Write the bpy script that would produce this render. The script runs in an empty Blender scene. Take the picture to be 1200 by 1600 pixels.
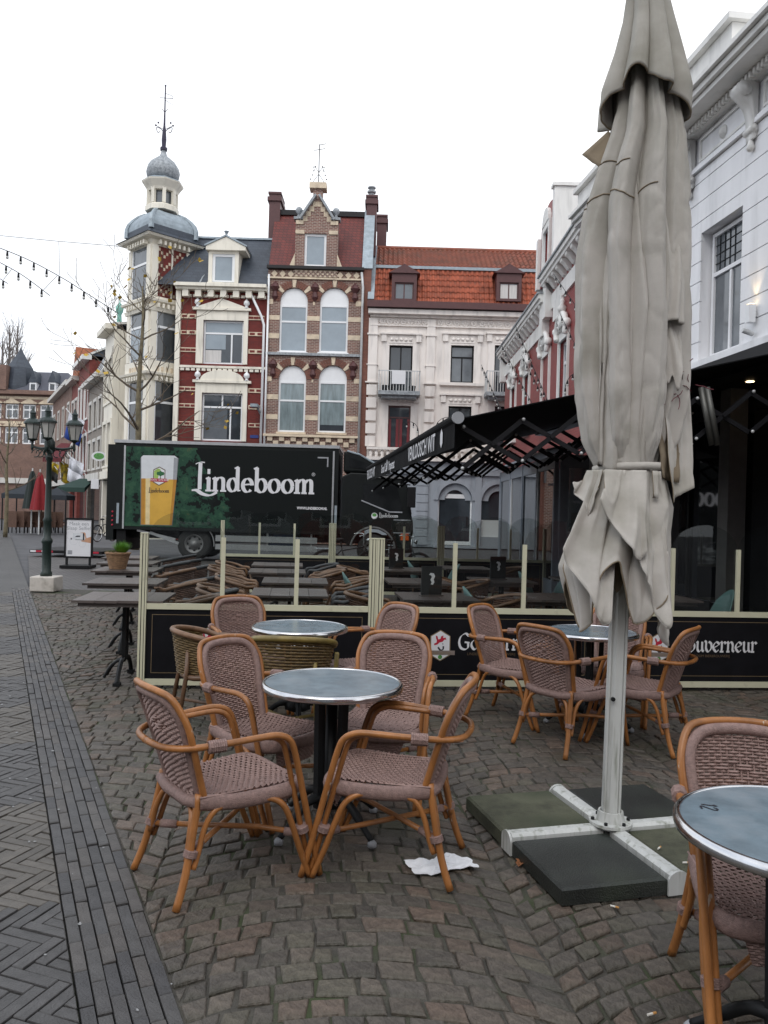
import bpy, math, random
from mathutils import Vector, Matrix, noise as mnoise
random.seed(7)
SC = bpy.context.scene
COL = SC.collection
PI = math.pi
# ------------------------------------------------------------------ camera
F, EYE, ROLL = 1250.0, 1.6, math.radians(1.6)      # focal length in px of the 1200x1600 photo
cam_d = bpy.data.cameras.new('camera')
cam_d.sensor_fit = 'VERTICAL'; cam_d.sensor_height = 36.0; cam_d.lens = F / 1600 * 36.0
cam_d.clip_start = 0.05; cam_d.clip_end = 600
cam = bpy.data.objects.new('camera', cam_d); COL.objects.link(cam)
cam.matrix_world = Matrix.Translation((0, 0, EYE)) @ Matrix.Rotation(PI/2, 4, 'X') @ Matrix.Rotation(ROLL, 4, 'Z')
SC.camera = cam
# ------------------------------------------------------------------ sky, sun, exposure (overcast)
W = bpy.data.worlds.new('World'); SC.world = W; W.use_nodes = True
wt = W.node_tree; wt.nodes.clear()
wo = wt.nodes.new('ShaderNodeOutputWorld'); wb = wt.nodes.new('ShaderNodeBackground')
sky = wt.nodes.new('ShaderNodeTexSky'); sky.sky_type = 'NISHITA'; sky.sun_disc = False
SUN_EL, SUN_AZ = math.radians(50), math.radians(200)
sky.sun_elevation = SUN_EL; sky.sun_rotation = SUN_AZ; sky.air_density = 1.0; sky.dust_density = 4.0
wtc = wt.nodes.new('ShaderNodeTexCoord'); wn = wt.nodes.new('ShaderNodeTexNoise')
wn.inputs['Scale'].default_value = 1.3; wn.inputs['Detail'].default_value = 4
wr = wt.nodes.new('ShaderNodeValToRGB')
wr.color_ramp.elements[0].position = 0.3; wr.color_ramp.elements[0].color = (0.66, 0.73, 0.84, 1)
wr.color_ramp.elements[1].position = 0.7; wr.color_ramp.elements[1].color = (1, 1, 1, 1)
wm = wt.nodes.new('ShaderNodeMix'); wm.data_type = 'RGBA'; wm.blend_type = 'MULTIPLY'; wm.inputs[0].default_value = 1.0
wm.inputs[6].default_value = (11.6, 11.6, 11.6, 1)
wx = wt.nodes.new('ShaderNodeMix'); wx.data_type = 'RGBA'; wx.inputs[0].default_value = 0.88
wb.inputs['Strength'].default_value = 0.115
L = wt.links.new
L(wtc.outputs['Generated'], wn.inputs['Vector']); L(wn.outputs['Fac'], wr.inputs['Fac'])
L(wr.outputs['Color'], wm.inputs[7]); L(sky.outputs['Color'], wx.inputs[6]); L(wm.outputs[2], wx.inputs[7])
L(wx.outputs[2], wb.inputs['Color']); L(wb.outputs['Background'], wo.inputs['Surface'])
sun_d = bpy.data.lights.new('sun', 'SUN'); sun_d.energy = 0.8; sun_d.angle = math.radians(35); sun_d.color = (1, 0.97, 0.93)
sun = bpy.data.objects.new('sun', sun_d); COL.objects.link(sun)
sd = Vector((math.sin(SUN_AZ) * math.cos(SUN_EL), math.cos(SUN_AZ) * math.cos(SUN_EL), math.sin(SUN_EL)))
sun.rotation_euler = sd.to_track_quat('Z', 'Y').to_euler()
vs = SC.view_settings
vs.view_transform = 'Standard'; vs.look = 'None'; vs.exposure = 0.24; vs.gamma = 1.0; vs.use_curve_mapping = False
SC.render.engine = 'CYCLES'
SC.cycles.max_bounces = 6; SC.cycles.transparent_max_bounces = 16; SC.cycles.caustics_reflective = False
SC.cycles.use_denoising = True
# ------------------------------------------------------------------ helpers
CR, SR = math.cos(ROLL), math.sin(ROLL)
def unroll(x, y):
    u, v = x - 600.0, 800.0 - y
    return u * CR - v * SR, u * SR + v * CR
def at(x, y, Y):                         # photo pixel at depth Y -> world point
    a, b = unroll(x, y); return Vector((a * Y / F, Y, EYE + b * Y / F))
def gp(x, y, z=0.0):                     # photo pixel on the level z -> world point
    a, b = unroll(x, y); Y = (z - EYE) * F / b; return Vector((a * Y / F, Y, z))

class MB:
    def __init__(s): s.v = []; s.f = []; s.m = []
    def add(s, vs_, fs, mi=0):
        o = len(s.v); s.v += [tuple(p) for p in vs_]
        for f in fs: s.f.append([i + o for i in f]); s.m.append(mi)
        return s
    def bx(s, x0, x1, y0, y1, z0, z1, mi=0, M=None):
        p = [(x0,y0,z0),(x1,y0,z0),(x1,y1,z0),(x0,y1,z0),(x0,y0,z1),(x1,y0,z1),(x1,y1,z1),(x0,y1,z1)]
        if M is not None: p = [M @ Vector(q) for q in p]
        return s.add(p, [(0,3,2,1),(4,5,6,7),(0,1,5,4),(1,2,6,5),(2,3,7,6),(3,0,4,7)], mi)
    def bar(s, a, b, w, h=None, up=(0,0,1), mi=0):      # rectangular bar from a to b
        a, b = Vector(a), Vector(b); h = w if h is None else h
        d = (b - a).normalized(); u = Vector(up)
        if abs(d.dot(u)) > .98: u = Vector((0, 1, 0))
        n = d.cross(u).normalized(); u = n.cross(d).normalized()
        n *= w / 2; u *= h / 2
        p = [a-n-u, a+n-u, a+n+u, a-n+u, b-n-u, b+n-u, b+n+u, b-n+u]
        return s.add(p, [(0,1,2,3),(7,6,5,4),(0,4,5,1),(1,5,6,2),(2,6,7,3),(3,7,4,0)], mi)
    def tube(s, pts, r, n=8, closed=False, caps=True, mi=0):
        pts = [Vector(p) for p in pts]; N = len(pts)
        rs = r if isinstance(r, (list, tuple)) else [r] * N
        tg = []
        for i in range(N):
            a = pts[(i - 1) % N] if (closed or i > 0) else pts[i]
            b = pts[(i + 1) % N] if (closed or i < N - 1) else pts[i]
            t = (b - a); tg.append(t.normalized() if t.length > 1e-9 else Vector((0, 0, 1)))
        u = Vector((0, 0, 1))
        if abs(tg[0].dot(u)) > .9: u = Vector((1, 0, 0))
        nrm = (u - tg[0] * u.dot(tg[0])).normalized(); vs_ = []
        for i in range(N):
            nrm = nrm - tg[i] * nrm.dot(tg[i])
            nrm = nrm.normalized() if nrm.length > 1e-6 else tg[i].orthogonal().normalized()
            bn = tg[i].cross(nrm)
            for k in range(n):
                t = 2 * PI * k / n
                vs_.append(pts[i] + (nrm * math.cos(t) + bn * math.sin(t)) * rs[i])
        fs = []
        for i in range(N if closed else N - 1):
            j = (i + 1) % N
            for k in range(n):
                l = (k + 1) % n; fs.append((i*n+k, i*n+l, j*n+l, j*n+k))
        if caps and not closed:
            fs.append(tuple(range(n - 1, -1, -1))); fs.append(tuple(range((N-1)*n, N*n)))
        return s.add(vs_, fs, mi)
    def lathe(s, prof, n=16, c=(0,0,0), a0=0.0, mi=0, caps=True, M=None):
        vs_ = []
        for (r, z) in prof:
            for k in range(n):
                t = a0 + 2 * PI * k / n
                p = Vector((c[0] + r * math.cos(t), c[1] + r * math.sin(t), c[2] + z))
                vs_.append(M @ p if M is not None else p)
        fs = []
        for i in range(len(prof) - 1):
            for k in range(n):
                l = (k + 1) % n; fs.append((i*n+k, i*n+l, (i+1)*n+l, (i+1)*n+k))
        if caps:
            fs.append(tuple(range(n - 1, -1, -1))); m = (len(prof) - 1) * n; fs.append(tuple(range(m, m + n)))
        return s.add(vs_, fs, mi)
    def prism(s, poly, y0, y1, ax='y', mi=0):            # polygon in (x,z) for ax y, (y,z) for ax x, (x,y) for ax z
        def mp(p, d): return (p[0], d, p[1]) if ax == 'y' else ((d, p[0], p[1]) if ax == 'x' else (p[0], p[1], d))
        n = len(poly); vs_ = [mp(p, y0) for p in poly] + [mp(p, y1) for p in poly]
        fs = [tuple(range(n)), tuple(range(2*n - 1, n - 1, -1))]
        for i in range(n):
            j = (i + 1) % n; fs.append((i, n + i, n + j, j))
        return s.add(vs_, fs, mi)
    def ball(s, c, r, n=8, mi=0, sz=1.0):
        m = max(4, n // 2 + 1)
        prof = [(max(1e-4, r * math.sin(PI * i / m)), -r * sz * math.cos(PI * i / m)) for i in range(m + 1)]
        return s.lathe(prof, n, c, mi=mi)
    def grid(s, P, nu, nv, cu=False, mi=0):              # P(i,j) -> point; cu: closed in u
        vs_ = [P(i, j) for j in range(nv) for i in range(nu)]
        fs = []
        for j in range(nv - 1):
            for i in range(nu if cu else nu - 1):
                k = (i + 1) % nu; fs.append((j*nu+i, j*nu+k, (j+1)*nu+k, (j+1)*nu+i))
        return s.add(vs_, fs, mi)
    def mesh(s, name, mats, smooth=False):
        me = bpy.data.meshes.new(name); me.from_pydata(s.v, [], s.f)
        for m in (mats if isinstance(mats, (list, tuple)) else [mats]): me.materials.append(m)
        if isinstance(mats, (list, tuple)): me.polygons.foreach_set('material_index', s.m)
        if smooth: me.polygons.foreach_set('use_smooth', [True] * len(me.polygons))
        me.update(); return me
    def build(s, name, mats, parent=None, smooth=False, loc=None, rotz=0):
        return ob(name, s.mesh(name, mats, smooth), parent, loc, rotz)

def ob(name, me, parent=None, loc=None, rotz=0):
    o = bpy.data.objects.new(name, me); COL.objects.link(o)
    if parent is not None: o.parent = parent
    if loc is not None: o.location = loc
    if rotz: o.rotation_euler = (0, 0, rotz)
    return o
def tag(o, label=None, cat=None, group=None, kind=None):
    if label: o['label'] = label
    if cat: o['category'] = cat
    if group: o['group'] = group
    if kind: o['kind'] = kind
    return o
def thing(name, label, cat, loc=(0,0,0), rotz=0.0, group=None):
    o = bpy.data.objects.new(name, None); COL.objects.link(o); o.empty_display_size = .2
    o.location = loc; o.rotation_euler = (0, 0, rotz)
    return tag(o, label, cat, group)
def copy_tree(o, parent=None):
    c = o.copy(); COL.objects.link(c); c.parent = parent
    for ch in o.children: copy_tree(ch, c)
    return c
def dup(root, loc, rotz, label, group=None):
    c = copy_tree(root); c.location = loc; c.rotation_euler = (0, 0, rotz); c['label'] = label
    if group: c['group'] = group
    return c
def smooth_path(pts, k=4, closed=False):                # Catmull-Rom
    pts = [Vector(p) for p in pts]; n = len(pts); out = []
    for i in range(n if closed else n - 1):
        g = (lambda q: pts[q % n]) if closed else (lambda q: pts[min(max(q, 0), n - 1)])
        p0, p1, p2, p3 = g(i-1), g(i), g(i+1), g(i+2)
        for j in range(k):
            t = j / k
            out.append(0.5 * ((2*p1) + (p2-p0)*t + (2*p0-5*p1+4*p2-p3)*t*t + (3*p1-p0-3*p2+p3)*t*t*t))
    if not closed: out.append(pts[-1])
    return out
def interp(tab, x):
    if x <= tab[0][0]: return tab[0][1:]
    for a, b in zip(tab, tab[1:]):
        if x <= b[0]:
            t = (x - a[0]) / (b[0] - a[0]); return tuple(p + (q - p) * t for p, q in zip(a[1:], b[1:]))
    return tab[-1][1:]
# ------------------------------------------------------------------ materials
def _new(name):
    m = bpy.data.materials.new(name); m.use_nodes = True; nt = m.node_tree
    return m, nt, nt.nodes['Principled BSDF'], nt.links.new
def pm(name, col, rough=.6, metal=0.0, var=.12, scale=6.0, bump=0.0, bscale=80.0, col2=None, spec=None, stretch=None, objvar=0.0, dirt=None, tint=False, coat=0):
    m, nt, b, lk = _new(name); N = nt.nodes.new
    b.inputs['Roughness'].default_value = rough; b.inputs['Metallic'].default_value = metal
    if spec is not None: b.inputs['Specular IOR Level'].default_value = spec
    if coat: b.inputs['Coat Weight'].default_value = coat
    tc = N('ShaderNodeTexCoord'); mp = N('ShaderNodeMapping'); lk(tc.outputs['Object'], mp.inputs['Vector'])
    if stretch: mp.inputs['Scale'].default_value = stretch
    n1 = N('ShaderNodeTexNoise'); n1.inputs['Scale'].default_value = scale; n1.inputs['Detail'].default_value = 6; n1.inputs['Roughness'].default_value = .65
    lk(mp.outputs['Vector'], n1.inputs['Vector'])
    r = N('ShaderNodeValToRGB'); e = r.color_ramp.elements
    c2 = col2 if col2 else tuple(min(1, c * (1 + var)) for c in col); c1 = col if col2 else tuple(c * (1 - var) for c in col)
    e[0].position = .32; e[0].color = (*c1, 1); e[1].position = .68; e[1].color = (*c2, 1)
    lk(n1.outputs['Fac'], r.inputs['Fac']); out = r.outputs['Color']
    if tint:
        at_ = N('ShaderNodeAttribute'); at_.attribute_name = 'tint'
        mx = N('ShaderNodeMix'); mx.data_type = 'RGBA'; mx.blend_type = 'MULTIPLY'; mx.inputs[0].default_value = 1
        lk(out, mx.inputs[6]); lk(at_.outputs['Color'], mx.inputs[7]); out = mx.outputs[2]
    if objvar:
        oi = N('ShaderNodeObjectInfo'); ma = N('ShaderNodeMapRange'); ma.inputs[3].default_value = 1 - objvar; ma.inputs[4].default_value = 1 + objvar
        lk(oi.outputs['Random'], ma.inputs[0])
        mx = N('ShaderNodeMix'); mx.data_type = 'RGBA'; mx.blend_type = 'MULTIPLY'; mx.inputs[0].default_value = 1
        lk(out, mx.inputs[6]); lk(ma.outputs[0], mx.inputs[7]); out = mx.outputs[2]
    if dirt:                                            # (colour, scale, lo, hi)
        n3 = N('ShaderNodeTexNoise'); n3.inputs['Scale'].default_value = dirt[1]; n3.inputs['Detail'].default_value = 8
        lk(mp.outputs['Vector'], n3.inputs['Vector'])
        mr = N('ShaderNodeMapRange'); mr.inputs[1].default_value = dirt[2]; mr.inputs[2].default_value = dirt[3]; mr.clamp = True
        lk(n3.outputs['Fac'], mr.inputs[0])
        mx = N('ShaderNodeMix'); mx.data_type = 'RGBA'; lk(mr.outputs[0], mx.inputs[0]); lk(out, mx.inputs[6]); mx.inputs[7].default_value = (*dirt[0], 1)
        out = mx.outputs[2]
    lk(out, b.inputs['Base Color'])
    if bump:
        n2 = N('ShaderNodeTexNoise'); n2.inputs['Scale'].default_value = bscale; n2.inputs['Detail'].default_value = 5
        lk(mp.outputs['Vector'], n2.inputs['Vector'])
        bp = N('ShaderNodeBump'); bp.inputs['Strength'].default_value = bump; bp.inputs['Distance'].default_value = .01
        lk(n2.outputs['Fac'], bp.inputs['Height']); lk(bp.outputs['Normal'], b.inputs['Normal'])
    return m
def brickm(name, c1, c2, mortar, bw=.22, bh=.07, ms=.012, rough=.8, offset=.5, bump=.5, xy=False):
    m, nt, b, lk = _new(name); N = nt.nodes.new
    b.inputs['Roughness'].default_value = rough
    tc = N('ShaderNodeTexCoord'); sp = N('ShaderNodeSeparateXYZ'); cb = N('ShaderNodeCombineXYZ'); ad = N('ShaderNodeMath'); ad.operation = 'ADD'
    lk(tc.outputs['Object'], sp.inputs[0]); lk(sp.outputs[0], ad.inputs[0])
    if xy: ad.inputs[1].default_value = 0; lk(sp.outputs[1], cb.inputs[1])
    else: lk(sp.outputs[1], ad.inputs[1]); lk(sp.outputs[2], cb.inputs[1])
    lk(ad.outputs[0], cb.inputs[0])
    br = N('ShaderNodeTexBrick'); br.offset = offset
    for k, v in (('Color1', (*c1, 1)), ('Color2', (*c2, 1)), ('Mortar', (*mortar, 1)), ('Scale', 1.0), ('Mortar Size', ms), ('Mortar Smooth', .2), ('Bias', 0.0), ('Brick Width', bw), ('Row Height', bh)):
        br.inputs[k].default_value = v
    lk(cb.outputs[0], br.inputs['Vector'])
    n1 = N('ShaderNodeTexNoise'); n1.inputs['Scale'].default_value = .9; n1.inputs['Detail'].default_value = 8; n1.inputs['Roughness'].default_value = .7; lk(tc.outputs['Object'], n1.inputs['Vector'])
    mr = N('ShaderNodeMapRange'); mr.inputs[1].default_value = .3; mr.inputs[2].default_value = .7; mr.inputs[3].default_value = .72; mr.inputs[4].default_value = 1.2; lk(n1.outputs['Fac'], mr.inputs[0])
    mx = N('ShaderNodeMix'); mx.data_type = 'RGBA'; mx.blend_type = 'MULTIPLY'; mx.inputs[0].default_value = 1
    lk(br.outputs['Color'], mx.inputs[6]); lk(mr.outputs[0], mx.inputs[7]); lk(mx.outputs[2], b.inputs['Base Color'])
    if bump:
        bp = N('ShaderNodeBump'); bp.invert = True; bp.inputs['Strength'].default_value = bump; bp.inputs['Distance'].default_value = .01
        lk(br.outputs['Fac'], bp.inputs['Height']); lk(bp.outputs['Normal'], b.inputs['Normal'])
    return m
def paintm(name, col, rough=.55):                        # weathered facade paint with faint streaks running down
    return pm(name, col, rough, var=.07, scale=1.2, bump=.15, bscale=30, stretch=(1.8, 1.8, .28), dirt=(tuple(c * .62 for c in col), 2.2, .52, .85))
def glassm(name, tint=(.93, .95, .94), refl=1.0):
    m = bpy.data.materials.new(name); m.use_nodes = True; nt = m.node_tree; nt.nodes.clear(); N = nt.nodes.new; lk = nt.links.new
    o = N('ShaderNodeOutputMaterial'); t = N('ShaderNodeBsdfTransparent'); g = N('ShaderNodeBsdfGlossy'); f = N('ShaderNodeFresnel'); mx = N('ShaderNodeMixShader')
    t.inputs[0].default_value = (*tint, 1); g.inputs['Roughness'].default_value = .015; f.inputs['IOR'].default_value = 1.5
    ml = N('ShaderNodeMath'); ml.operation = 'MULTIPLY'; ml.inputs[1].default_value = refl
    lk(f.outputs[0], ml.inputs[0]); lk(ml.outputs[0], mx.inputs[0]); lk(t.outputs[0], mx.inputs[1]); lk(g.outputs[0], mx.inputs[2]); lk(mx.outputs[0], o.inputs['Surface'])
    return m
def emitm(name, col, s):
    m, nt, b, lk = _new(name); b.inputs['Base Color'].default_value = (*col, 1)
    b.inputs['Emission Color'].default_value = (*col, 1); b.inputs['Emission Strength'].default_value = s
    return m
M = {}
M['cream'] = paintm('cream_paint', (.80, .755, .65)); M['white'] = paintm('white_paint', (.80, .79, .76)); M['stucco'] = paintm('stucco', (.79, .735, .69))
M['shopwhite'] = paintm('shop_white', (.84, .84, .855), .45); M['grey_stucco'] = paintm('grey_stucco', (.33, .36, .40)); M['upvc'] = pm('white_window_frame', (.82, .83, .84), .35, var=.03)
M['red_brick'] = brickm('red_brick', (.19, .026, .019), (.14, .022, .018), (.10, .03, .026), .21, .062, .005)
M['brown_brick'] = brickm('brown_brick', (.24, .115, .085), (.145, .068, .055), (.40, .33, .28), .22, .075, .013)
M['rust_brick'] = brickm('rust_brick', (.22, .085, .055), (.17, .065, .045), (.19, .10, .08), .22, .07, .008)
M['far_brick'] = brickm('far_brick', (.23, .125, .09), (.17, .09, .07), (.24, .18, .15), .22, .07, .01)
M['rose_brick'] = brickm('painted_red_brick', (.30, .055, .05), (.25, .045, .042), (.17, .04, .038), .21, .075, .009, rough=.5, bump=.8)
M['band'] = pm('sandstone_band', (.66, .55, .41), .8, var=.16, scale=3, dirt=((.42, .34, .26), 2.5, .52, .75))
M['slate'] = brickm('slate_roof', (.055, .068, .088), (.04, .05, .068), (.025, .03, .04), .3, .16, .006, rough=.55)
M['lead'] = pm('lead_sheet', (.30, .35, .385), .5, metal=.25, var=.22, scale=4, bump=.3, bscale=6)
M['lead2'] = pm('weathered_lead', (.16, .175, .19), .6, var=.2, scale=9, col2=(.42, .45, .47), bump=.4, bscale=8)
M['redtile'] = brickm('red_roof_tile', (.17, .028, .02), (.115, .02, .016), (.05, .012, .01), .2, .16, .012, rough=.6)
M['pantile'] = pm('orange_pantile', (.31, .078, .038), .75, var=.4, scale=2.2, bump=.2, objvar=0, dirt=((.12, .05, .035), 1.3, .55, .8))
M['pantile2'] = pm('brown_pantile', (.27, .085, .05), .75, var=.3, scale=2.2, bump=.2, dirt=((.13, .075, .055), 1.3, .5, .8))
M['plum'] = pm('plum_paint', (.085, .03, .03), .5); M['dark_ridge'] = pm('bitumen', (.016, .015, .016), .7)
M['copper'] = pm('verdigris', (.22, .48, .40), .7, var=.2)
M['pane'] = pm('window_pane', (.035, .042, .05), .04, var=.25, scale=.8, spec=.9); M['pane_sky'] = pm('curtained_sky_pane', (.27, .32, .36), .06, var=.12, scale=.9, spec=.8)  # pane_sky: curtains plus sky reflection painted into the pale base
M['pane_net'] = pm('net_curtain_pane', (.20, .25, .26), .06, var=.3, scale=2.5, spec=.8, stretch=(3, 1, .4)); M['curtain'] = pm('curtain', (.6, .58, .56), .9, stretch=(8, 1, .2), var=.2)
M['pane_dusk'] = pm('shaded_pane', (.13, .145, .16), .05, var=.25, scale=.9, spec=.8)
M['iron'] = pm('black_iron', (.012, .013, .014), .5, var=.2, bump=.1, spec=.25); M['green_iron'] = pm('dark_green_iron', (.010, .022, .018), .4, var=.2, bump=.15, bscale=40)
M['black'] = pm('black_plastic', (.009, .009, .010), .55, spec=.2); M['zinc_pipe'] = pm('zinc_pipe', (.55, .56, .56), .5, metal=.2)
M['asphalt'] = pm('asphalt', (.085, .085, .09), .85, var=.25, scale=1.5, bump=.3, bscale=120)
M['screen_alu'] = pm('cream_aluminium', (.60, .585, .43), .4, var=.05, scale=3, dirt=((.42, .40, .29), 9, .62, .8)); M['screen_black'] = pm('black_panel', (.006, .006, .008), .5, var=.3, spec=.2)
M['gold'] = pm('gold_line', (.22, .16, .09), .5); M['print_white'] = pm('white_print', (.70, .70, .72), .5, var=.03); M['glass'] = glassm('screen_glass', (.86, .88, .87), .62)
M['print_red'] = pm('red_print', (.42, .015, .04), .5); M['print_green'] = pm('green_print', (.08, .26, .06), .5, var=.5, scale=12); M['print_black'] = pm('black_print', (.012, .012, .02), .5)
M['print_grey'] = pm('grey_print', (.30, .31, .33), .5); M['print_dim'] = pm('bronze_print', (.12, .08, .045), .5)
# ================================================================== GROUND
M['cobble'] = pm('damp_cobble', (.084, .073, .061), .6, var=.40, scale=24, bump=.8, bscale=75, tint=True, dirt=((.050, .052, .030), 1.9, .52, .76))
M['clinker'] = pm('clinker_brick', (.064, .062, .061), .55, var=.25, scale=14, bump=.45, bscale=120, tint=True)
M['bed'] = pm('joint_sand_and_moss', (.056, .051, .042), .9, var=.35, scale=18, dirt=((.038, .050, .018), 2.6, .48, .66), bump=.6, bscale=120)
M['gum'] = pm('chewing_gum_and_paint_spot', (.27, .27, .27), .8, var=.3, scale=40)
def cobble_sheet(name, c1, c2, mor, bw, bh): return brickm(name, c1, c2, mor, bw, bh, .012, rough=.6, bump=.9, xy=True)
M['far_cobble'] = cobble_sheet('cobbles_far', (.115, .105, .10), (.075, .068, .066), (.03, .028, .025), .13, .105)
M['far_walk'] = cobble_sheet('clinkers_far', (.10, .094, .086), (.07, .067, .065), (.03, .03, .03), .21, .06)
g = MB(); g.add([(-300,-60,-.06),(300,-60,-.06),(300,400,-.06),(-300,400,-.06)], [(0,1,2,3)])
tag(g.build('ground', M['asphalt']), kind='structure')
SD = Vector((-.4347, .9006, 0)); SN = Vector((.9006, .4347, 0)); S0 = gp(289, 1600)
def st(t, n, z=0): p = S0 + SD * t + SN * n; return Vector((p.x, p.y, z))
def nst(p): d = Vector((p[0], p[1], 0)) - S0; return d.dot(SD), d.dot(SN)
E1 = Vector((.9942, .1080, 0)); E2 = Vector((-.1080, .9942, 0))
def sheet(name, corners, z, mat, local=None):
    b_ = MB(); b_.add([(p[0], p[1], z) for p in corners], [tuple(range(len(corners)))]); return tag(b_.build(name, mat), kind='structure')
def in_view(c):
    if c.y < .5: return None
    a, b = c.x / c.y * F, (c.z - EYE) / c.y * F
    u, v = a * CR + b * SR, -a * SR + b * CR
    if abs(u) > 610 or v < -810: return None
    return c.y
def clip(poly, lim, keep_above):           # cut a stone at the line n = lim
    out = []; N = len(poly)
    for i in range(N):
        p, q_ = poly[i], poly[(i + 1) % N]; a, b = nst(p)[1] - lim, nst(q_)[1] - lim
        if not keep_above: a, b = -a, -b
        if a >= 0: out.append(p)
        if (a >= 0) != (b >= 0): out.append(p + (q_ - p) * (a / (a - b)))
    return out
def stone_mesh(top, zt, depth, bev, drop, jit=0.0):
    """top: corners (world xy); returns verts, faces with two bevel rings"""
    n = len(top); c = sum((Vector((p[0], p[1], 0)) for p in top), Vector()) / n; vs_ = []
    for ins, z in ((0, zt - depth), (0, zt - drop), (bev * .45, zt - drop * .3), (bev, zt)):
        for i, p in enumerate(top):
            q = Vector((p[0], p[1], 0)); d = c - q; q = q + d.normalized() * min(ins * 1.35, d.length * .45)
            vs_.append((q.x, q.y, z + (jit * (((i * 7919 + int(c.x * 997)) % 11) / 11 - .5) if z > zt - depth * .9 else 0)))
    fs = []
    for r in range(3):
        for i in range(n):
            j = (i + 1) % n; fs.append((r*n+i, r*n+j, r*n+n+j, r*n+n+i))
    fs.append(tuple(range(3*n, 4*n))); return vs_, fs, c
def lay(stones, name, plural, mat, parent, limit=300):
    """stones: (top4, zt, depth, bev, drop, jit, tint). The nearest in view become objects, the rest one mesh"""
    items = []
    for s in stones:
        vs_, fs, c = stone_mesh(*s[:6]); items.append((in_view(c) or 1e9, vs_, fs, c, s[6]))
    items.sort(key=lambda q: q[0])
    def fin(me, tints):
        ca = me.color_attributes.new('tint', 'FLOAT_COLOR', 'POINT'); ca.data.foreach_set('color', tints)
    for d, vs_, fs, c, tn in items[:limit]:
        me = bpy.data.meshes.new(name); me.from_pydata([(x - c.x, y - c.y, z) for x, y, z in vs_], [], fs); me.materials.append(mat)
        fin(me, [k for _ in vs_ for k in (*tn, 1)]); ob(name, me, parent, (c.x, c.y, 0))
    b_ = MB(); tl = []
    for d, vs_, fs, c, tn in items[limit:]:
        b_.add(vs_, fs); tl += [k for _ in vs_ for k in (*tn, 1)]
    me = b_.mesh(plural, mat); fin(me, tl); tag(ob(plural, me, parent), kind='stuff')
rnd = random.Random(3)
# --- terrace cobbles laid in segmental arcs
terr = MB(); terr.add([(*st(-2.2, 0)[:2], -.011), (*st(14.0, 0)[:2], -.011), (7, 13.5, -.011), (7, -.2, -.011)], [(3, 2, 1, 0)])
terr = tag(terr.build('terrace_pavement', M['bed']), kind='structure')
O = Vector((-.12, 2.85, 0)); CWd, RA, PIT = 1.50, 1.28, .102
PHM = math.asin(CWd / 2 / RA); stones = []
TINTS = [(1, .97, .94), (1.06, .98, .94), (.90, .89, .88), (1.2, 1.04, .96), (.98, 1.0, .90), (1.1, 1.05, 1.0), (.86, .86, .86), (1.28, 1.07, .98), (.95, .95, .95), (1.02, .99, .96)]
def cpt(col, ph, j): return O + E1 * (col * CWd + RA * math.sin(ph)) + E2 * (j * PIT + RA * math.cos(ph) - RA)
for col in range(-5, 6):
    for j in range(-22, 116):
        n = 13 if j % 3 else 14
        wd = [rnd.uniform(.70, 1.35) for _ in range(n)]; tot = sum(wd); ph = -PHM
        for w in wd:
            p2 = ph + w / tot * 2 * PHM
            cs = [cpt(col, ph, j), cpt(col, p2, j), cpt(col, p2, j + 1), cpt(col, ph, j + 1)]; ph = p2
            c = sum(cs, Vector()) / 4; t_, n_ = nst(c)
            if n_ < -.05 or c.y < 1.2 or c.y > 14.4 or c.x > 5.6 or t_ > 13.6: continue
            cs2 = []
            for q in cs:
                d = c - q; q = q + d.normalized() * rnd.uniform(.003, .011) + Vector((rnd.uniform(-.008, .008), rnd.uniform(-.008, .008), 0))
                cs2.append(q)
            cs2 = clip(cs2, .008, True)
            if len(cs2) < 3: continue
            tn = rnd.choice(TINTS); k = rnd.uniform(.82, 1.18)
            stones.append((cs2, rnd.uniform(-.006, .004), .045, rnd.uniform(.006, .011), rnd.uniform(.005, .009), .007, tuple(v * k for v in tn)))
lay(stones, 'cobblestone', 'cobblestones', M['cobble'], terr)
# --- strip of clinker bricks
strip = MB(); strip.add([st(-2.2, -.292, -.028), st(-2.2, 0, -.028), st(14.2, 0, -.028), st(14.2, -.292, -.028)], [(0,1,2,3)])
strip = tag(strip.build('gutter_strip', M['bed']), kind='structure'); stones = []
for r in range(6):
    n0 = -.29 + r * .0483; t = -2.0 + rnd.uniform(0, .2)
    while t < 13.9:
        l = rnd.uniform(.19, .212); w = rnd.uniform(-.0012, .0012)
        tn = rnd.choice([(.95, .95, .97), (.75, .75, .78), (1.1, 1.03, .97), (.9, .88, .88), (1.25, 1.18, 1.12), (1.0, .99, .98)])
        cs = [st(t + .003, n0 + .002 + w), st(t + .003, n0 + .0463 + w), st(t + l - .003, n0 + .0463 + w), st(t + l - .003, n0 + .002 + w)]
        stones.append((cs, rnd.uniform(-.006, .004), .05, .005, .005, .004, tn)); t += l
lay(stones, 'clinker', 'clinkers', M['clinker'], strip)
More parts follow.
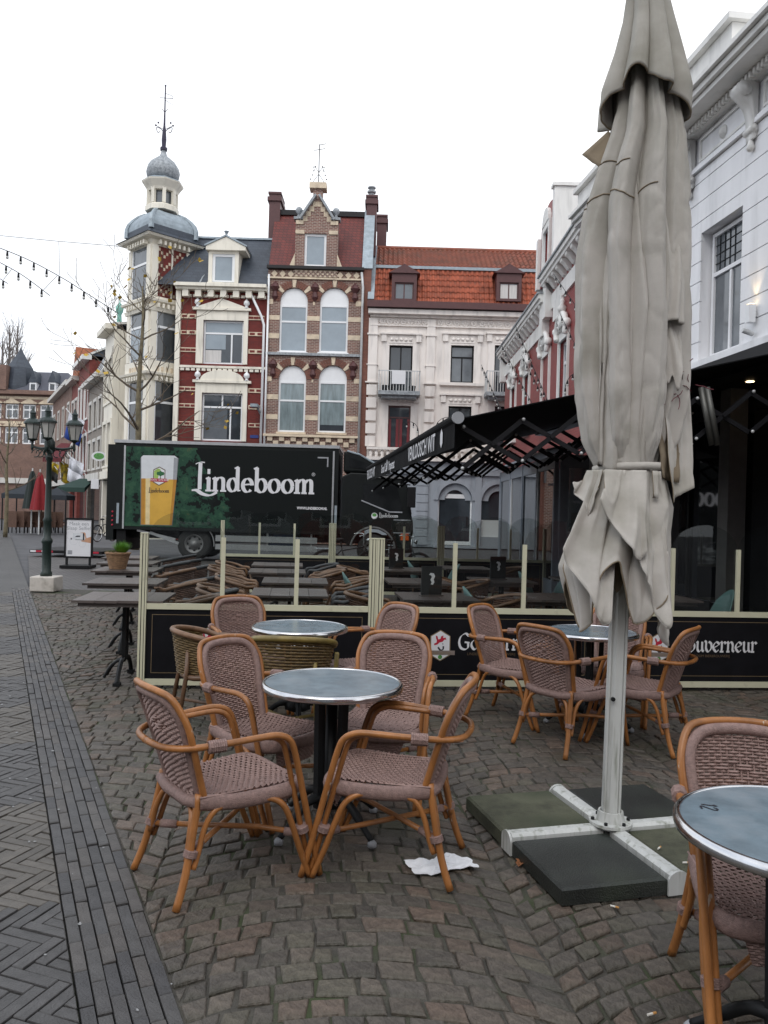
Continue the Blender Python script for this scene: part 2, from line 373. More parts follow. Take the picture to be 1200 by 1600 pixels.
# --- herringbone walkway in alternating bands
walk = MB(); walk.add([st(-2.2, -2.4, -.029), st(-2.2, -.292, -.029), st(14.2, -.292, -.029), st(14.2, -2.4, -.029)], [(0,1,2,3)])
walk = tag(walk.build('walkway', M['bed']), kind='structure'); stones = []
w_, K = .0525, 4; c45 = math.sqrt(.5)
for x in range(-260, 260):
    for y in range(-260, 260):
        d = (x - y) % (2 * K)
        if d == 0: r0 = (x, y, x + K, y + 1)
        elif d == 2 * K - 1: r0 = (x, y, x + 1, y + K)
        else: continue
        cx, cy = (r0[0] + r0[2]) / 2 * w_, (r0[1] + r0[3]) / 2 * w_
        t, n = (cx - cy) * c45 + 5, (cx + cy) * c45 - 1.3
        if n > -.18 or n < -1.7 or t < -1.6 or t > 13.2: continue
        g_ = .003; cs = []; mn = 0
        for (px, py) in ((r0[0]*w_+g_, r0[1]*w_+g_), (r0[2]*w_-g_, r0[1]*w_+g_), (r0[2]*w_-g_, r0[3]*w_-g_), (r0[0]*w_+g_, r0[3]*w_-g_)):
            tt, nn = (px - py) * c45 + 5, (px + py) * c45 - 1.3
            cs.append(st(tt, nn)); mn = min(nn, mn)
        if mn > -.30: continue
        cs = clip(cs, -.2945, False)
        if len(cs) < 3: continue
        dark = int(math.floor((t - 1.0 + rnd.uniform(-.03, .03)) / 1.15)) % 2
        k = rnd.uniform(.85, 1.15)
        tn = (.98 * k, .97 * k, .97 * k) if dark else (1.38 * k, 1.27 * k, 1.10 * k)
        stones.append((cs, rnd.uniform(-.003, .003), .045, .004, .004, .003, tn))
lay(stones, 'paver', 'pavers', M['clinker'], walk)
sheet('cobbled_square', [st(13.3, .0), O + E2 * 10.6 + E1 * 12, O + E2 * 22 + E1 * 12, st(24, .3)], -.012, M['far_cobble'])
sheet('side_pavement', [st(-3, -9), st(-3, -1.66), st(13.2, -1.66), st(13.2, -9)], -.014, M['far_walk'])
sheet('far_walkway', [st(13.0, -9), st(13.0, -.29), st(45, -.29), st(45, -9)], -.008, M['far_walk'])
sheet('far_gutter_strip', [st(13.6, -.29), st(13.6, .0), st(40, .0), st(40, -.29)], -.004, M['far_walk'])
# --- spots of gum and old paint on the clinkers
b_ = MB()
for i in range(70):
    t, n = rnd.uniform(-.5, 7), rnd.uniform(-.6, .02); r = rnd.choice([.004, .006, .009, .013]); k = 9
    pts = [st(t + math.cos(q * 2 * PI / k) * r * rnd.uniform(.5, 1.6), n + math.sin(q * 2 * PI / k) * r * rnd.uniform(.4, 1.0), .0052) for q in range(k)]
    b_.add(pts, [tuple(range(k))])
tag(b_.build('gum_spots', M['gum'], strip), kind='stuff')
# ================================================================== TERRACE FURNITURE (near)
M['cane'] = pm('rattan_cane', (.31, .125, .036), .38, var=.34, scale=10, bump=.12, bscale=60, stretch=(1, 1, .35), dirt=((.50, .42, .34), 26, .69, .72), objvar=.1)
M['wicker'] = pm('mauve_wicker', (.275, .180, .157), .62, var=.18, scale=25, bump=.25, bscale=160, objvar=.07)
M['binding'] = pm('wicker_binding', (.25, .163, .143), .6, var=.25, scale=60, bump=.5, bscale=240)
M['olive_cane'] = pm('olive_cane', (.185, .135, .035), .45, var=.3, scale=12); M['olive_wicker'] = pm('olive_wicker', (.125, .080, .028), .65, var=.3, scale=30, bump=.6, bscale=150)
M['tan_cane'] = pm('tan_cane', (.15, .080, .042), .45, var=.35, scale=9, objvar=.15); M['brown_wicker'] = pm('brown_wicker', (.105, .055, .036), .65, var=.3, scale=30, bump=.6, bscale=150)
M['grey_rail'] = pm('grey_wrapped_rail', (.06, .062, .066), .6, var=.3, scale=20)
M['zinc_top'] = pm('blue_grey_tabletop', (.155, .205, .24), .22, var=.22, scale=9, spec=.62, dirt=((.24, .28, .31), 6, .50, .74), bump=.03, bscale=30); M['chrome'] = pm('chrome_rim', (.62, .62, .63), .16, metal=1, var=.12, scale=14)
M['plank'] = pm('dark_wet_plank', (.085, .068, .062), .38, var=.35, scale=5, bump=.35, bscale=40, stretch=(.6, 9, 9), objvar=.25)
# ---- wicker armchair, facing +y
def backp(s, t, off=0.0): return Vector((s, -.205 - .27 * t - .05 * t * t + .9 * s * s + off, .405 + .845 * t))
OUT = [(-.172, -.03), (-.182, .10), (-.196, .24), (-.206, .35), (-.200, .42), (-.172, .48), (-.12, .508), (0, .516)]
OUT = OUT + [(-x, t) for x, t in OUT[-2::-1]]
def half_w(t):
    pts = OUT[:8]
    for (x0, t0), (x1, t1) in zip(pts, pts[1:]):
        if t <= t1: return -(x0 + (x1 - x0) * (t - t0) / (t1 - t0))
    return .0
def strand(b_, pts, w, h, up):            # flat strand with rectangular section
    b_.tube(pts, w, 4, caps=False)
def wicker_parts():
    D = {}
    path = smooth_path([(x * 1.0 + math.copysign(.016, x) if abs(x) > .1 else x, t + (.018 if t > .45 else 0), 0) for x, t in OUT], 3)
    D['back_frame'] = (MB().tube([backp(p.x, p.y, -.004) for p in path], .0145, 8), 'cane')
    path = smooth_path([(x * .93, t - (.012 if t > .45 else 0), 0) for x, t in OUT], 3)
    D['back_border'] = (MB().tube([backp(p.x, p.y, .002) for p in path], .0225, 8), 'binding')
    bw = MB(); t = .02; row = 0
    while t < .478:
        hw = half_w(t) * .93 - .008; n = int(2 * hw / .0115); pts = []
        for k in range(n + 1):
            s = -hw + 2 * hw * k / n; ph = int((s + .5) / .023 + row) % 2
            dia = abs(s) / .085 + abs(t - .345) / .04 < 1
            amp = .0042 if not dia else .0060
            if dia: ph = int((s + .5) / .046 + (row // 2)) % 2
            pts.append(backp(s, t + (.0012 if ph else -.0012), amp if ph else -amp))
        bw.tube(pts, .0050, 4, caps=False); t += .0125; row += 1
    for i in range(-7, 8):
        s = i * .023; top = .49 if abs(i) < 5 else .45
        bw.tube([backp(s, q / 10 * top, 0) for q in range(11)], .0035, 4, caps=False)
    D['back_weave'] = (bw, 'wicker')
    loop = [(-.19, -.20, .415), (-.215, -.05, .400), (-.235, .12, .405), (-.232, .215, .412), (-.18, .262, .408), (0, .275, .400)]
    loop = loop + [(-x, y, z) for x, y, z in loop[-2::-1]]
    lp = smooth_path(loop, 4); sb = MB()
    def sec(i, j):
        p = lp[i]; q = lp[min(i + 1, len(lp) - 1)] - lp[max(i - 1, 0)]; n = Vector((q.y, -q.x, 0)).normalized(); a = 2 * PI * j / 10
        return p + n * (.019 * math.cos(a)) * -1 + Vector((0, 0, -.018 + .034 * math.sin(a)))
    sb.grid(lambda j, i: sec(i, j), 10, len(lp), cu=True); D['seat_border'] = (sb, 'binding')
    rear = MB(); rear.tube([(-.19, -.205, .40), (-.1, -.215, .385), (.1, -.215, .385), (.19, -.205, .40)], .026, 8); D['seat_rear_roll'] = (rear, 'binding')
    sw = MB()
    def hws(y): return interp([(-.21, .18), (-.05, .205), (.12, .225), (.22, .222), (.262, .17)], y)[0]
    def zs(x, y): return .424 - .030 * max(0, 1 - (x / .23) ** 2) * max(0, 1 - ((y - .0) / .30) ** 2)
    y = -.205; row = 0
    while y < .258:
        hw = hws(y); n = max(4, int(2 * hw / .0115)); pts = []
        for k in range(n + 1):
            x = -hw + 2 * hw * k / n; ph = int((x + .5) / .023 + row) % 2
            pts.append((x, y, zs(x, y) + (.0035 if ph else -.0035)))
        sw.tube(pts, .0047, 4, caps=False); y += .0135; row += 1
    for i in range(-9, 10):
        x = i * .023; y1 = .255 if abs(x) < .18 else .2
        sw.tube([(x, -.205 + (y1 + .205) * q / 12, zs(x, -.205 + (y1 + .205) * q / 12)) for q in range(13)], .0038, 4, caps=False)
    D['seat_weave'] = (sw, 'wicker')
    sk = MB()                                            # woven apron under the seat front
    for k in range(9):
        z = .352 - k * .010; wv = .165 - k * .004
        sk.tube([(x / 10 * wv, .268 - .012 * (x / 10) ** 2 - k * .003 + (.003 if (x + k) % 2 else -.003), z) for x in range(-10, 11)], .0052, 4, caps=False)
    D['front_apron'] = (sk, 'wicker')
    return D
def side_parts(sx):
    arm = MB()
    main = smooth_path([(0, -.352, .628), (sx*.13, -.335, .628), (sx*.215, -.262, .632), (sx*.262, -.12, .642), (sx*.282, .02, .650), (sx*.285, .105, .648), (sx*.284, .165, .618), (sx*.281, .195, .55), (sx*.278, .230, .42), (sx*.272, .288, .2), (sx*.268, .345, .0)], 4)
    arm.tube(main, .0145, 8)
    sec = smooth_path([(sx*.240, -.13, .634), (sx*.254, .02, .638), (sx*.256, .092, .635), (sx*.254, .144, .605), (sx*.251, .170, .54), (sx*.249, .202, .42), (sx*.245, .260, .2), (sx*.242, .316, .0)], 4)
    arm.tube(sec, .0125, 8)
    fl = MB(); fl.tube(smooth_path([(sx*.222, .03, .366), (sx*.240, .10, .372), (sx*.256, .158, .335), (sx*.262, .198, .25), (sx*.262, .242, .13), (sx*.258, .297, .0)], 4), .0135, 8)
    rl = MB(); rl.tube(smooth_path([(sx*.185, -.200, .43), (sx*.193, -.222, .30), (sx*.212, -.262, .12), (sx*.228, -.305, .0)], 3), .0165, 8)
    br = MB(); br.tube(smooth_path([(sx*.212, -.06, .378), (sx*.208, -.135, .36), (sx*.198, -.178, .29), (sx*.205, -.205, .20), (sx*.211, -.228, .14)], 3), .0125, 8)
    br.tube(smooth_path([(sx*.10, -.205, .372), (sx*.150, -.212, .345), (sx*.178, -.232, .27), (sx*.190, -.248, .17)], 3), .0125, 8)
    def rings(c, d, r, n, step):
        q = MB(); d = Vector(d).normalized()
        for i in range(n):
            p = Vector(c) + d * step * (i - n / 2); q.tube([p - d * step * .55, p - d*step*.3, p + d * step * .3, p + d*step*.55], [r * .9, r, r, r * .9], 9)
        return q
    b1 = rings((sx*.256, -.155, .637), (sx*.2, 1, .04), .0275, 8, .009)
    b2 = rings((sx*.258, .252, .215), (sx*-.03, .26, -1), .031, 4, .007)
    b3 = rings((sx*.203, -.238, .20), (sx*.05, -.3, -1), .029, 4, .007)
    return arm, fl, rl, br, (b1, b2, b3)
WP = wicker_parts(); SP = {sx: side_parts(sx) for sx in (-1, 1)}
def wicker_chair(label, loc, face, group):
    r = thing('wicker_armchair', label, 'armchair', (loc[0], loc[1], 0.002), math.atan2(face[1], face[0]) - PI / 2, group)
    for k, (b_, m) in WP.items(): b_.build(k, M[m], r, smooth=(m != 'wicker'))
    for sx in (-1, 1):
        arm, fl, rl, br, bs = SP[sx]
        a = arm.build('armrest', M['cane'], r, True); bs[0].build('binding', M['binding'], a)
        f = fl.build('front_leg', M['cane'], r, True); bs[1].build('binding', M['binding'], f)
        l = rl.build('rear_leg', M['cane'], r, True); bs[2].build('binding', M['binding'], l); br.build('brace', M['cane'], l, True)
        s_ = MB().tube([(sx*.255, .255, .195), (sx*.12, .12, .20 + .008 * sx), (-sx*.19, -.235, .20)], .0125, 8).build('stretcher', M['cane'], r, True)
        MB().tube([(sx*.25, .250, .195), (sx*.2, .20, .197)], .019, 8).build('binding', M['binding'], s_, True)
        MB().tube([(-sx*.12, -.155, .20), (-sx*.17, -.21, .20)], .019, 8).build('binding', M['binding'], s_, True)
    return r
G1 = 'mauve wicker armchairs at the round tables'
ch0 = wicker_chair('wicker armchair at far left front, seen from its left side, facing the nearest round table', (-.675, 3.52), (.79, .61), G1)
for loc, face, lab in [
    ((-.62, 4.36), (.80, -.60), 'wicker armchair behind the left front armchair, its seat turned toward the camera'),
    ((.03, 4.60), (-.2, -.98), 'wicker armchair facing the camera straight behind the nearest round table'),
    ((.075, 3.68), (-.98, .21), 'wicker armchair in side view with a rear leg on the white napkin'),
    ((-1.06, 6.40), (.45, -.89), 'wicker armchair against the black screen, left of the second round table'),
    ((-.08, 6.25), (-.75, -.66), 'wicker armchair at the right of the second round table by the screen post'),
    ((1.07, 6.35), (.75, -.55), 'wicker armchair left of the table behind the parasol, facing right'),
    ((1.33, 5.64), (.77, .63), 'wicker armchair with its back to the camera just left of the parasol pole'),
    ((1.88, 5.73), (-.8, .6), 'wicker armchair with its back to the camera just right of the parasol pole'),
    ((1.90, 6.50), (-.35, -.93), 'wicker armchair half hidden behind the parasol pole next to the screen'),
    ((1.30, 2.62), (-.1, -1), 'nearest wicker armchair at the right edge, tucked under the round table numbered 12')]:
    dup(ch0, (loc[0], loc[1], .002), math.atan2(face[1], face[0]) - PI / 2, lab)
# ---- round bistro tables
def bistro(label, loc, h=.735, rot=0.0):
    r = thing('bistro_table', label, 'table', (loc[0], loc[1], 0.002), rot, 'round bistro tables')
    R = .355
    MB().lathe([(R - .012, h - .03), (R - .012, h - .003), (R - .02, h), (1e-3, h + .0005)], 48).build('table_top', M['zinc_top'], r, False)
    rim = MB(); prof = [(R - .012, h - .032), (R, h - .030), (R + .003, h - .018), (R + .001, h - .004), (R - .006, h + .003), (R - .016, h + .003), (R - .017, h - .002)]
    rim.lathe(prof, 64, caps=False).build('rim', M['chrome'], r, True)
    MB().lathe([(.15, h - .05), (.16, h - .036), (.16, h - .0325)], 20).build('top_plate', M['iron'], r)
    for k in range(4):
        a = PI / 4 + k * PI / 2; c, s_ = math.cos(a), math.sin(a)
        MB().bar((c*.075, s_*.075, .12), (c*.085, s_*.085, h - .045), .034, .034, up=(c, s_, 0)).build('column_rod', M['iron'], r)
        l = MB().tube(smooth_path([(c*.05, s_*.05, .17), (c*.14, s_*.14, .16), (c*.24, s_*.24, .085), (c*.31, s_*.31, .03)], 4), [.024]*4 + [.02]*4 + [.015]*5, 8).build('leg', M['iron'], r, True)
        MB().lathe([(.012, .0), (.022, .004), (.022, .022), (.012, .034)], 10, (c*.315, s_*.315, 0)).build('foot_cap', M['print_grey'], l, True)
    MB().lathe([(.03, .10), (.085, .12), (.09, .17), (.05, .20), (.03, .24), (.03, h - .05)], 12).build('column', M['iron'], r, True)
    return r
t1 = bistro('nearest round grey-blue bistro table among the four front wicker armchairs', (-.235, 4.03))
tabs = [t1]
for loc, lab in [((-.60, 5.93), 'second round bistro table in front of the black screen, beside the olive tub chair'),
                 ((1.60, 6.10), 'round bistro table partly behind the parasol pole'),
                 ((1.225, 2.275), 'round bistro table cut by the right edge with the number 12 on top')]:
    tabs.append(dup(t1, (loc[0], loc[1], .002), rnd.uniform(0, 1), lab))
# ---- tub chairs with a woven hoop back
def tub_chair(label, loc, face, cane, wick, group, hb=.76, rail=None):
    r = thing('tub_chair', label, 'armchair', (loc[0], loc[1], .002), math.atan2(face[1], face[0]) - PI / 2, group)
    def hoop(a): return Vector((.27 * math.sin(a), -.02 - .27 * math.cos(a) if abs(a) < PI/2 else -.02 + .22 * (abs(a) - PI/2), 0))
    A = 2.35; na = 33
    def zr(a): return hb - .09 * min(1, (abs(a) / 1.9)) ** 2
    ang = [-A + 2 * A * i / (na - 1) for i in range(na)]
    top = [hoop(a) * 1.03 + Vector((0, 0, zr(a))) for a in ang]
    top = [top[0] + Vector((0, .03, -.10))] + [top[0] + Vector((0, .025, -.03))] + top + [top[-1] + Vector((0, .025, -.03))] + [top[-1] + Vector((0, .03, -.10))]
    MB().tube(top, .021, 8).build('top_rail', M[rail or cane], r, True)
    bk = MB()
    for row in range(17):
        f = row / 16; pts = []
        for i, a in enumerate(ang):
            if abs(a) > 1.55: continue
            p = hoop(a) * (.88 + .14 * f); pts.append(p + Vector((0, 0, .42 + (zr(a) - .43) * f)) + p.normalized() * (.004 if (i + row) % 2 else -.004))
        bk.tube(pts, .0085, 4, caps=False)
    bk.build('back_weave', M[wick], r, False)
    s_ = MB()
    for row in range(22):
        y = -.21 + row * .0205; hw = .235 if y > -.05 else .16 + .07 * (y + .21) / .16
        s_.tube([(-hw + 2 * hw * k / 14, y, .43 + (.004 if (k + row) % 2 else -.004)) for k in range(15)], .0095, 4, caps=False)
    s_.build('seat', M[wick], r, False)
    MB().tube(smooth_path([(-.17, -.21, .41), (-.24, -.05, .41), (-.245, .22, .41), (.245, .22, .41), (.24, -.05, .41), (.17, -.21, .41)], 3, True), .02, 8, True).build('seat_frame', M[cane], r, True)
    for sx in (-1, 1):
        MB().tube([(sx*.275, .165, .60), (sx*.262, .225, .42), (sx*.255, .255, 0)], .016, 8).build('front_leg', M[cane], r, True)
        MB().tube([(sx*.17, -.21, .60), (sx*.18, -.22, .42), (sx*.215, -.285, 0)], .016, 8).build('rear_leg', M[cane], r, True)
        MB().tube([(sx*.255, .245, .17), (-sx*.2, -.255, .175 + .012 * sx)], .012, 8).build('stretcher', M[cane], r, True)
    return r
tub_chair('olive cane tub chair with its back to the camera at the second round table', (-.585, 5.46), (.05, 1), 'olive_cane', 'olive_wicker', 'tub chairs at the second round table')
tub_chair('brown tub chair left of the second round table, behind the wicker armchair', (-1.20, 5.80), (.93, .36), 'tan_cane', 'olive_wicker', 'tub chairs at the second round table', .72)
# ================================================================== PARASOL
M['canvas'] = pm('weathered_canvas', (.50, .472, .432), .85, var=.10, scale=3, bump=.2, bscale=260, dirt=((.25, .235, .19), 3.2, .48, .76))
def add_algae(m):                        # green-grey algae that has settled on the upper cloth, in blotches
    nt = m.node_tree; N = nt.nodes.new; lk = nt.links.new; b = nt.nodes['Principled BSDF']; src = b.inputs['Base Color'].links[0].from_socket
    tc = N('ShaderNodeTexCoord'); sx = N('ShaderNodeSeparateXYZ'); lk(tc.outputs['Object'], sx.inputs[0]); n = N('ShaderNodeTexNoise'); n.inputs['Scale'].default_value = 5; n.inputs['Detail'].default_value = 8; lk(tc.outputs['Object'], n.inputs['Vector'])
    ad = N('ShaderNodeMath'); ad.operation = 'MULTIPLY_ADD'; ad.inputs[1].default_value = 2.6; lk(n.outputs['Fac'], ad.inputs[0]); lk(sx.outputs[2], ad.inputs[2])
    mr = N('ShaderNodeMapRange'); mr.inputs[1].default_value = 3.9; mr.inputs[2].default_value = 5.6; mr.inputs[3].default_value = 0; mr.inputs[4].default_value = .6; lk(ad.outputs[0], mr.inputs[0])
    mx = N('ShaderNodeMix'); mx.data_type = 'RGBA'; lk(mr.outputs[0], mx.inputs[0]); lk(src, mx.inputs[6]); mx.inputs[7].default_value = (.20, .195, .155, 1); lk(mx.outputs[2], b.inputs['Base Color'])
add_algae(M['canvas'])
def add_creases(m):                      # pressed-in creases and slack wrinkles of old canvas
    nt = m.node_tree; N = nt.nodes.new; lk = nt.links.new; b = nt.nodes['Principled BSDF']; old = b.inputs['Normal'].links[0].from_socket
    tc = N('ShaderNodeTexCoord'); mp = N('ShaderNodeMapping'); mp.inputs['Scale'].default_value = (1, 1, .45); mp.inputs['Rotation'].default_value = (.3, .5, 0); lk(tc.outputs['Object'], mp.inputs['Vector'])
    n = N('ShaderNodeTexNoise'); n.noise_type = 'RIDGED_MULTIFRACTAL'; n.inputs['Scale'].default_value = 3.4; n.inputs['Detail'].default_value = 3; n.inputs['Distortion'].default_value = .6; lk(mp.outputs['Vector'], n.inputs['Vector'])
    bp = N('ShaderNodeBump'); bp.inputs['Strength'].default_value = .5; bp.inputs['Distance'].default_value = .018; lk(n.outputs['Fac'], bp.inputs['Height']); lk(old, bp.inputs['Normal']); lk(bp.outputs['Normal'], b.inputs['Normal'])
add_creases(M['canvas'])
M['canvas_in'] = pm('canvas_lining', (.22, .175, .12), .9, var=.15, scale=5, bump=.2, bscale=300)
M['pole_white'] = pm('white_lacquered_pole', (.54, .55, .53), .38, var=.12, scale=3, dirt=((.20, .21, .165), 6, .52, .74), stretch=(6, 6, .6))
M['slab_dark'] = pm('wet_dark_slab', (.017, .020, .017), .42, var=.5, scale=4, bump=.5, bscale=150, dirt=((.026, .034, .020), 2.2, .55, .75)); M['slab_moss'] = pm('mossy_slab', (.080, .082, .052), .85, var=.45, scale=6, bump=.8, bscale=150, dirt=((.035, .045, .024), 3.0, .5, .7))
M['thread'] = pm('frayed_thread', (.13, .03, .04), .9)
PC = Vector((1.16, 3.95, 0)); px_ = thing('parasol', 'closed weathered grey parasol on a white pole with a tied torn canvas', 'parasol', PC)
ax1 = Vector((-.26, .966, 0)); ax2 = Vector((.966, .26, 0))
pole = MB()
def octo(z, r, dx): return [(dx + r * math.cos(PI/8 + k * PI/4), r * math.sin(PI/8 + k * PI/4), z) for k in range(8)]
pole.grid(lambda i, j: Vector(octo([.10, 4.22][j], .047, [0, .055][j])[i]), 8, 2, cu=True)
for k in range(4): a = k * PI/2 + .6; pole.tube([(.050*math.cos(a), .050*math.sin(a), .11), (.055 + .050*math.cos(a), .050*math.sin(a), 4.0)], .006, 6)
po = pole.build('pole', M['pole_white'], px_)
MB().tube([(-.02, -.05, .72), (-.02, -.062, .72)], .011, 8).build('bolt', M['iron'], po)
fl = MB(); fl.lathe([(.055, .098), (.105, .098), (.105, .112), (.055, .112)], 28, caps=False)
fl.lathe([(.055, .08), (.075, .08), (.06, .16), (.05, .16)], 20, caps=False)
fl.build('flange', M['pole_white'], px_)
for k in range(6): a = k * PI/3; MB().lathe([(.009, 0), (.009, .012), (.004, .014)], 8, (.088*math.cos(a), .088*math.sin(a), .112)).build('bolt', M['iron'], px_)
for d in (ax1, -ax1, ax2, -ax2):
    n = Vector((-d.y, d.x, 0)); b_ = MB()
    prof = [(-.038, .03), (-.038, .082), (-.02, .096), (.02, .096), (.038, .082), (.038, .03)]
    b_.add([d * s + n * p[0] + Vector((0, 0, p[1])) for s in (.06, .54) for p in prof], [tuple(range(6)), tuple(range(11, 5, -1))] + [(i, (i+1) % 6, 6 + (i+1) % 6, 6 + i) for i in range(6)])
    arm = b_.build('base_arm', M['pole_white'], px_)
    e = MB(); pr = [(-.052, 0), (.052, 0), (.052, .06)] + [(.052 * math.cos(t), .06 + .042 * math.sin(t)) for t in (.3, .7, 1.2, 1.57, 1.95, 2.45, 2.85)] + [(-.052, .06)]
    e.add([d * s + n * p[0] + Vector((0, 0, p[1] + .001)) for s in (.545, .556) for p in pr], [tuple(range(len(pr)))[::-1], tuple(range(len(pr), 2*len(pr)))] + [(i, (i+1) % len(pr), len(pr) + (i+1) % len(pr), len(pr) + i) for i in range(len(pr))])
    e.build('end_cap', M['pole_white'], arm)
slabs = [(-1, -1, 'slab_dark', 'dark wet concrete ballast slab in front of the parasol pole'), (-1, 1, 'slab_moss', 'moss green ballast slab left of the parasol pole'),
         (1, 1, 'slab_dark', 'dark ballast slab behind the parasol pole'), (1, -1, 'slab_moss', 'moss green ballast slab right of the parasol pole, by the round table')]
for s2, s1, m, lab in slabs:
    c = PC + ax2 * (s2 * .30) + ax1 * (s1 * .30); h = .247
    b_ = MB(); bev = .012
    for z0, z1, i0, i1 in ((.004, .066, h, h), (.066, .076, h, h - bev)):
        P8 = [ax2 * (sx * q) + ax1 * (sy * q) + Vector((0, 0, z)) for z, q in ((z0, i0), (z1, i1)) for sx, sy in ((-1,-1),(1,-1),(1,1),(-1,1))]
        b_.add(P8, [(0,1,5,4),(1,2,6,5),(2,3,7,6),(3,0,4,7)] + ([(3,2,1,0)] if z0 < .01 else [(4,5,6,7)]))
    tag(b_.build('ballast_slab', M[m], None, loc=c), lab, 'slab', 'ballast slabs of the parasol')
# ---- canvas
AX = lambda z: .03 + .012 * z / 4.2
def nz(x, y, z): return mnoise.noise(Vector((x, y, z)))
SIL = [(1.05, -.24, .19), (1.13, -.25, .20), (1.35, -.29, .195), (1.55, -.24, .205), (1.66, -.20, .22), (1.79, -.165, .19), (1.84, -.155, .175), (1.90, -.185, .195), (1.98, -.225, .235), (2.2, -.265, .28), (2.58, -.283, .30), (2.9, -.292, .285), (3.12, -.275, .275), (3.3, -.225, .265), (3.48, -.16, .25), (3.7, -.12, .20), (3.9, -.1, .16)]
def lobes(th, z, depth, n=8, tw=0.0, seed=0.0):
    th2 = th + tw + .10 * nz(seed + math.cos(th) * .9, math.sin(th) * .9, z * .55)
    a = th2 * n / 2
    s = abs(math.cos(a)) ** .65
    skew = .5 * math.sin(2 * a)
    return (1 - depth) + depth * s + depth * .25 * skew
def canvas_pt(th, z, depth, tw, seed, grow=1.0):
    xl, xr = interp(SIL, z); cx = (xl + xr) / 2; w = (xr - xl) / 2 * grow * .91
    r = lobes(th, z, depth, 8, tw, seed)
    cs, sn = math.cos(th), math.sin(th)
    ca, sa = math.cos(th), math.sin(th)
    def ridge(f, sd, zk): return 1 - min(1, abs(nz(ca * f + sd, sa * f, z * zk + sd)) * 3.2)
    fold = .075 * ridge(2.4, seed, .45) + .055 * ridge(4.6, seed + 9, .6) + .020 * ridge(9, seed + 4, .9) - .06
    cr = .035 * ridge(1.7, seed + 2, 2.6) ** 3 + .02 * ridge(3.0, seed + 7, 5.0) ** 4
    r = r + fold - cr + .008 * nz(cs * 9, sn * 9, z * 8)
    # keep outline: the lobes reach the silhouette on the sides
    r = r * (1.0 + .06 * abs(cs))
    return Vector((AX(z) + cx + w * r * cs, .92 * w * r * sn, z))
nu = 260
main = MB(); zs_ = [1.84 + (3.78 - 1.84) * (k / 120) for k in range(121)]
def gather(z): return 1 - .30 * math.exp(-((z - 1.84) / .10) ** 2) * 0
main.grid(lambda i, j: canvas_pt(2 * PI * i / nu, zs_[j], .34 + .22 * math.exp(-((zs_[j] - 1.9) / .18) ** 2) * 0 + .10 * min(1, (zs_[j] - 1.84)), .35 + .10 * zs_[j], 3.1), nu, 121, cu=True)
cv = main.build('canvas', M['canvas'], px_, True)
# seams running round the canvas
for z0, sd in ((3.16, 1.3), (3.30, 4.4)):
    if sd > 2: rng = range(140, 176)
    else: rng = range(100, 200)
    pts = []
    for i in rng:
        th = 2 * PI * i / nu; z = z0 + .07 * nz(math.cos(th) * 2 + sd, math.sin(th) * 2, 0)
        p = canvas_pt(th, z, .34 + .10 * min(1, (z - 1.84)), .35 + .10 * z, 3.1); q = Vector((p.x - AX(z), p.y, 0)).normalized() * .002; pts.append(p + q)
    MB().tube(pts, .0035, 5).build('seam', M['canvas_in'], cv, True)
# skirt below the strap: lapping panels with slanting hems
nl = 300; nz_l = 56
def hem(th):
    a = (th / (2 * PI) * 5 + .15) % 1.0
    saw = .5 - .5 * math.cos(PI * (a / .7 if a < .7 else (1 - a) / .3))
    return 1.08 + .30 * saw + .03 * math.sin(3 * th)
def skirt_pt(i, j):
    th = 2 * PI * i / nl; zb = hem(th); f = j / (nz_l - 1); z = 1.84 - (1.84 - zb) * f
    xl, xr = interp(SIL, max(z, 1.06)); cx = (xl + xr) / 2; w = (xr - xl) / 2
    a = (th / (2 * PI) * 5 + .15) % 1.0
    flare = 1.0 + .22 * (f ** 1.2) * (1 - abs(a - .35) * 1.6)
    r = flare * lobes(th, z, .22, 7, .9 + .25 * f, 7.7) + .08 * f * nz(math.cos(th) * 3, math.sin(th) * 3 + 3, z * 2.2)
    r += .06 * max(0, 1 - abs(nz(math.cos(th) * 2.2 + 2, math.sin(th) * 2.2, z * 2.6)) * 6) * -f
    hk = .035 * max(0, f - .93) / .07 * math.sin(th * 6)
    return Vector((AX(z) + cx + w * (r + hk) * math.cos(th), .95 * w * (r + hk) * math.sin(th), z))
sk = MB(); sk.grid(skirt_pt, nl, nz_l, cu=True)
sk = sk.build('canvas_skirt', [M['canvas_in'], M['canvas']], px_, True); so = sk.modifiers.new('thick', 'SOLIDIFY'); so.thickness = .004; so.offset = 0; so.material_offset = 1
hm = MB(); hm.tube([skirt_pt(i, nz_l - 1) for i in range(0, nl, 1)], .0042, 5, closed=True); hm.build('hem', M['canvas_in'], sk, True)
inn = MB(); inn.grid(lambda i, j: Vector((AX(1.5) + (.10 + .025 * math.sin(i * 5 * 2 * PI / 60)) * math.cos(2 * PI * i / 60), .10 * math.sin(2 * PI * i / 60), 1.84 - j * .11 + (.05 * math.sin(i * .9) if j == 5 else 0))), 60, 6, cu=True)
inn.build('inner_canvas', M['canvas_in'], px_, True)
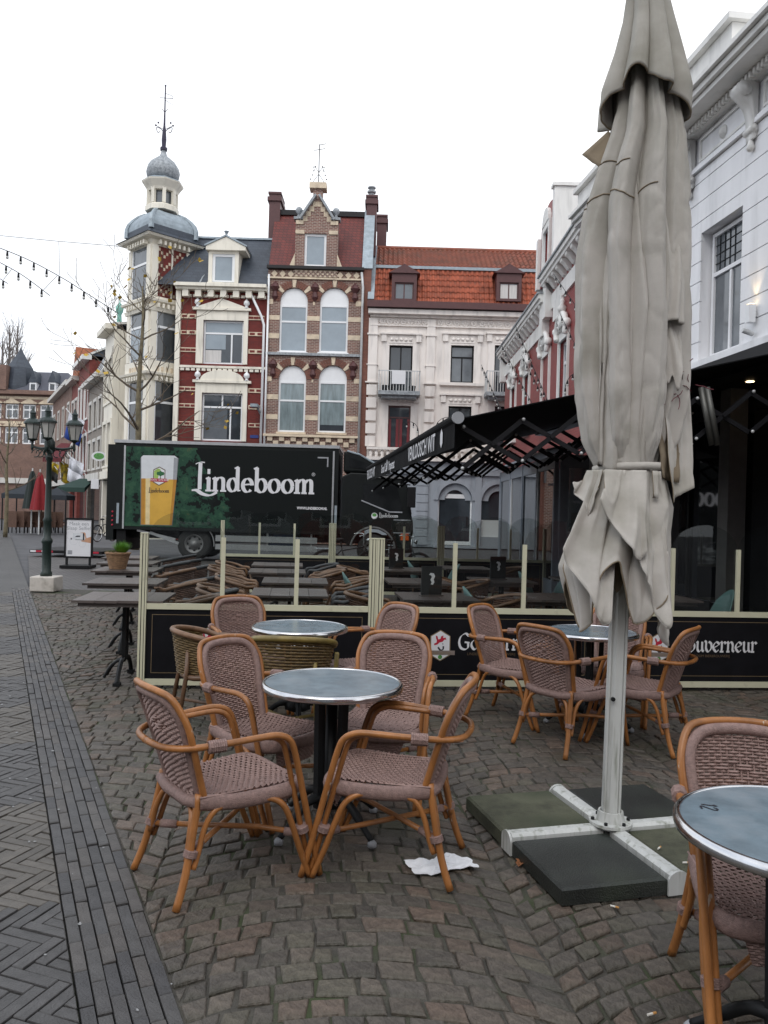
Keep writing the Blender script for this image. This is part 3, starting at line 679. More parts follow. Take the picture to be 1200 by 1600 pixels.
# hanging flaps that stand off the bundle
def flap(name, quad, nx, ny, amp, sd, mat, hemcut=None, tuck=0.0, waves=2.1, rounding=0.0):
    A, B, C_, D_ = [Vector(q) for q in quad]; b_ = MB()
    def P(i, j):
        u, v = i / (nx - 1), j / (ny - 1); p = (A * (1-u) + B * u) * (1-v) + (D_ * (1-u) + C_ * u) * v
        rg = 1 - min(1, abs(nz(u * 3.2 + sd, v * 1.1 + u, sd * 2)) * 3)
        env = (.2 + .8 * v) if tuck == 0 or quad[2][2] > 1.9 else (.15 + 1.9 * v * (1 - v) ** .8)
        w = env * amp * (math.sin(u * waves * PI + v * 1.5 + sd) * .6 + .7 * rg + .5 * nz(u * 2 + sd, v * 3, sd))
        z = p.z + (hemcut(u) * v ** 6 if hemcut else 0) + rounding * (2 * u - 1) ** 4 * v ** 2
        k_ = tuck * ((1 - v) ** 3 + .6 * max(0, 1 - u * 6) + .6 * max(0, u * 6 - 5) * (sd > 2))
        return Vector((p.x * (1 - k_ * .9) + .3 * w, (p.y - w) * (1 - min(.9, k_)), z))
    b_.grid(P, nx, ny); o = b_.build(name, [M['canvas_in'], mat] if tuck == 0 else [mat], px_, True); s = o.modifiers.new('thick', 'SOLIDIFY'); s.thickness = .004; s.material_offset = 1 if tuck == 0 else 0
    if rounding: MB().tube([P(0, j) for j in range(ny // 2, ny)] + [P(i, ny - 1) for i in range(1, nx)] + [P(nx - 1, j) for j in range(ny - 2, ny // 2, -1)], .0045, 5).build('hem', mat, o, True)
    return o
# lower lapping flounces (front-left, front, right)
for q, a_, s_ in [
    (((-.12, -.15, 1.83), (.07, -.17, 1.83), (.045, -.27, 1.40), (-.17, -.25, 1.60)), .030, .3),
    (((-.16, -.10, 1.83), (-.02, -.16, 1.83), (-.10, -.24, 1.08), (-.31, -.15, 1.36)), .035, 2.0),
    (((.0, -.16, 1.83), (.15, -.14, 1.83), (.17, -.22, 1.08), (.03, -.26, 1.32)), .035, 4.1),
    (((.11, -.14, 1.83), (.205, -.03, 1.83), (.225, -.06, 1.00), (.12, -.19, 1.10)), .03, 5.2),
    (((-.17, -.02, 1.83), (-.12, -.14, 1.83), (-.17, -.16, 1.62), (-.245, -.06, 1.68)), .02, 1.2)]:
    flap('canvas_flounce', q, 44, 44, a_, s_, M['canvas'], hemcut=lambda u: .04 * math.sin(u * 5), waves=2.8, rounding=.09)
for q, a_, s_ in [
    (((-.13, -.20, 3.30), (.01, -.235, 3.36), (.045, -.150, 1.84), (-.085, -.140, 1.84)), .06, 1.4),
    (((.02, -.235, 3.42), (.13, -.20, 3.40), (.11, -.135, 1.84), (.02, -.150, 1.84)), .05, 4.0),
    (((.15, -.19, 3.30), (.27, -.07, 3.34), (.25, -.12, 2.56), (.12, -.225, 2.50)), .035, 2.7),
    (((-.23, -.03, 3.10), (-.12, -.22, 3.16), (-.06, -.145, 1.84), (-.155, -.06, 1.84)), .07, 5.5)]:
    flap('canvas_panel', q, 30, 60, a_, s_, M['canvas'], hemcut=lambda u: .02 * math.sin(u * 6), tuck=.62)
tf = flap('torn_flap', ((.14, -.10, 2.36), (.31, -.02, 2.32), (.335, -.03, 1.74), (.20, -.13, 1.705)), 22, 34, .035, 1.0, M['canvas'], hemcut=lambda u: .05 * (u - .5))
flap('torn_edge', ((.08, -.17, 2.86), (.25, -.06, 2.88), (.285, -.11, 2.30), (.15, -.19, 2.24)), 40, 40, .03, 3.3, M['canvas'], hemcut=lambda u: .03 * math.sin(u * 31) + .025 * math.sin(u * 13), tuck=.5)
flap('inner_patch', ((.13, -.12, 2.05), (.27, -.06, 2.05), (.25, -.07, 1.78), (.15, -.13, 1.80)), 10, 10, .02, 6.0, M['canvas_in'])
flap('corner_flap', ((-.10, .02, 3.52), (-.05, -.03, 3.42), (-.13, -.03, 3.28), (-.225, .02, 3.40)), 8, 8, .012, 2.2, M['canvas_in'])
b_ = MB(); rr = random.Random(5)
for i in range(16):
    p = Vector((rr.uniform(.16, .31), -.15 + rr.uniform(-.02, .05), rr.uniform(2.16, 2.34))); pts = [p]
    d = Vector((rr.uniform(-1, 1), rr.uniform(-.8, .1), rr.uniform(-.6, .9))).normalized()
    for k in range(4): d = (d + Vector((rr.uniform(-.5, .5), rr.uniform(-.3, .3), rr.uniform(-.5, .5)))).normalized(); pts.append(pts[-1] + d * .022)
    b_.tube(pts, .0022, 4)
b_.build('frayed_threads', M['thread'], px_)
# strap
sp_ = MB()
def strap(i, j):
    th = 2 * PI * i / 80; r = canvas_pt(th, 1.85, .2, .53, 3.1); c = Vector((AX(1.85) + .012, 0, 0)); d = (Vector((r.x, r.y, 0)) - c)
    k = 1.02; return c + Vector((.172 * math.cos(th) * k, .165 * math.sin(th) * k, 1.825 + .036 * j + .012 * math.cos(th + 1)))
sp_.grid(strap, 80, 2, cu=True); so_ = sp_.build('tie_strap', M['canvas'], px_, True); s = so_.modifiers.new('thick', 'SOLIDIFY'); s.thickness = .006; s.offset = 1
flap('strap_end', ((.10, -.165, 1.83), (.13, -.16, 1.83), (.125, -.185, 1.70), (.10, -.185, 1.70)), 4, 6, .01, 1.1, M['canvas'])
# top cap
def caphem(th): return 3.70 - .20 * max(0, math.sin(2 * th + 2.35)) ** 1.5 - .05 * math.sin(4 * th + .4)
CAP = [(3.45, -.22, .27), (3.69, -.205, .265), (3.88, -.14, .21), (4.05, -.095, .16), (4.16, -.08, .13), (4.30, -.06, .10)]
def cap_pt(i, j):
    th = 2 * PI * i / 220; f = j / 39; z = 4.30 - (4.30 - caphem(th)) * f; xl, xr = interp(CAP, z); w = (xr - xl) / 2
    r = lobes(th, z, .10 + .30 * f, 8, .35 + .3, 1.7) * (.98 - .06 * f) + .07 * f * nz(math.cos(th) * 3, math.sin(th) * 3, z * 2) + .05 * f * (abs(nz(math.cos(th) * 6, math.sin(th) * 6, z)) - .2)
    return Vector((AX(z) + (xl + xr) / 2 + w * r * math.cos(th), w * r * math.sin(th), z))
cp = MB(); cp.grid(cap_pt, 220, 40, cu=True); co = cp.build('vent_cap', M['canvas'], px_, True); s = co.modifiers.new('thick', 'SOLIDIFY'); s.thickness = .004
MB().tube([cap_pt(i, 39) for i in range(220)], .004, 5, closed=True).build('hem', M['canvas_in'], co, True)
MB().lathe([(.06, 4.26), (.085, 4.29), (.07, 4.34), (.02, 4.38)], 16, (AX(4.3), 0, 0)).build('finial', M['black'], px_, True)
for k in range(8):
    a = k * PI/4 + .3; MB().bar((AX(3.9) + .055*math.cos(a), .055*math.sin(a), 4.0), (AX(2.2) + .10*math.cos(a), .10*math.sin(a), 2.0), .022, .016).build('rib', M['pole_white'], px_)
# ---- litter
M['napkin'] = pm('paper_napkin', (.72, .73, .76), .9, var=.06, scale=20)
c0 = gp(688, 1356); b_ = MB()
def napk(i, j):
    u, v = i / 17 * 2 - 1, j / 11 * 2 - 1; a = math.atan2(v, u); e = 1 + .28 * nz(math.cos(a) * 1.8 + 4, math.sin(a) * 1.8, 2)
    x, y = .145 * u * e, .075 * v * e + .02 * math.sin(u * 3)
    return Vector((x, y, .012 + .030 * abs(nz(x * 14, y * 14, 1)) + .016 * abs(nz(x * 40, y * 40, 5))))
b_.grid(napk, 18, 12); nb = b_.build('napkin', M['napkin'], None, False, (c0.x, c0.y, .0), .25); s = nb.modifiers.new('th', 'SOLIDIFY'); s.thickness = .002
tag(nb, 'crumpled white paper napkin under a chair leg on the cobbles', 'napkin')
M['leaf'] = pm('brown_dead_leaf', (.26, .105, .04), .7, var=.4, scale=40); M['butt'] = pm('cigarette_paper', (.68, .66, .60), .8, var=.1)
M['filter'] = pm('cigarette_filter', (.50, .25, .07), .8)
for (x, y, rz, sc, lab) in [(716, 1163, .4, 1.0, 'dead brown leaf on the cobbles behind the side-view wicker armchair'), (813, 1353, 1.2, .9, 'dead brown leaf against the edge of the dark ballast slab'), (1020, 1243, 2.2, .8, 'dead brown leaf behind the parasol base by the nearest armchair')]:
    p = gp(x, y); b_ = MB(); lo = [(-.045, 0), (-.02, .022), (0, .016), (.015, .028), (.03, .01), (.05, .012), (.04, -.006), (.022, -.022), (0, -.012), (-.02, -.02)]
    b_.add([(u * sc, v * sc, .012 + .014 * abs(math.sin(u * 70 + v * 40))) for u, v in lo] + [(0, 0, .010)], [(i, (i + 1) % 10, 10) for i in range(10)])
    o = b_.build('dead_leaf', M['leaf'], None, False, (p.x, p.y, 0), rz); s = o.modifiers.new('th', 'SOLIDIFY'); s.thickness = .0015; tag(o, lab, 'leaf', 'dead leaves on the cobbles')
for (x, y, z, rz, lab) in [(1072, 1349, .083, .1, 'white cigarette butt lying on the right moss green slab'), (960, 1418, .008, -.5, 'cigarette butt on the cobbles in front of the dark slab'), (1018, 1586, .008, .4, 'cigarette butt at the bottom edge of the cobbles'), (1030, 1326, .083, .9, 'cigarette butt beside the parasol base arm')]:
    p = gp(x, y, z); r_ = thing('cigarette_butt', lab, 'litter', p, rz, 'cigarette butts')
    MB().tube([(-.016, 0, .004), (.004, 0, .004)], .004, 7).build('paper', M['butt'], r_); MB().tube([(.0042, 0, .004), (.018, 0, .004)], .0041, 7).build('filter', M['filter'], r_)
# ================================================================== LETTERING (flat print built from pen strokes)
def pen(strokes, w=.2, ang=20, thin=.06, x0=0.0, y0=0.0, sc=1.0, out=None, k=5):
    """strokes: list of polylines in glyph units; returns quads of a broad pen held at ang"""
    out = [] if out is None else out; an = math.radians(ang)
    for s in strokes:
        wm_ = 1.0
        if isinstance(s, tuple): s, wm_ = s
        pts = smooth_path([(p[0], p[1], 0) for p in s], k) if len(s) > 2 else [Vector((p[0], p[1], 0)) for p in s]
        L_, R_ = [], []
        for i, p in enumerate(pts):
            d = (pts[min(i + 1, len(pts) - 1)] - pts[max(i - 1, 0)])
            t = math.atan2(d.y, d.x); h = (thin + (w - thin) * abs(math.sin(t - an))) * wm_ / 2
            n = Vector((-math.sin(t), math.cos(t), 0)) * h; L_.append(p + n); R_.append(p - n)
        for i in range(len(pts) - 1):
            out.append([((q.x + x0) * sc, (q.y + y0) * sc) for q in (R_[i], R_[i+1], L_[i+1], L_[i])])
    return out
def oval(cx, cy, rx, ry, a0=0, a1=360, n=14): return [(cx + rx * math.cos(math.radians(a0 + (a1 - a0) * i / n)), cy + ry * math.sin(math.radians(a0 + (a1 - a0) * i / n))) for i in range(n + 1)]
RG = {  # roman, x-height 1: (strokes, advance)
 'L': ([[(.42, 1.95), (.40, 1.0), (.40, .1)], ([(.08, 1.86), (.42, 2.0), (.72, 1.98)], .55), ([(-.15, .02), (.2, .02), (.62, -.22), (1.15, -.30), (1.62, -.06)], 1.25)], .82),
 'i': ([[(.2, .95), (.2, .03)], ([(.0, .84), (.24, .97)], .9), ([(-.02, .03), (.42, .03)], 1.1), ([(.1, 1.36), (.3, 1.36)], 3.0)], .46),
 'n': ([[(.2, .95), (.2, .03)], ([(.0, .84), (.24, .97)], .9), ([(-.02, .03), (.42, .03)], 1.1), [(.24, .72), (.44, .93), (.64, .93), (.76, .75), (.76, .03)], ([(.56, .03), (.98, .03)], 1.1)], 1.0),
 'd': ([oval(.42, .47, .30, .45), [(.76, 1.72), (.76, .08)], ([(.54, 1.62), (.80, 1.75)], .9), ([(.76, .06), (.98, .10)], 1.1)], 1.02),
 'e': ([oval(.44, .47, .32, .46, 0, 318, 18), ([(.16, .50), (.74, .56)], 1.1)], .88),
 'b': ([[(.2, 1.72), (.2, .06)], ([(-.02, 1.62), (.24, 1.75)], .9), oval(.52, .47, .32, .46)], .98),
 'o': ([oval(.45, .47, .34, .46)], .93),
 'm': ([[(.2, .95), (.2, .03)], ([(.0, .84), (.24, .97)], .9), ([(-.02, .03), (.42, .03)], 1.1), [(.24, .72), (.42, .93), (.58, .93), (.68, .75), (.68, .03)], ([(.50, .03), (.88, .03)], 1.1), [(.72, .72), (.92, .93), (1.08, .93), (1.18, .75), (1.18, .03)], ([(1.0, .03), (1.40, .03)], 1.1)], 1.4)}
BL = {  # broken script
 'G': ([[(1.0, 1.32), (.72, 1.50), (.30, 1.22), (.14, .70), (.30, .18), (.68, .02), (.98, .20), (.98, .66)], ([(.66, .70), (1.12, .64)], .9), ([(.98, 1.20), (1.0, 1.48)], .6)], 1.2),
 'o': ([[(.42, .96), (.14, .66), (.14, .30), (.42, .02), (.70, .32), (.70, .66), (.42, .96)]], .84),
 'u': ([[(.06, .88), (.2, .95), (.2, .26), (.38, .03), (.66, .28)], [(.66, .97), (.68, .20), (.84, .05)]], .86),
 'v': ([[(.04, 1.05), (.2, .92), (.2, .32), (.44, .02), (.72, .36), (.70, .80), (.46, .98)]], .82),
 'e': ([[(.66, .22), (.42, .02), (.14, .32), (.14, .66), (.42, .96), (.68, .72), (.20, .42)]], .76),
 'r': ([[(.04, .86), (.2, .96), (.2, .16), (.08, .04)], ([(.02, .04), (.40, .04)], 1.1), [(.22, .74), (.46, .96), (.62, .80)]], .64),
 'n': ([[(.04, .86), (.2, .96), (.2, .16), (.08, .04)], ([(.04, .04), (.38, .04)], 1.1), [(.22, .72), (.48, .96), (.68, .74), (.68, .18), (.84, .05)]], .88)}
def word(txt, font, w, ang, thin, sc):
    out = []; x = 0
    for c in txt:
        st_, adv = font[c]; pen(st_, w, ang, thin, x, 0, sc, out); x += adv
    return out, x * sc
def place_quads(quads, name, mat, parent, org, ux, uz, lift=.0):
    """2-D quads onto a plane through org spanned by ux, uz; every stroke lifted a hair so none coincide"""
    b_ = MB(); n = Vector(ux).cross(Vector(uz)).normalized()
    for i, q in enumerate(quads):
        b_.add([Vector(org) + Vector(ux) * p[0] + Vector(uz) * p[1] + n * (lift + .00001 * (i % 60)) for p in q], [tuple(range(len(q)))])
    return b_.build(name, mat, parent)
def sans(txt, name, mat, parent, org, size, ux=(1,0,0), uz=(0,0,1), sx=1.0, align='LEFT', bold=0.0):
    cu = bpy.data.curves.new(name, 'FONT'); cu.body = txt; cu.size = size; cu.align_x = align; cu.offset = bold; cu.resolution_u = 3
    tmp = bpy.data.objects.new('lettering_tmp', cu); me = bpy.data.meshes.new_from_object(tmp)
    bpy.data.objects.remove(tmp); bpy.data.curves.remove(cu)
    ux, uz = Vector(ux), Vector(uz)
    for v in me.vertices: v.co = Vector(org) + ux * v.co.x * sx + uz * v.co.y
    me.materials.clear(); me.materials.append(mat); return ob(name, me, parent)
def hexa(w, h, cut): return [(0, h/2), (w/2, h/2 - cut), (w/2, -h/2 + cut), (0, -h/2), (-w/2, -h/2 + cut), (-w/2, h/2 - cut)]
# the number painted on the front table
qs = pen([[(0, .0), (.0, 1.0)], [(-.2, .75), (0, 1.0)], [(.35, .75), (.6, 1.0), (.85, .75), (.35, 0), (.9, .0)]], .16, 30, .12, sc=.045)
num = place_quads(qs, 'painted_number', M['print_black'], tabs[3], Vector((0, 0, .7365)), Vector((1, 0, 0)), Vector((0, 1, 0)))
tabs[3].rotation_euler = (0, 0, 0); num.location = (-.235, .16, .0); num.rotation_euler = (0, 0, -1.9)
# ================================================================== WIND SCREENS
RT = math.atan2(.108, .9942)
UW = 2.08
def screen_unit(label, loc, rot, group, full=True):
    r = thing('wind_screen', label, 'wind screen', loc, rot, group)
    for x0 in (0.0, UW - .066):
        p = MB(); p.bx(x0 + .001, x0 + .065, -.028, .028, .005, 1.35)
        q = p.build('post', M['screen_alu'], r)
        g_ = MB(); g_.bx(x0 + .020, x0 + .027, -.0285, .0285, .02, 1.352); g_.bx(x0 + .047, x0 + .052, -.0285, .0285, .02, 1.352); g_.build('groove', M['black'], q)
        MB().bx(x0 - .0, x0 + .066, -.031, .031, 1.352, 1.362).build('cap', M['screen_alu'], q)
    a, b = .066, UW - .067
    MB().bx(a, b, -.022, .022, .03, .085).build('bottom_rail', M['screen_alu'], r); MB().bx(a, b, -.022, .022, .695, .745).build('middle_rail', M['screen_alu'], r)
    pn = MB().bx(a, b, -.010, .010, .0855, .6945).build('panel', M['screen_black'], r)
    ln = MB()
    for x0, x1, z0, z1 in ((a+.05, b-.05, .135, .139), (a+.05, b-.05, .645, .649), (a+.05, a+.054, .139, .645), (b-.054, b-.05, .139, .645)): ln.bx(x0, x1, -.0112, -.0103, z0, z1)
    ln.build('gold_border', M['gold'], pn)
    bw = (b - a) / 3
    for k in range(3):
        x0, x1 = a + k * bw + .003, a + (k + 1) * bw - .003; n = 14
        pol = [(x0, .746), (x1, .746)] + [((x0 + x1)/2 + (x1 - x0)/2 * math.cos(PI * i / n), 1.33 + .23 * math.sin(PI * i / n)) for i in range(n + 1)]
        MB().prism(pol, .008, .014).build('pane', M['glass'], r)
        if k: MB().bx(x0 - .022, x0 + .016, -.02, .005, .746, 1.335).build('glazing_post', M['screen_alu'], r)
    if full:
        em = Vector((.60, -.0118, .40)); X, Z = Vector((1, 0, 0)), Vector((0, 0, 1))
        place_quads([hexa(.185, .285, .055)], 'emblem_border', M['gold'], pn, em, X, Z); place_quads([hexa(.168, .266, .05)], 'emblem_field', M['print_white'], pn, em, X, Z, .0006)
        lion = [[(-.055, .002), (-.03, .008), (-.008, .028), (.018, .034), (.040, .056), (.056, .05), (.046, .074), (.024, .068), (.028, .092), (.006, .084), (.0, .062), (-.02, .056), (-.028, .084), (-.044, .09), (-.04, .062), (-.032, .046), (-.036, .026), (-.058, .018)]]
        place_quads(lion, 'emblem_lion', M['print_red'], pn, em, X, Z, .0012)
        place_quads(pen([[(-.02, -.015), (0, -.04), (.025, -.035), (.028, -.005)], [(.02, .012), (.026, .018)]], .016, 30, .008), 'emblem_letter', M['print_black'], pn, em, X, Z, .0012)
        place_quads([[(-.135, -.085), (.135, -.085), (.135, -.045), (-.135, -.045)]], 'emblem_ribbon', pm('ribbon_print', (.22, .18, .16), .5), pn, em, X, Z, .0018)
        place_quads([[(.02 * math.cos(t), -.105 + .02 * math.sin(t)) for t in [k * PI/5 for k in range(10)]]], 'emblem_tree', M['print_green'], pn, em, X, Z, .0012)
        sans("t Goei van hier", 'emblem_motto', M['gold'], pn, em + Vector((0, -.0026, -.076)), .034, align='CENTER')
        qs, wd = word('Gouverneur', BL, .24, 38, .05, .098)
        place_quads(qs, 'lettering', M['print_white'], pn, Vector((.76, -.0118, .365)), X, Z)
        sans('LINDEBOOM BIERBROUWERIJ', 'small_lettering', M['print_dim'], pn, Vector((.85, -.0118, .315)), .034)
    return r
SA = Vector((-2.12, 7.0, 0)); GS = 'wind screens along the front of the terrace'
u1 = screen_unit('left front wind screen, its lettering half hidden by chairs of the second table', SA, RT, GS)
for k, lab in ((1, 'middle front wind screen with lion emblem and white script, left of the parasol'), (2, 'right front wind screen with white script ending in rneur, right of the parasol')):
    dup(u1, SA + E1 * (UW * k), RT, lab, GS)
SB = at(342, 940, 14.9); SB.z = 0; GB = 'wind screens along the back of the terrace'
v1 = screen_unit('far wind screen in front of the delivery truck side guard', SB, RT, GB, full=False)
for k, lab in ((1, 'far wind screen in front of the truck cab and the parked bicycles'), (2, 'far wind screen under the awning in front of the arched door')):
    dup(v1, SB + E1 * (UW * k), RT, lab, GB)
# ================================================================== PLANK TABLES AND THEIR CHAIRS
def plank_table(label, loc, rot, L_, D_, group, h=.76, npl=5):
    r = thing('plank_table', label, 'table', (loc[0], loc[1], .002), rot, group); w = L_ / npl
    pl = MB().bx(-w/2 + .002, w/2 - .002, -D_/2, D_/2, h - .022, h).mesh('plank', M['plank'])
    for k in range(npl): ob('plank', pl, r, (-L_/2 + w * (k + .5), 0, rnd.uniform(-.002, .002)))
    ap = MB()
    for y in (-D_/2 + .06, D_/2 - .06): ap.bx(-L_/2 + .05, L_/2 - .05, y - .03, y + .03, h - .06, h - .0245)
    ap.build('batten', M['plank'], r)
    for x in ((-L_/2 + .32, L_/2 - .32) if L_ > 1 else (0,)):
        l = MB()
        for dy in (-.05, .05): l.bar((x, dy, .17), (x, dy, h - .06), .035, .03)
        for s in (-1, 1): l.tube(smooth_path([(x, s*.05, .20), (x, s*.14, .185), (x, s*.24, .11), (x, s*.30, .025)], 4), .02, 6); l.bx(x - .03, x + .03, s*.30 - .035, s*.30 + .035, 0, .03)
        l.bar((x, -.05, .45), (x, .05, .35), .02); l.bar((x, .05, .45), (x, -.05, .35), .02); l.bar((x, 0, h - .062), (x, 0, h - .062 - .001), .1)
        for s in (-1, 1): l.tube(smooth_path([(x - .17, s * .05, .025), (x - .10, s*.05, .14), (x, s*.04, .2)], 3), .014, 6)
        l.build('trestle_leg', M['iron'], r)
    return r
GT = 'plank tables in the outer row'
outer = [(6.93, -2.69), (8.45, -3.17), (10.06, -3.67), (11.35, -4.06), (12.55, -4.42)]
names = ['nearest dark plank table sticking out left of the cream screen post', 'second plank table of the outer row, behind the nearest one', 'plank table with the wicker basket plant on it', 'fourth plank table of the outer row, just behind the plant', 'farthest plank table of the outer row beside the truck wheel']
TL, TD = .78, .75; ro = math.radians(6)
GC = 'woven tub chairs along the plank tables'
tubc = tubg = None
for i, (Yf, Xl) in enumerate(outer):
    c = Vector((Xl, Yf, 0)) + Vector((math.cos(ro), math.sin(ro), 0)) * TL/2 + Vector((-math.sin(ro), math.cos(ro), 0)) * TD/2
    w = ['nearest', 'second', 'third', 'fourth', 'farthest'][i]
    if i == 0: pt = plank_table(names[0], c, ro, TL, TD, GT, npl=4)
    else: dup(pt, (c.x, c.y, .002), ro, names[i])
    for j, (dx, dy) in enumerate(((.56, .02), (.60, .62))):
        p = c + Vector((dx, dy, 0)); a_ = math.atan2(.15 if j else .05, -1) - PI/2 + rnd.uniform(-.15, .15); lab = ('tub chair pulled up to the right end of the %s outer plank table' if j == 0 else 'tub chair standing just behind the right end of the %s outer plank table') % w
        if tubc is None: tubc = tub_chair(lab, p, (-1, 0), 'tan_cane', 'brown_wicker', GC, .78, 'tan_cane')
        elif tubg is None: tubg = tub_chair(lab, p, (-1, .1), 'tan_cane', 'brown_wicker', GC, .78, 'grey_rail')
        else: dup(tubg if (j or i > 2) else tubc, (p.x, p.y, .002), a_, lab, GC)
inner = [(7.75, -1.32, -.55), (9.1, -1.41, -.65), (10.5, -1.80, -1.05), (11.8, -1.97, -1.22)]
GI = 'square plank tables in the inner row'
for i, (Yf, x0, x1) in enumerate(inner):
    c = Vector(((x0 + x1)/2, Yf + .38, 0)); w = ['nearest', 'second', 'third', 'farthest'][i]
    if i == 0: sq = plank_table('nearest square plank table seen through the left glass screen', c, RT, .76, .76, GI, npl=4)
    else: dup(sq, (c.x, c.y, .002), RT, '%s square plank table seen through the left glass screen' % w)
    for s in (-1, 1):
        src = tubc if (s < 0 or i in (1, 2)) else tubg
        for dy in (-.02, .40) if i < 3 else (0,):
            p = c + E1 * (s * (.62 if dy < .1 else .66)) + E2 * dy
            dup(src, (p.x, p.y, .002), math.atan2(-s * E1.y, -s * E1.x) - PI/2 + rnd.uniform(-.1, .1), 'woven tub chair %s of the %s square table behind glass%s' % ('left' if s < 0 else 'right', w, '' if dy < .1 else ', farther of its pair'), GC)
# under the awning
M['teal'] = pm('teal_shell', (.09, .17, .165), .45, var=.12); M['menu_black'] = pm('menu_card_black', (.01, .01, .01), .5)
def shell_chair(label, loc, face):
    r = thing('shell_chair', label, 'chair', (loc[0], loc[1], .002), math.atan2(face[1], face[0]) - PI/2, 'teal shell chairs under the awning')
    b_ = MB()
    def P(i, j):
        u = i / 12 * 2 - 1; v = j / 12; x = .22 * u * (1 - .35 * max(0, v - .65) ** 2 * 8 * .3)
        if v < .5: y = .22 - .84 * v; z = .44 + .05 * u * u
        else: f = (v - .5) / .5; y = -.20 - .10 * f + .10 * u * u; z = .45 + .40 * f - .12 * f * u * u; x = .22 * u * (1 - .30 * f * f)
        return Vector((x, y, z))
    b_.grid(P, 13, 13); o = b_.build('shell', M['teal'], r, True); s = o.modifiers.new('t', 'SOLIDIFY'); s.thickness = .014
    for sx in (-1, 1):
        for sy in (-1, 1): MB().tube([(sx*.15, sy*.14 - .02, .45), (sx*.22, sy*.22 - .02, 0)], .012, 6).build('leg', M['tan_cane'], r)
    return r
GA = 'square plank tables under the awning'
aw = [(8.1, .55), (9.9, .42), (11.9, .25), (8.4, 1.75), (10.4, 1.55), (12.6, 1.30), (8.7, 2.95), (10.9, 2.75)]
awn_names = ['nearest the middle screen', 'second along the awning edge', 'farthest along the awning edge', 'behind the right glass post', 'midway under the awning', 'deepest under the awning', 'nearest the dark shop front', 'farther along the shop front']
sh = None
M['menu_white'] = M['print_white']
for i, (Y, X) in enumerate(aw):
    dup(sq, (X, Y, .002), RT, 'square plank table ' + awn_names[i], GA)
    for s in (-1, 1):
        p = Vector((X, Y, 0)) + E1 * (s * .62); f = (-s * E1.x, -s * E1.y)
        where = '%s of table %s' % ('left' if s < 0 else 'right', awn_names[i])
        if (i + (s > 0)) % 2 == 0 or i in (0,):
            dup(tubc, (p.x, p.y, .002), math.atan2(f[1], f[0]) - PI/2, 'brown tub chair ' + where, 'tub chairs under the awning')
        else:
            if sh is None: sh = shell_chair('teal shell chair ' + where, p, f)
            else: dup(sh, (p.x, p.y, .002), math.atan2(f[1], f[0]) - PI/2, 'teal shell chair ' + where)
    if i in (0, 2, 4, 6):
        m_ = thing('menu_stand', 'black menu card with white emblem on the table ' + awn_names[i], 'menu', (X - .05, Y, .763), RT + .2, 'menu cards on the tables')
        MB().bx(-.11, .11, -.008, .008, .012, .30).build('card', M['menu_black'], m_); MB().bx(-.12, .12, -.04, .04, 0, .0115).build('foot', M['plank'], m_)
        place_quads([[(-.012, .12), (.012, .115), (.028, .14), (.02, .17), (.035, .20), (.02, .23), (-.015, .235), (-.03, .215), (-.012, .212), (.0, .195), (-.015, .165), (.0, .14)]], 'emblem', M['print_white'], m_, Vector((0, -.0088, 0)), Vector((1, 0, 0)), Vector((0, 0, 1)))
# ================================================================== AWNING
A0 = Vector((.70, 7.60, 0)); AL, AP, ZF, ZW = 9.5, 3.72, 2.50, 3.42
M['awning'] = pm('black_awning_cloth', (.008, .008, .009), .85, var=.2, bump=.2, bscale=300, spec=.12); M['arm_black'] = pm('black_lacquer', (.010, .010, .012), .5, spec=.25)
an = thing('awning', 'large black awning with white lettering on its valance, spread over the terrace', 'awning', A0, RT)
fb = MB(); fb.add([(0, 0, ZF), (0, AL, ZF), (AP, AL, ZW), (AP, 0, ZW), (0, 0, ZF + .012), (0, AL, ZF + .012), (AP, AL, ZW + .012), (AP, 0, ZW + .012)], [(0,1,2,3),(7,6,5,4),(0,4,5,1),(1,5,6,2),(2,6,7,3),(3,7,4,0)])
fb.build('cloth', M['awning'], an)
nv = 60
va = MB(); va.grid(lambda i, j: Vector((-.052 + .006 * math.sin(i * 1.3) * j, AL * i / nv, ZF + .0 - .27 * j)), nv + 1, 2)
va = va.build('valance', M['awning'], an); s = va.modifiers.new('t', 'SOLIDIFY'); s.thickness = .004
MB().tube([(-.03, -.02, ZF + .01), (-.03, AL + .02, ZF + .01)], .05, 12).build('front_bar', M['awning'], an)
MB().lathe([(.001, 0), (.058, 0), (.058, .03), (.001, .03)], 16, M=Matrix.Translation((-.03, -.02, ZF + .01)) @ Matrix.Rotation(PI/2, 4, 'X')).build('bar_end_cap', M['print_grey'], an)
MB().bx(AP - .12, AP + .14, -.05, AL + .05, ZW - .06, ZW + .18).build('cassette', M['arm_black'], an)
cols = [('VENLOOSCH WIT', 1.0, 2.1, True), ("Grand Café   l'Imperaat", 4.6, 1.9, False), ('VENLOOSCH WIT', 7.7, 1.7, True)]
for txt, y0, wl, big in cols:
    o = sans(txt, 'lettering', M['print_white'], va, Vector((-.067, AL, 0)), .26 if big else .20, ux=(0, -1, 0), uz=(0, 0, 1), sx=.62, bold=.004)
    xs = [v.co.y for v in o.data.vertices]; w = max(xs) - min(xs)
    for v in o.data.vertices: v.co = Vector((v.co.x, y0 + (v.co.y - min(xs)) * wl / w, v.co.z + ZF - .22))
for y0 in (.62, 5.62):
    place_quads([hexa(.14, .20, .05)], 'emblem', M['print_white'], va, Vector((-.067, y0, ZF - .13)), Vector((0, -1, 0)), Vector((0, 0, 1)))
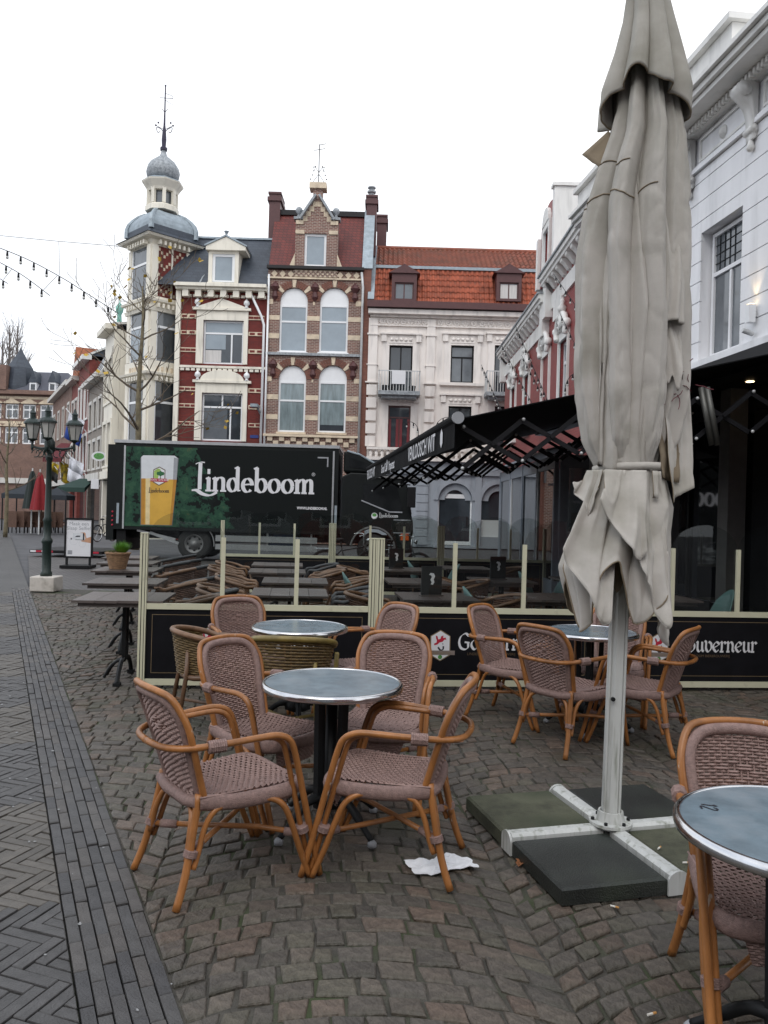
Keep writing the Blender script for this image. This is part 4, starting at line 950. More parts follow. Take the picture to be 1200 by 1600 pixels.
def scissor(y, z0, z1, n=6):
    q = MB(); xs = [(.05 + (AP - .2) * k / n) for k in range(n + 1)]
    for k in range(n):
        f0, f1 = k / n, (k + 1) / n; a0, a1 = z0 + (z1 - z0) * f0, z0 + (z1 - z0) * f1; h = .20
        q.bar((xs[k], y - .02, a0 - h), (xs[k+1], y - .02, a1 + h), .02, .045); q.bar((xs[k], y + .02, a0 + h), (xs[k+1], y + .02, a1 - h), .02, .045)
        xm, zm = (xs[k] + xs[k+1])/2, (a0 + a1)/2; q.tube([(xm, y - .045, zm), (xm, y + .045, zm)], .018, 8)
    return q
for y in (.12, 2.5, 4.9, 7.2, 9.35):
    a_ = scissor(y, 2.24, 2.80).build('scissor_arm', M['arm_black'], an)
    pv = MB(); n = 6
    for k in range(n + 1):
        x = .05 + (AP - .2) * k / n; z = 2.24 + .56 * k / n
        for s in (-.20, .20): pv.ball((x, y - .05, z + s), .018, 8)
    tag(pv.build('pivots', M['zinc_pipe'], a_, True), kind='stuff')
sp = MB(); sp.tube([(2.42, .05, 2.92), (2.55, .05, 2.35)], .03, 10); sp.tube([(2.47, .03, 2.92), (2.60, .03, 2.35)], .03, 10); sp.build('tension_spring', pm('dull_steel', (.11, .11, .10), .45, metal=.6), an, True)
# ================================================================== WHITE SHOP (right)
WS = A0 + E1 * (AP + .03) + E2 * 6.6; WSR = math.atan2(-E2.y, -E2.x); WL = 11.0
ws = thing('white_shop_house', 'white rendered shop house at the right with heavy cornice and scroll brackets', 'building', WS, WSR)
M['shop_glass'] = pm('dark_shop_window', (.012, .013, .015), .03, spec=.75, var=.2); M['interior'] = pm('dark_interior', (.03, .026, .024), .8, var=.3); M['pier'] = pm('grey_pier', (.16, .155, .15), .6)
def wall_holes(mb, x0, x1, z0, z1, holes, y0, y1, mi=0):
    xs = sorted({x0, x1, *[max(x0, min(x1, h[i])) for h in holes for i in (0, 1)]}); zs2 = sorted({z0, z1, *[max(z0, min(z1, h[i])) for h in holes for i in (2, 3)]})
    for a, b in zip(zs2, zs2[1:]):
        run = None
        for c, d in zip(xs, xs[1:]):
            cx, cz = (c + d)/2, (a + b)/2; hole = any(h[0] < cx < h[1] and h[2] < cz < h[3] for h in holes)
            if hole:
                if run: mb.bx(run[0], run[1], y0, y1, a, b, mi); run = None
            else: run = [run[0], d] if run else [c, d]
        if run: mb.bx(run[0], run[1], y0, y1, a, b, mi)
def window(parent, x0, x1, z0, z1, y, frame='upvc', pane='pane', fw=.07, mull=(), trans=(), d=.06, name='window', panes=None):
    f = MB(); f.bx(x0, x1, y - d, y, z0, z0 + fw); f.bx(x0, x1, y - d, y, z1 - fw, z1); f.bx(x0, x0 + fw, y - d, y, z0 + fw, z1 - fw); f.bx(x1 - fw, x1, y - d, y, z0 + fw, z1 - fw)
    for t in trans: f.bx(x0 + fw, x1 - fw, y - d + .003, y - .003, t - fw * .5, t + fw * .5)
    for m in mull:
        mx, ma, mb_ = m if isinstance(m, tuple) else (m, z0 + fw, z1 - fw)
        f.bx(mx - fw * .42, mx + fw * .42, y - d + .006, y - .006, ma, mb_)
    fo = f.build(name, M[frame], parent)
    xs = [x0 + fw * .5] + sorted(m[0] if isinstance(m, tuple) else m for m in mull) + [x1 - fw * .5]
    MB().bx(x0 + fw * .4, x1 - fw * .4, y - d * .45, y - d * .25, z0 + fw * .4, z1 - fw * .4).build('pane', M[pane], fo)
    return fo
H2 = [(3.90, 4.90, 3.74, 5.44), (1.0, 1.75, 3.74, 5.44), (7.6, 8.35, 3.74, 5.44)]
sub = MB(); wall_holes(sub, 0, WL, 3.45, 7.0, H2, .03, .35); sub.build('wall', M['shopwhite'], ws)
z = 3.72
while z < 6.25:
    for a, b in ((0, WL),):
        q = MB(); wall_holes(q, 0, WL, z + .007, min(z + .27, 6.3) - .007, H2, 0, .029); q.build('course', M['shopwhite'], ws)
    z += .27
for h in H2:
    w_o = window(ws, h[0] + .04, h[1] - .04, h[2] + .02, h[3] - .03, .20, 'shopwhite', 'pane_dusk', .05, mull=[((h[0] + h[1]) / 2, h[2] + .05, h[2] + 1.08)], trans=[h[2] + 1.12])
    g_ = MB()
    for k in range(1, 5): g_.bx(h[0] + .07 + k * .12, h[0] + .076 + k * .12, .162, .174, h[2] + 1.16, h[3] - .07)
    for k in range(1, 4): g_.bx(h[0] + .08, h[1] - .08, .1615, .1735, h[2] + 1.14 + k * .12, h[2] + 1.146 + k * .12)
    g_.build('leaded_bars', M['iron'], w_o)
MB().bx(0, WL, -.06, .03, 3.62, 3.715).build('ledge', M['shopwhite'], ws); MB().bx(0, WL, -.02, .03, 3.45, 3.615).build('fascia', M['shopwhite'], ws)
MB().bx(0, WL, -.05, .029, 6.305, 6.36).build('string_course', M['shopwhite'], ws); MB().bx(0, WL, -.03, .029, 6.365, 6.39).build('string_course', M['shopwhite'], ws)
co = MB()
for (y0, z0, z1) in ((-.10, 6.80, 6.88), (-.38, 6.885, 6.95), (-.44, 6.955, 7.03), (-.50, 7.035, 7.09)): co.bx(-.1, WL + .1, y0, .3, z0, z1)
co.build('cornice', M['white'], ws)
dn = MB().bx(-.022, .022, -.155, -.102, 6.80, 6.872).mesh('dentil', M['white'])
for k in range(72): ob('dentil', dn, ws, (.3 + k * .085, 0, 0))
at_ = MB(); at_.bx(-.05, 5.15, -.34, .6, 7.094, 7.48); at_.bx(-.1, 5.22, -.42, .6, 7.485, 7.56); at_.build('attic', M['white'], ws)
for x in (.6, 2.1, 3.6, 5.1, 6.6):
    c = MB()
    prof = smooth_path([(.0, 6.15, 0), (-.05, 6.12, 0), (-.06, 6.2, 0), (-.07, 6.35, 0), (-.11, 6.5, 0), (-.22, 6.62, 0), (-.27, 6.72, 0), (-.21, 6.79, 0), (-.09, 6.798, 0), (.0, 6.798, 0)], 3)
    c.prism([(p.x, p.y) for p in prof], x - .075, x + .075, ax='x')
    for yy, zz, r in ((-.175, 6.70, .085), (-.05, 6.24, .045)): [c.tube([(x - .095, yy, zz), (x + .095, yy, zz)], r * q_, 14) if q_ > .9 else c.tube([(x - .105, yy, zz), (x + .105, yy, zz)], r * q_, 12) for q_ in (1, .55)]
    c.lathe([(.03, -.12), (.05, -.08), (.03, 0)], 8, (x, -.04, 6.12)); c.build('scroll_bracket', M['white'], ws, True)
for x in (1.35, 2.85, 4.35, 5.85):
    p = MB(); p.bx(x - .58, x + .58, .0, .0285, 6.44, 6.47); p.bx(x - .58, x + .58, .0, .0285, 6.72, 6.75); p.bx(x - .58, x - .55, .0, .0285, 6.471, 6.719); p.bx(x + .55, x + .58, .0, .0285, 6.471, 6.719); p.build('frieze_panel', M['white'], ws)
    MB().lathe([(.085, 0), (.08, .02), (.05, .03), (.04, .05), (.001, .055)], 16, M=Matrix.Translation((x, .029, 6.59)) @ Matrix.Rotation(PI/2, 4, 'X')).build('medallion', M['white'], ws, True)
# ground floor shop front, set back
gf = MB()
for k in range(5):
    x0 = .1 + k * 2.15; MB().bx(x0 + .03, x0 + 2.12, .80, .815, .42, 3.1).build('shop_pane', M['shop_glass'], ws)
    fr = MB(); fr.bx(x0 - .03, x0 + .03, .76, .84, 0, 3.4); fr.bx(x0 + .03, x0 + 2.12, .77, .83, .0, .41); fr.bx(x0 + .03, x0 + 2.12, .77, .83, 3.105, 3.4); fr.build('shop_frame', M['black'], ws)
MB().bx(3.60, 3.86, .50, .755, 0, 3.4).build('pier', M['pier'], ws)
MB().bx(0, WL, .05, .79, 3.405, 3.44).build('soffit', M['black'], ws); MB().bx(0, WL, .9, 6.5, 0, 7.0).build('rear_body', M['shopwhite'], ws)
MB().bx(-.02, .28, .0, .9, 0, 3.44).build('pier', M['shopwhite'], ws)
for x in (4.4, 6.3): MB().lathe([(.05, 3.395), (.05, 3.403)], 12, (x, .45, 0)).build('ceiling_spot', emitm('warm_spot', (1, .72, .4), 5), ws)
# wall lamp
wl = thing('wall_lamp', 'lit white up-and-down wall lamp beside the upper shop window', 'wall lamp', WS, WSR)
MB().bx(5.20, 5.29, -.11, -.03, 3.93, 4.14).build('housing', M['upvc'], wl); MB().bx(5.225, 5.265, -.03, .0, 4.0, 4.06).build('bracket', M['zinc_pipe'], wl)
MB().bx(5.21, 5.28, -.10, -.04, 4.141, 4.147).build('lens', emitm('warm_lamp', (1, .75, .4), 6), wl)
MB().tube([(5.24, -.03, 3.80), (5.24, -.16, 3.84)], .03, 10).build('spot', M['zinc_pipe'], wl)
ld = bpy.data.lights.new('lamp_glow', 'SPOT'); ld.energy = 4; ld.color = (1, .72, .38); ld.spot_size = 1.2; ld.spot_blend = .6; ld.shadow_soft_size = .02
lo = bpy.data.objects.new('lamp_glow', ld); COL.objects.link(lo); lo.parent = wl; lo.location = (5.245, -.07, 4.16); lo.rotation_euler = (PI, 0, 0)
# ================================================================== GLASS VERANDA beyond the shop
M['blue_frame'] = pm('blue_grey_frame', (.27, .30, .34), .45, var=.08); M['dim_glass'] = glassm('veranda_glass', (.62, .65, .66), 1.6)
gv = thing('glass_veranda', 'blue-grey framed glass veranda below the red painted house', 'veranda', (3.15, 21.6, 0), -PI/2)
VL = 6.9
def glazed(org, ux, uy, L_, n):
    w = L_ / n
    def bb(x0, x1, y0, y1, z0, z1, nm, m):
        P8 = [org + ux * x + uy * y + Vector((0, 0, z)) for z in (z0, z1) for x, y in ((x0, y0), (x1, y0), (x1, y1), (x0, y1))]
        return MB().add(P8, [(0,3,2,1),(4,5,6,7),(0,1,5,4),(1,2,6,5),(2,3,7,6),(3,0,4,7)]).build(nm, M[m], gv)
    for k in range(n + 1): bb(k*w - .045, k*w + .045, -.045, .045, .003, 2.75, 'post', 'blue_frame')
    for k in range(n):
        x = k * w; bb(x + .046, x + w - .046, -.006, .006, .42, 2.50, 'pane', 'dim_glass'); bb(x + .046, x + w - .046, -.03, .03, .004, .419, 'lower_panel', 'blue_frame'); bb(x + .046, x + w - .046, -.03, .03, 2.501, 2.74, 'top_rail', 'blue_frame')
        for e in (x + .046, x + w - .116): bb(e, e + .07, -.028, .028, .42, 2.50, 'sash', 'upvc' if k % 2 else 'blue_frame')
X3, Y3 = Vector((1, 0, 0)), Vector((0, 1, 0))
glazed(Vector((0, 0, 0)), X3, Y3, VL, 4); glazed(Vector((VL + .05, .1, 0)), Y3, -X3, 1.5, 2)
rf = MB(); rf.add([(-.1, -.25, 2.78), (VL + .3, -.25, 2.78), (VL + .3, 1.7, 3.3), (-.1, 1.7, 3.3), (-.1, -.25, 2.82), (VL + .3, -.25, 2.82), (VL + .3, 1.7, 3.34), (-.1, 1.7, 3.34)], [(3,2,1,0),(4,5,6,7),(0,1,5,4),(1,2,6,5),(2,3,7,6),(3,0,4,7)])
rf.build('glass_roof', M['blue_frame'], gv); MB().bx(-.02, VL, 1.62, 1.66, .0, 2.9).build('rear_wall', M['pier'], gv)
for k in range(5):
    x = .4 + k * 1.3; MB().bx(x, x + .6, 1.2, 1.5, .003, rnd.uniform(.9, 1.9)).build('display_shelf', M[('plank', 'print_grey', 'print_dim')[k % 3]], gv)
# ================================================================== HOUSES ACROSS THE SQUARE (facades on Y = 38)
YB = 38.0
def q(x, y, Y=YB): p = at(x, y, Y); return p.x, p.z
def zq(x, y, Y=YB): return at(x, y, Y).z
def xq(x, y, Y=YB): return at(x, y, Y).x
def rect(x0, x1, y0, y1, Y=YB):            # pixel box -> x0,x1,z0,z1 (straightened)
    xm, ym = (x0 + x1)/2, (y0 + y1)/2
    return xq(x0, ym, Y), xq(x1, ym, Y), zq(xm, y1, Y), zq(xm, y0, Y)
def arc_pts(cx, cz, r, a0, a1, n=14, rz=None): return [(cx + r * math.cos(a0 + (a1 - a0) * i / n), cz + (rz or r) * math.sin(a0 + (a1 - a0) * i / n)) for i in range(n + 1)]
# ---------------- narrow brown brick house
bh = thing('brick_house', 'narrow brown brick house with cream bands, arched windows and a stepped dormer', 'house', (0, YB, 0))
X0, X1 = xq(415.5, 560), xq(563.5, 560); ZT = zq(490, 423)
wins = []
for (x0, x1, yt, ys, yl, ytr, pk) in [(437, 480, 449.6, 551, 476, 501.5, 'pane_sky'), (499.5, 544, 449.6, 552, 476, 502, 'pane_sky'), (434.8, 477.3, 571, 676, 595.3, 625, 'pane_net'), (497.3, 541, 571, 677, 596, 626, 'pane_net')]:
    a, b, z0, z1 = rect(x0, x1, yt, ys); wins.append((a, b, z0, z1, zq(x0, yl), zq(x0, ytr), pk))
w = MB(); wall_holes(w, X0, X1, 0, ZT, [(a, b, z0, z1) for a, b, z0, z1, *_ in wins], 0, .35)
for a, b, z0, z1, *_ in wins:
    r = (b - a)/2; cx = (a + b)/2; zc = z1 - r
    for s in (-1, 1):
        ap = arc_pts(cx, zc, r, PI/2, PI if s < 0 else 0, 10); w.prism([(cx + s * r, z1)] + ap if s > 0 else ap + [(cx + s * r, z1)], .001, .349)
bw_ = w.build('wall', M['brown_brick'], bh)
for i, (a, b, z0, z1, zl, ztr, pk) in enumerate(wins):
    r = (b - a)/2; cx = (a + b)/2; zc = z1 - r
    wo_ = window(bh, a, b, z0 + .03, zl, .14, 'upvc', pk if i != 3 else 'pane_net', .085, trans=[ztr])
    MB().prism([(a, zl), (b, zl), (b, zc)] + arc_pts(cx, zc, r - .004, 0, PI, 12)[1:-1] + [(a, zc)], .10, .14).build('lunette', M['upvc'], wo_)
    MB().bx(a - .06, b + .06, -.06, .13, z0 - .07, z0 + .028).build('sill', M['upvc'] if i < 2 else M['band'], wo_)
    vs_ = MB(); n = 22                                   # brick arch ring: separate voussoirs
    for k in range(n):
        t0, t1 = PI * k / n + .012, PI * (k + 1) / n - .012
        if k in (4, 5, 10, 11, 16, 17): continue
        vs_.prism([(cx + (r+.02) * math.cos(t0), zc + (r+.02) * math.sin(t0)), (cx + (r+.33) * math.cos(t0), zc + (r+.33) * math.sin(t0)), (cx + (r+.33) * math.cos(t1), zc + (r+.33) * math.sin(t1)), (cx + (r+.02) * math.cos(t1), zc + (r+.02) * math.sin(t1))], -.035, .02)
    tag(vs_.build('brick_arch', M['rust_brick'], bh), kind='stuff')
    for t in (PI*.227, PI/2, PI*.773):
        MB().prism([(cx + (r+e) * math.cos(t + d), zc + (r+e) * math.sin(t + d)) for e, d in ((.015, -.09), (.38, -.10), (.38, .10), (.015, .09))], -.05, .02).build('keystone', M['band'], bh)
if True:                                                # blind half drawn in the lower right window
    a, b, z0, z1, zl, ztr, pk = wins[3]; MB().bx(a + .1, b - .1, .100, .111, z0 + .12, z0 + .40).build('dark_gap', M['pane'], bh)
bands = [(469, 477), (494, 501.3), (522.5, 530), (590, 597.6), (618, 625.6), (649, 656.6)]
for k, (y0, y1) in enumerate(bands):
    z0, z1 = zq(490, y1), zq(490, y0); ws_ = wins[:2] if k < 3 else wins[2:]
    xs = [X0 + .02, ws_[0][0] - (.0 if k % 3 else .34), ws_[0][1] + (.0 if k % 3 else .34), ws_[1][0] - (.0 if k % 3 else .34), ws_[1][1] + (.0 if k % 3 else .34), X1 - .02]
    for a, b in ((xs[0], xs[1]), (xs[2], xs[3]), (xs[4], xs[5])): MB().bx(a, b, -.02, .1, z0, z1).build('stone_band', M['band'], bh)
for y0, y1, pr, m in ((552.5, 556.5, .14, 'lead2'), (680, 683.5, .16, 'band'), (434.5, 437, .10, 'band')):
    MB().bx(X0 - .02, X1 + .02, -pr, .05, zq(490, y1), zq(490, y0)).build('string_course', M[m], bh)
cb = MB().bx(-.12, .12, -.10, .02, -.11, .11).mesh('corbel', M['band'])
for k in range(8):
    x = X0 + .3 + k * (X1 - X0 - .6) / 7; ob('corbel', cb, bh, (x, 0, zq(490, 687))); 
    if k < 7: ob('corbel', cb, bh, (x + .28, 0.001, zq(490, 694)))
dm = MB().prism([(0, .17), (.15, 0), (0, -.17), (-.15, 0)], -.06, .01).mesh('diamond', M['band'])
for k in range(11):
    x = X0 + .3 + k * (X1 - X0 - .6) / 10; ob('diamond', dm, bh, (x, 0, zq(490, 429.5)))
for k in range(3): 
    for yy in (457, 578):
        x = (X0 + .35, (X0 + X1)/2, X1 - .35)[k]; t_ = MB(); t_.lathe([(.02, -.45), (.16, -.25), (.10, 0), (.24, .2), (.12, .38), (.02, .48)], 7, (x, -.02, zq(490, yy)))
        t_.build('wrought_ornament', M['rust_brick'] if k == 9 else M['plum'], bh)
YR = 1.9; zr0, zr1 = zq(490, 421.5), zq(490, 337, YB + YR)
MB().bx(X0 - .05, X1 + .05, -.22, .0, zr0 - .02, zr0 + .12).build('gutter', M['dark_ridge'], bh)
rf = MB(); rf.add([(X0, .0, zr0), (X1, .0, zr0), (X1 + .02, YR, zr1), (X0 - .02, YR, zr1), (X0, 6, zr0), (X1, 6, zr0)], [(0,1,2,3), (3,2,5,4), (1,5,2), (0,3,4)]); rf = rf.build('roof', M['redtile'], bh)
MB().bx(X0 + .05, X1 - .05, YR - .12, YR + .12, zr1 - .03, zr1 + .22).build('ridge_capping', M['dark_ridge'], rf)
MB().bx(X0 + .003, X1 - .003, .36, 7.5, 0, zr0 - .05).build('rear_body', M['rust_brick'], bh)
gb = MB(); gb.prism([(-.02, 0), (-.02, zr0 + .1), (YR, zr1 + .25), (YR + 1.4, zr1 + .25), (6, zr0 - .6), (6, 0)], X1 + .004, X1 + .40, ax='x'); gb.build('party_wall', M['rust_brick'], bh)
cp_ = MB(); cp_.bar((X1 + .2, -.06, zr0 + .1), (X1 + .2, YR, zr1 + .30), .5, .08); cp_.build('coping', M['lead'], bh)
def chimney(x, y, z0, z1, w, d, pots=1, m='plum'):
    c = MB(); c.bx(x - w/2, x + w/2, y - d/2, y + d/2, z0, z1); c.bx(x - w/2 - .08, x + w/2 + .08, y - d/2 - .08, y + d/2 + .08, z1 - .35, z1 - .15); c.bx(x - w/2 - .05, x + w/2 + .05, y - d/2 - .05, y + d/2 + .05, z1 + .001, z1 + .1)
    return c
chimney(xq(432, 325, 40.3), 2.3, zr1 - 1.5, zq(430, 311, 40.3), .55, 1.3).build('chimney', M['plum'], bh)
c1 = chimney(xq(581, 330, 40.2), 2.2, zr1 - 2, zq(581, 314, 40.2), .5, 1.0).build('chimney', M['plum'], bh); MB().lathe([(.14, 0), (.14, .25), (.22, .3), (.22, .38), (.12, .40), (.12, .5), (.2, .52), (.2, .58)], 10, (xq(580, 330, 40.2), 2.2, zq(581, 314, 40.2) + .1)).build('chimney_pot', M['lead2'], c1)
chimney(xq(597, 350, 42.6), 4.6, zr0 - 1, zq(598, 345, 42.6), .5, 1.2).build('chimney', M['plum'], bh)
# stepped dormer
dz0 = zr0 - .02; da, db = xq(461.5, 390), xq(527.5, 390); wa, wb2, wz0, wz1 = rect(475.7, 510, 365.7, 417); zsh = zq(494, 344.6); zap = zq(495.4, 309); ccx = (da + db)/2
d_ = MB(); wall_holes(d_, da, db, dz0, zsh, [(wa, wb2, wz0, wz1)], -.08, .5); d_.prism([(da + .2, zsh), (db - .2, zsh), (ccx + .12, zap), (ccx - .12, zap)], -.079, .5); d_.bx(ccx - .22, ccx + .22, -.07, .38, zap - .3, zq(495, 296))
dmr = d_.build('dormer', M['brown_brick'], bh); window(dmr, wa, wb2, wz0, wz1, .08, 'upvc', 'pane_sky', .11)
for s in (-1, 1):
    e = da if s < 0 else db
    MB().bx(min(e, e - s*.42), max(e, e - s*.42), -.14, .0, zq(490, 367), zq(490, 361)).build('dormer_band', M['band'], dmr); MB().bx(min(e, e - s*.36), max(e, e - s*.36), -.13, .0, zq(490, 352), zq(490, 346)).build('dormer_band', M['band'], dmr)
    MB().prism([(e, dz0 + .15), (e + s*.24, dz0 + .15), (e, dz0 + .75)], -.14, .02).build('scroll_stone', M['band'], dmr)
    MB().bx(e - .22 - s*.12, e + .22 - s*.12, -.16, .3, zsh + .001, zsh + .12).build('cap', M['lead2'], dmr); MB().lathe([(.16, .12), (.05, .28), (.06, .3), (.15, .4), (.17, .5), (.12, .6), (.01, .66)], 12, (e - s*.12, .07, zsh)).build('ball_finial', M['lead2'], dmr, True)
    MB().bar((e - s*.18, -.02, zsh - .02), (ccx + s*.08, -.02, zap + .05), .62, .10).build('gable_coping', M['lead2'], dmr)
    for k in range(4):
        f = (k + .6) / 4.6; x = e - s*.34 + (ccx - e + s*.30) * f; z = zsh - .1 + (zap - zsh) * f
        MB().bx(x - .11, x + .11, -.10, -.06, z - .12, z + .12).build('quoin', M['band'], dmr)
MB().bx(ccx - .4, ccx + .4, -.20, .45, zq(495, 296) + .001, zq(495, 287)).build('pinnacle_cap', M['band'], dmr)
f_ = MB(); zt = zq(495, 287); f_.tube([(ccx, .1, zt), (ccx, .1, zq(497, 224))], .02, 6); zz = zq(497, 232); f_.tube([(ccx - .25, .1, zz - .05), (ccx + .28, .1, zz + .05)], .014, 5); f_.tube([(ccx, .1, zq(497, 225)), (ccx + .32, .1, zq(497, 224) + .04)], .014, 5)
for s in (-1, 1):
    f_.tube([(ccx + s*.35, .1, zt), (ccx, .1, zt + .5)], .012, 5); f_.tube(smooth_path([(ccx, .1, zt + .55), (ccx + s*.12, .1, zt + .75), (ccx + s*.27, .1, zt + .85), (ccx + s*.2, .1, zt + .68)], 3), .012, 5)
    for k in range(4): f_.ball((ccx + s * (.38 - k*.07), .1, zt + .25 + k*.2), .035, 6)
f_.build('iron_finial', M['iron'], dmr)
lat = MB()
for k in range(9):
    x = da + .1 + k * (db - da - .2) / 8; lat.bar((x - .16, -.10, zq(490, 433)), (x + .16, -.10, zq(490, 424)), .02, .05); lat.bar((x + .16, -.101, zq(490, 433)), (x - .16, -.101, zq(490, 424)), .02, .05)
MB().bx(da, db, -.085, .0, zq(490, 433.5), zq(490, 423)).build('lattice_ground', M['band'], dmr); lat.build('brick_lattice', M['brown_brick'], dmr)
MB().tube([(X1 - .06, -.12, zr0 - .1), (X1 + .02, -.12, zr0 - .8), (X1 + .02, -.12, 3.2)], .06, 8).build('drainpipe', M['zinc_pipe'], bh, True)
MB().tube([(X0 + .05, -.1, zr0 - .3), (X0 + .05, -.1, 3)], .05, 8).build('drainpipe', M['upvc'], bh, True)
# ---------------- corner house with the turret
chs = thing('corner_house', 'red brick corner house with cream trim, slate roof and a domed corner turret', 'house', (0, YB, 0))
A, B = xq(281, 560), X0 - .004; ZE = zq(345, 457)
hu = rect(317.5, 380.5, 501, 569); hl = rect(315, 378.5, 614.5, 689)
w = MB(); wall_holes(w, A, B, 0, ZE, [hu, hl], 0, .35); w.build('wall', M['red_brick'], chs)
MB().bx(A, B - .003, .36, 7, 0, ZE - .1).build('rear_body', M['red_brick'], chs)
for (h, sy0, sy1, kind) in ((hu, 486, 571, 'tri'), (hl, 599, 689, 'seg')):
    so0, so1 = (rect(307, 387.5, sy0, sy1) if kind == 'tri' else rect(304.7, 386, sy0, sy1))[:2]; zt_ = zq(347, sy0)
    s_ = MB(); wall_holes(s_, so0, so1, h[2], zt_, [h], -.09, .02); su = s_.build('window_surround', M['cream'], chs)
    e0, e1 = xq(302, sy0), xq(393, sy0)
    MB().bx(e0, e1, -.20, .02, zt_ + .001, zt_ + .12).build('entablature', M['cream'], su)
    if kind == 'tri': MB().prism([(e0 + .1, zt_ + .121), (e1 - .1, zt_ + .121), ((e0 + e1)/2, zq(347.8, 467.5))], -.16, .02).build('pediment', M['cream'], su)
    else: MB().prism(arc_pts((e0 + e1)/2, zt_ + .121, (e1 - e0)/2 - .35, 0, PI, 16, zq(347, 579.5) - zt_ - .1), -.16, .02).build('pediment', M['cream'], su)
    for e in (e0 + .22, e1 - .22): MB().lathe([(.13, .121), (.06, .2), (.07, .24), (.15, .33), (.13, .45), (.05, .52), (.01, .6)], 10, (e, -.1, zt_)).build('ball_finial', M['upvc'], su, True)
    ztr = h[3] - (h[3] - h[2]) * .29; mx = h[0] + (h[1] - h[0]) * .70
    wo_ = window(chs, h[0], h[1], h[2], h[3], .14, 'upvc', 'pane', .085, mull=[(mx, h[2], ztr)] + ([(h[0] + .95, ztr, h[3])] if kind == 'seg' else []), trans=[ztr])
    if kind == 'tri':
        MB().bx(h[0] + .1, h[1] - .1, .100, .112, ztr + .05, h[3] - .09).build('blind', M['pane_sky'], wo_); MB().bx(h[0] + .1, h[0] + .85, .101, .113, h[2] + .1, ztr - .8).build('curtain', M['curtain'], wo_); MB().bx(h[0] + .1, h[0] + 1.05, .099, .1125, ztr - .75, ztr - .06).build('blind', M['pane_sky'], wo_)
    else: MB().bx(h[0] + .1, h[0] + 1.2, .100, .112, h[2] + .1, ztr - .06).build('blind', M['pane_dusk'], wo_)
bd = MB().bx(-.12, .12, -.045, -.019, -.055, .055).mesh('dark_block', M['red_brick'])
for y0, y1 in ((492, 499), (517.7, 523.8), (544.5, 551.5), (605.5, 612.5), (632, 638.3), (660, 666.3)):
    z0, z1 = zq(347, y1), zq(347, y0)
    for xa, xb in ((A, xq(306, y0) + .02), (xq(388.5, y0), B - .12)):
        o = MB().bx(xa, xb, -.04, .1, z0, z1).build('cream_band', M['band'], chs); n = max(2, int((xb - xa) / .25))
        for k in range(n): ob('dark_block', bd, o, (xa + (k + .5) * (xb - xa) / n, 0, (z0 + z1)/2))
MB().bx(A - .1, B, -.12, .02, zq(347, 576), zq(347, 572.5)).build('string_course', M['cream'], chs)
dt = MB().bx(-.09, .09, -.10, .0, -.06, .06).mesh('dentil', M['cream'])
for k in range(16):
    x = A + .15 + k * (B - A - .3) / 15; ob('dentil', dt, chs, (x, 0, zq(347, 578.5))); ob('dentil', dt, chs, (x, 0, zq(347, 467) + .1))
c_ = MB(); c_.bx(A - .25, B, -.55, .0, zq(347, 452), zq(347, 447)); c_.bx(A - .2, B, -.40, .0, zq(347, 456), zq(347, 452) - .002); c_.build('cornice', M['cream'], chs)
bk_ = MB().bx(-.14, .14, -.34, .0, -.32, .0).mesh('bracket', M['cream'])
for k in range(7): ob('bracket', bk_, chs, (A + .25 + k * (B - A - .5) / 6, 0, zq(347, 456) - .003))
MB().bx(A - .22, A + .01, -.16, .3, 0, ZE).build('corner_pilaster', M['cream'], chs)
MB().tube([(B - .75, -.2, ZE - .1), (B - .25, -.14, ZE - 1.1), (B - .12, -.10, ZE - 1.5), (B - .12, -.1, 3)], .06, 8).build('drainpipe', M['upvc'], chs, True)
zb_, zt_ = zq(347, 446.5, YB - .3), zq(347, 373, YB + 1.5); rf = MB(); rf.add([(A - 1.6, -.3, zb_), (B - .002, -.3, zb_), (B - .002, 1.5, zt_), (A - .9, 1.5, zt_), (A - 1.6, 7, zb_), (B - .002, 7, zb_)], [(0,1,2,3), (3,2,5,4), (0,3,4)]); rf = rf.build('roof', M['slate'], chs)
MB().bx(A - .9, B - .01, 1.4, 1.6, zt_ - .03, zt_ + .06).build('ridge', M['lead'], rf); MB().bar((xq(313, 445), -.34, zb_), (xq(327, 395), .9, zq(327, 395)), .07, .05).build('gutter_pipe', M['lead2'], rf)
dw = rect(333, 368, 398.7, 444); d_ = MB(); d_.bx(dw[0] - .18, dw[0] - .001, -.22, 1.6, dw[2] - .1, dw[3] + .12); d_.bx(dw[1] + .001, dw[1] + .18, -.22, 1.6, dw[2] - .1, dw[3] + .12); d_.bx(dw[0], dw[1], -.22, 1.6, dw[3], dw[3] + .12); d_.bx(dw[0] - .2, dw[1] + .2, -.32, -.0, dw[2] - .12, dw[2])
do = d_.build('dormer', M['cream'], chs); window(do, dw[0], dw[1], dw[2], dw[3], -.10, 'upvc', 'pane_sky', .13)
e0, e1, za = xq(324.5, 392), xq(386, 392), zq(351, 374)
MB().prism([(e0, dw[3] + .121), (e1, dw[3] + .121), (e1, dw[3] + .30), ((e0 + e1)/2, za), (e0, dw[3] + .30)], -.40, 1.0).build('dormer_pediment', M['cream'], do); MB().lathe([(.04, 0), (.05, .15), (.12, .28), (.02, .3)], 8, ((e0 + e1)/2, -.3, za)).build('finial', M['lead'], do)
for s, e in ((-1, e0), (1, e1)): MB().bar((e + s*.06, .3, dw[3] + .32), ((e0 + e1)/2, .3, za + .05), 1.5, .07).build('dormer_roof', M['lead'], do)
MB().bx(xq(391, 682), xq(404, 682), -.03, .0, zq(398, 684.5), zq(398, 680)).build('street_name_plate', pm('blue_enamel', (.02, .04, .2), .4), chs)
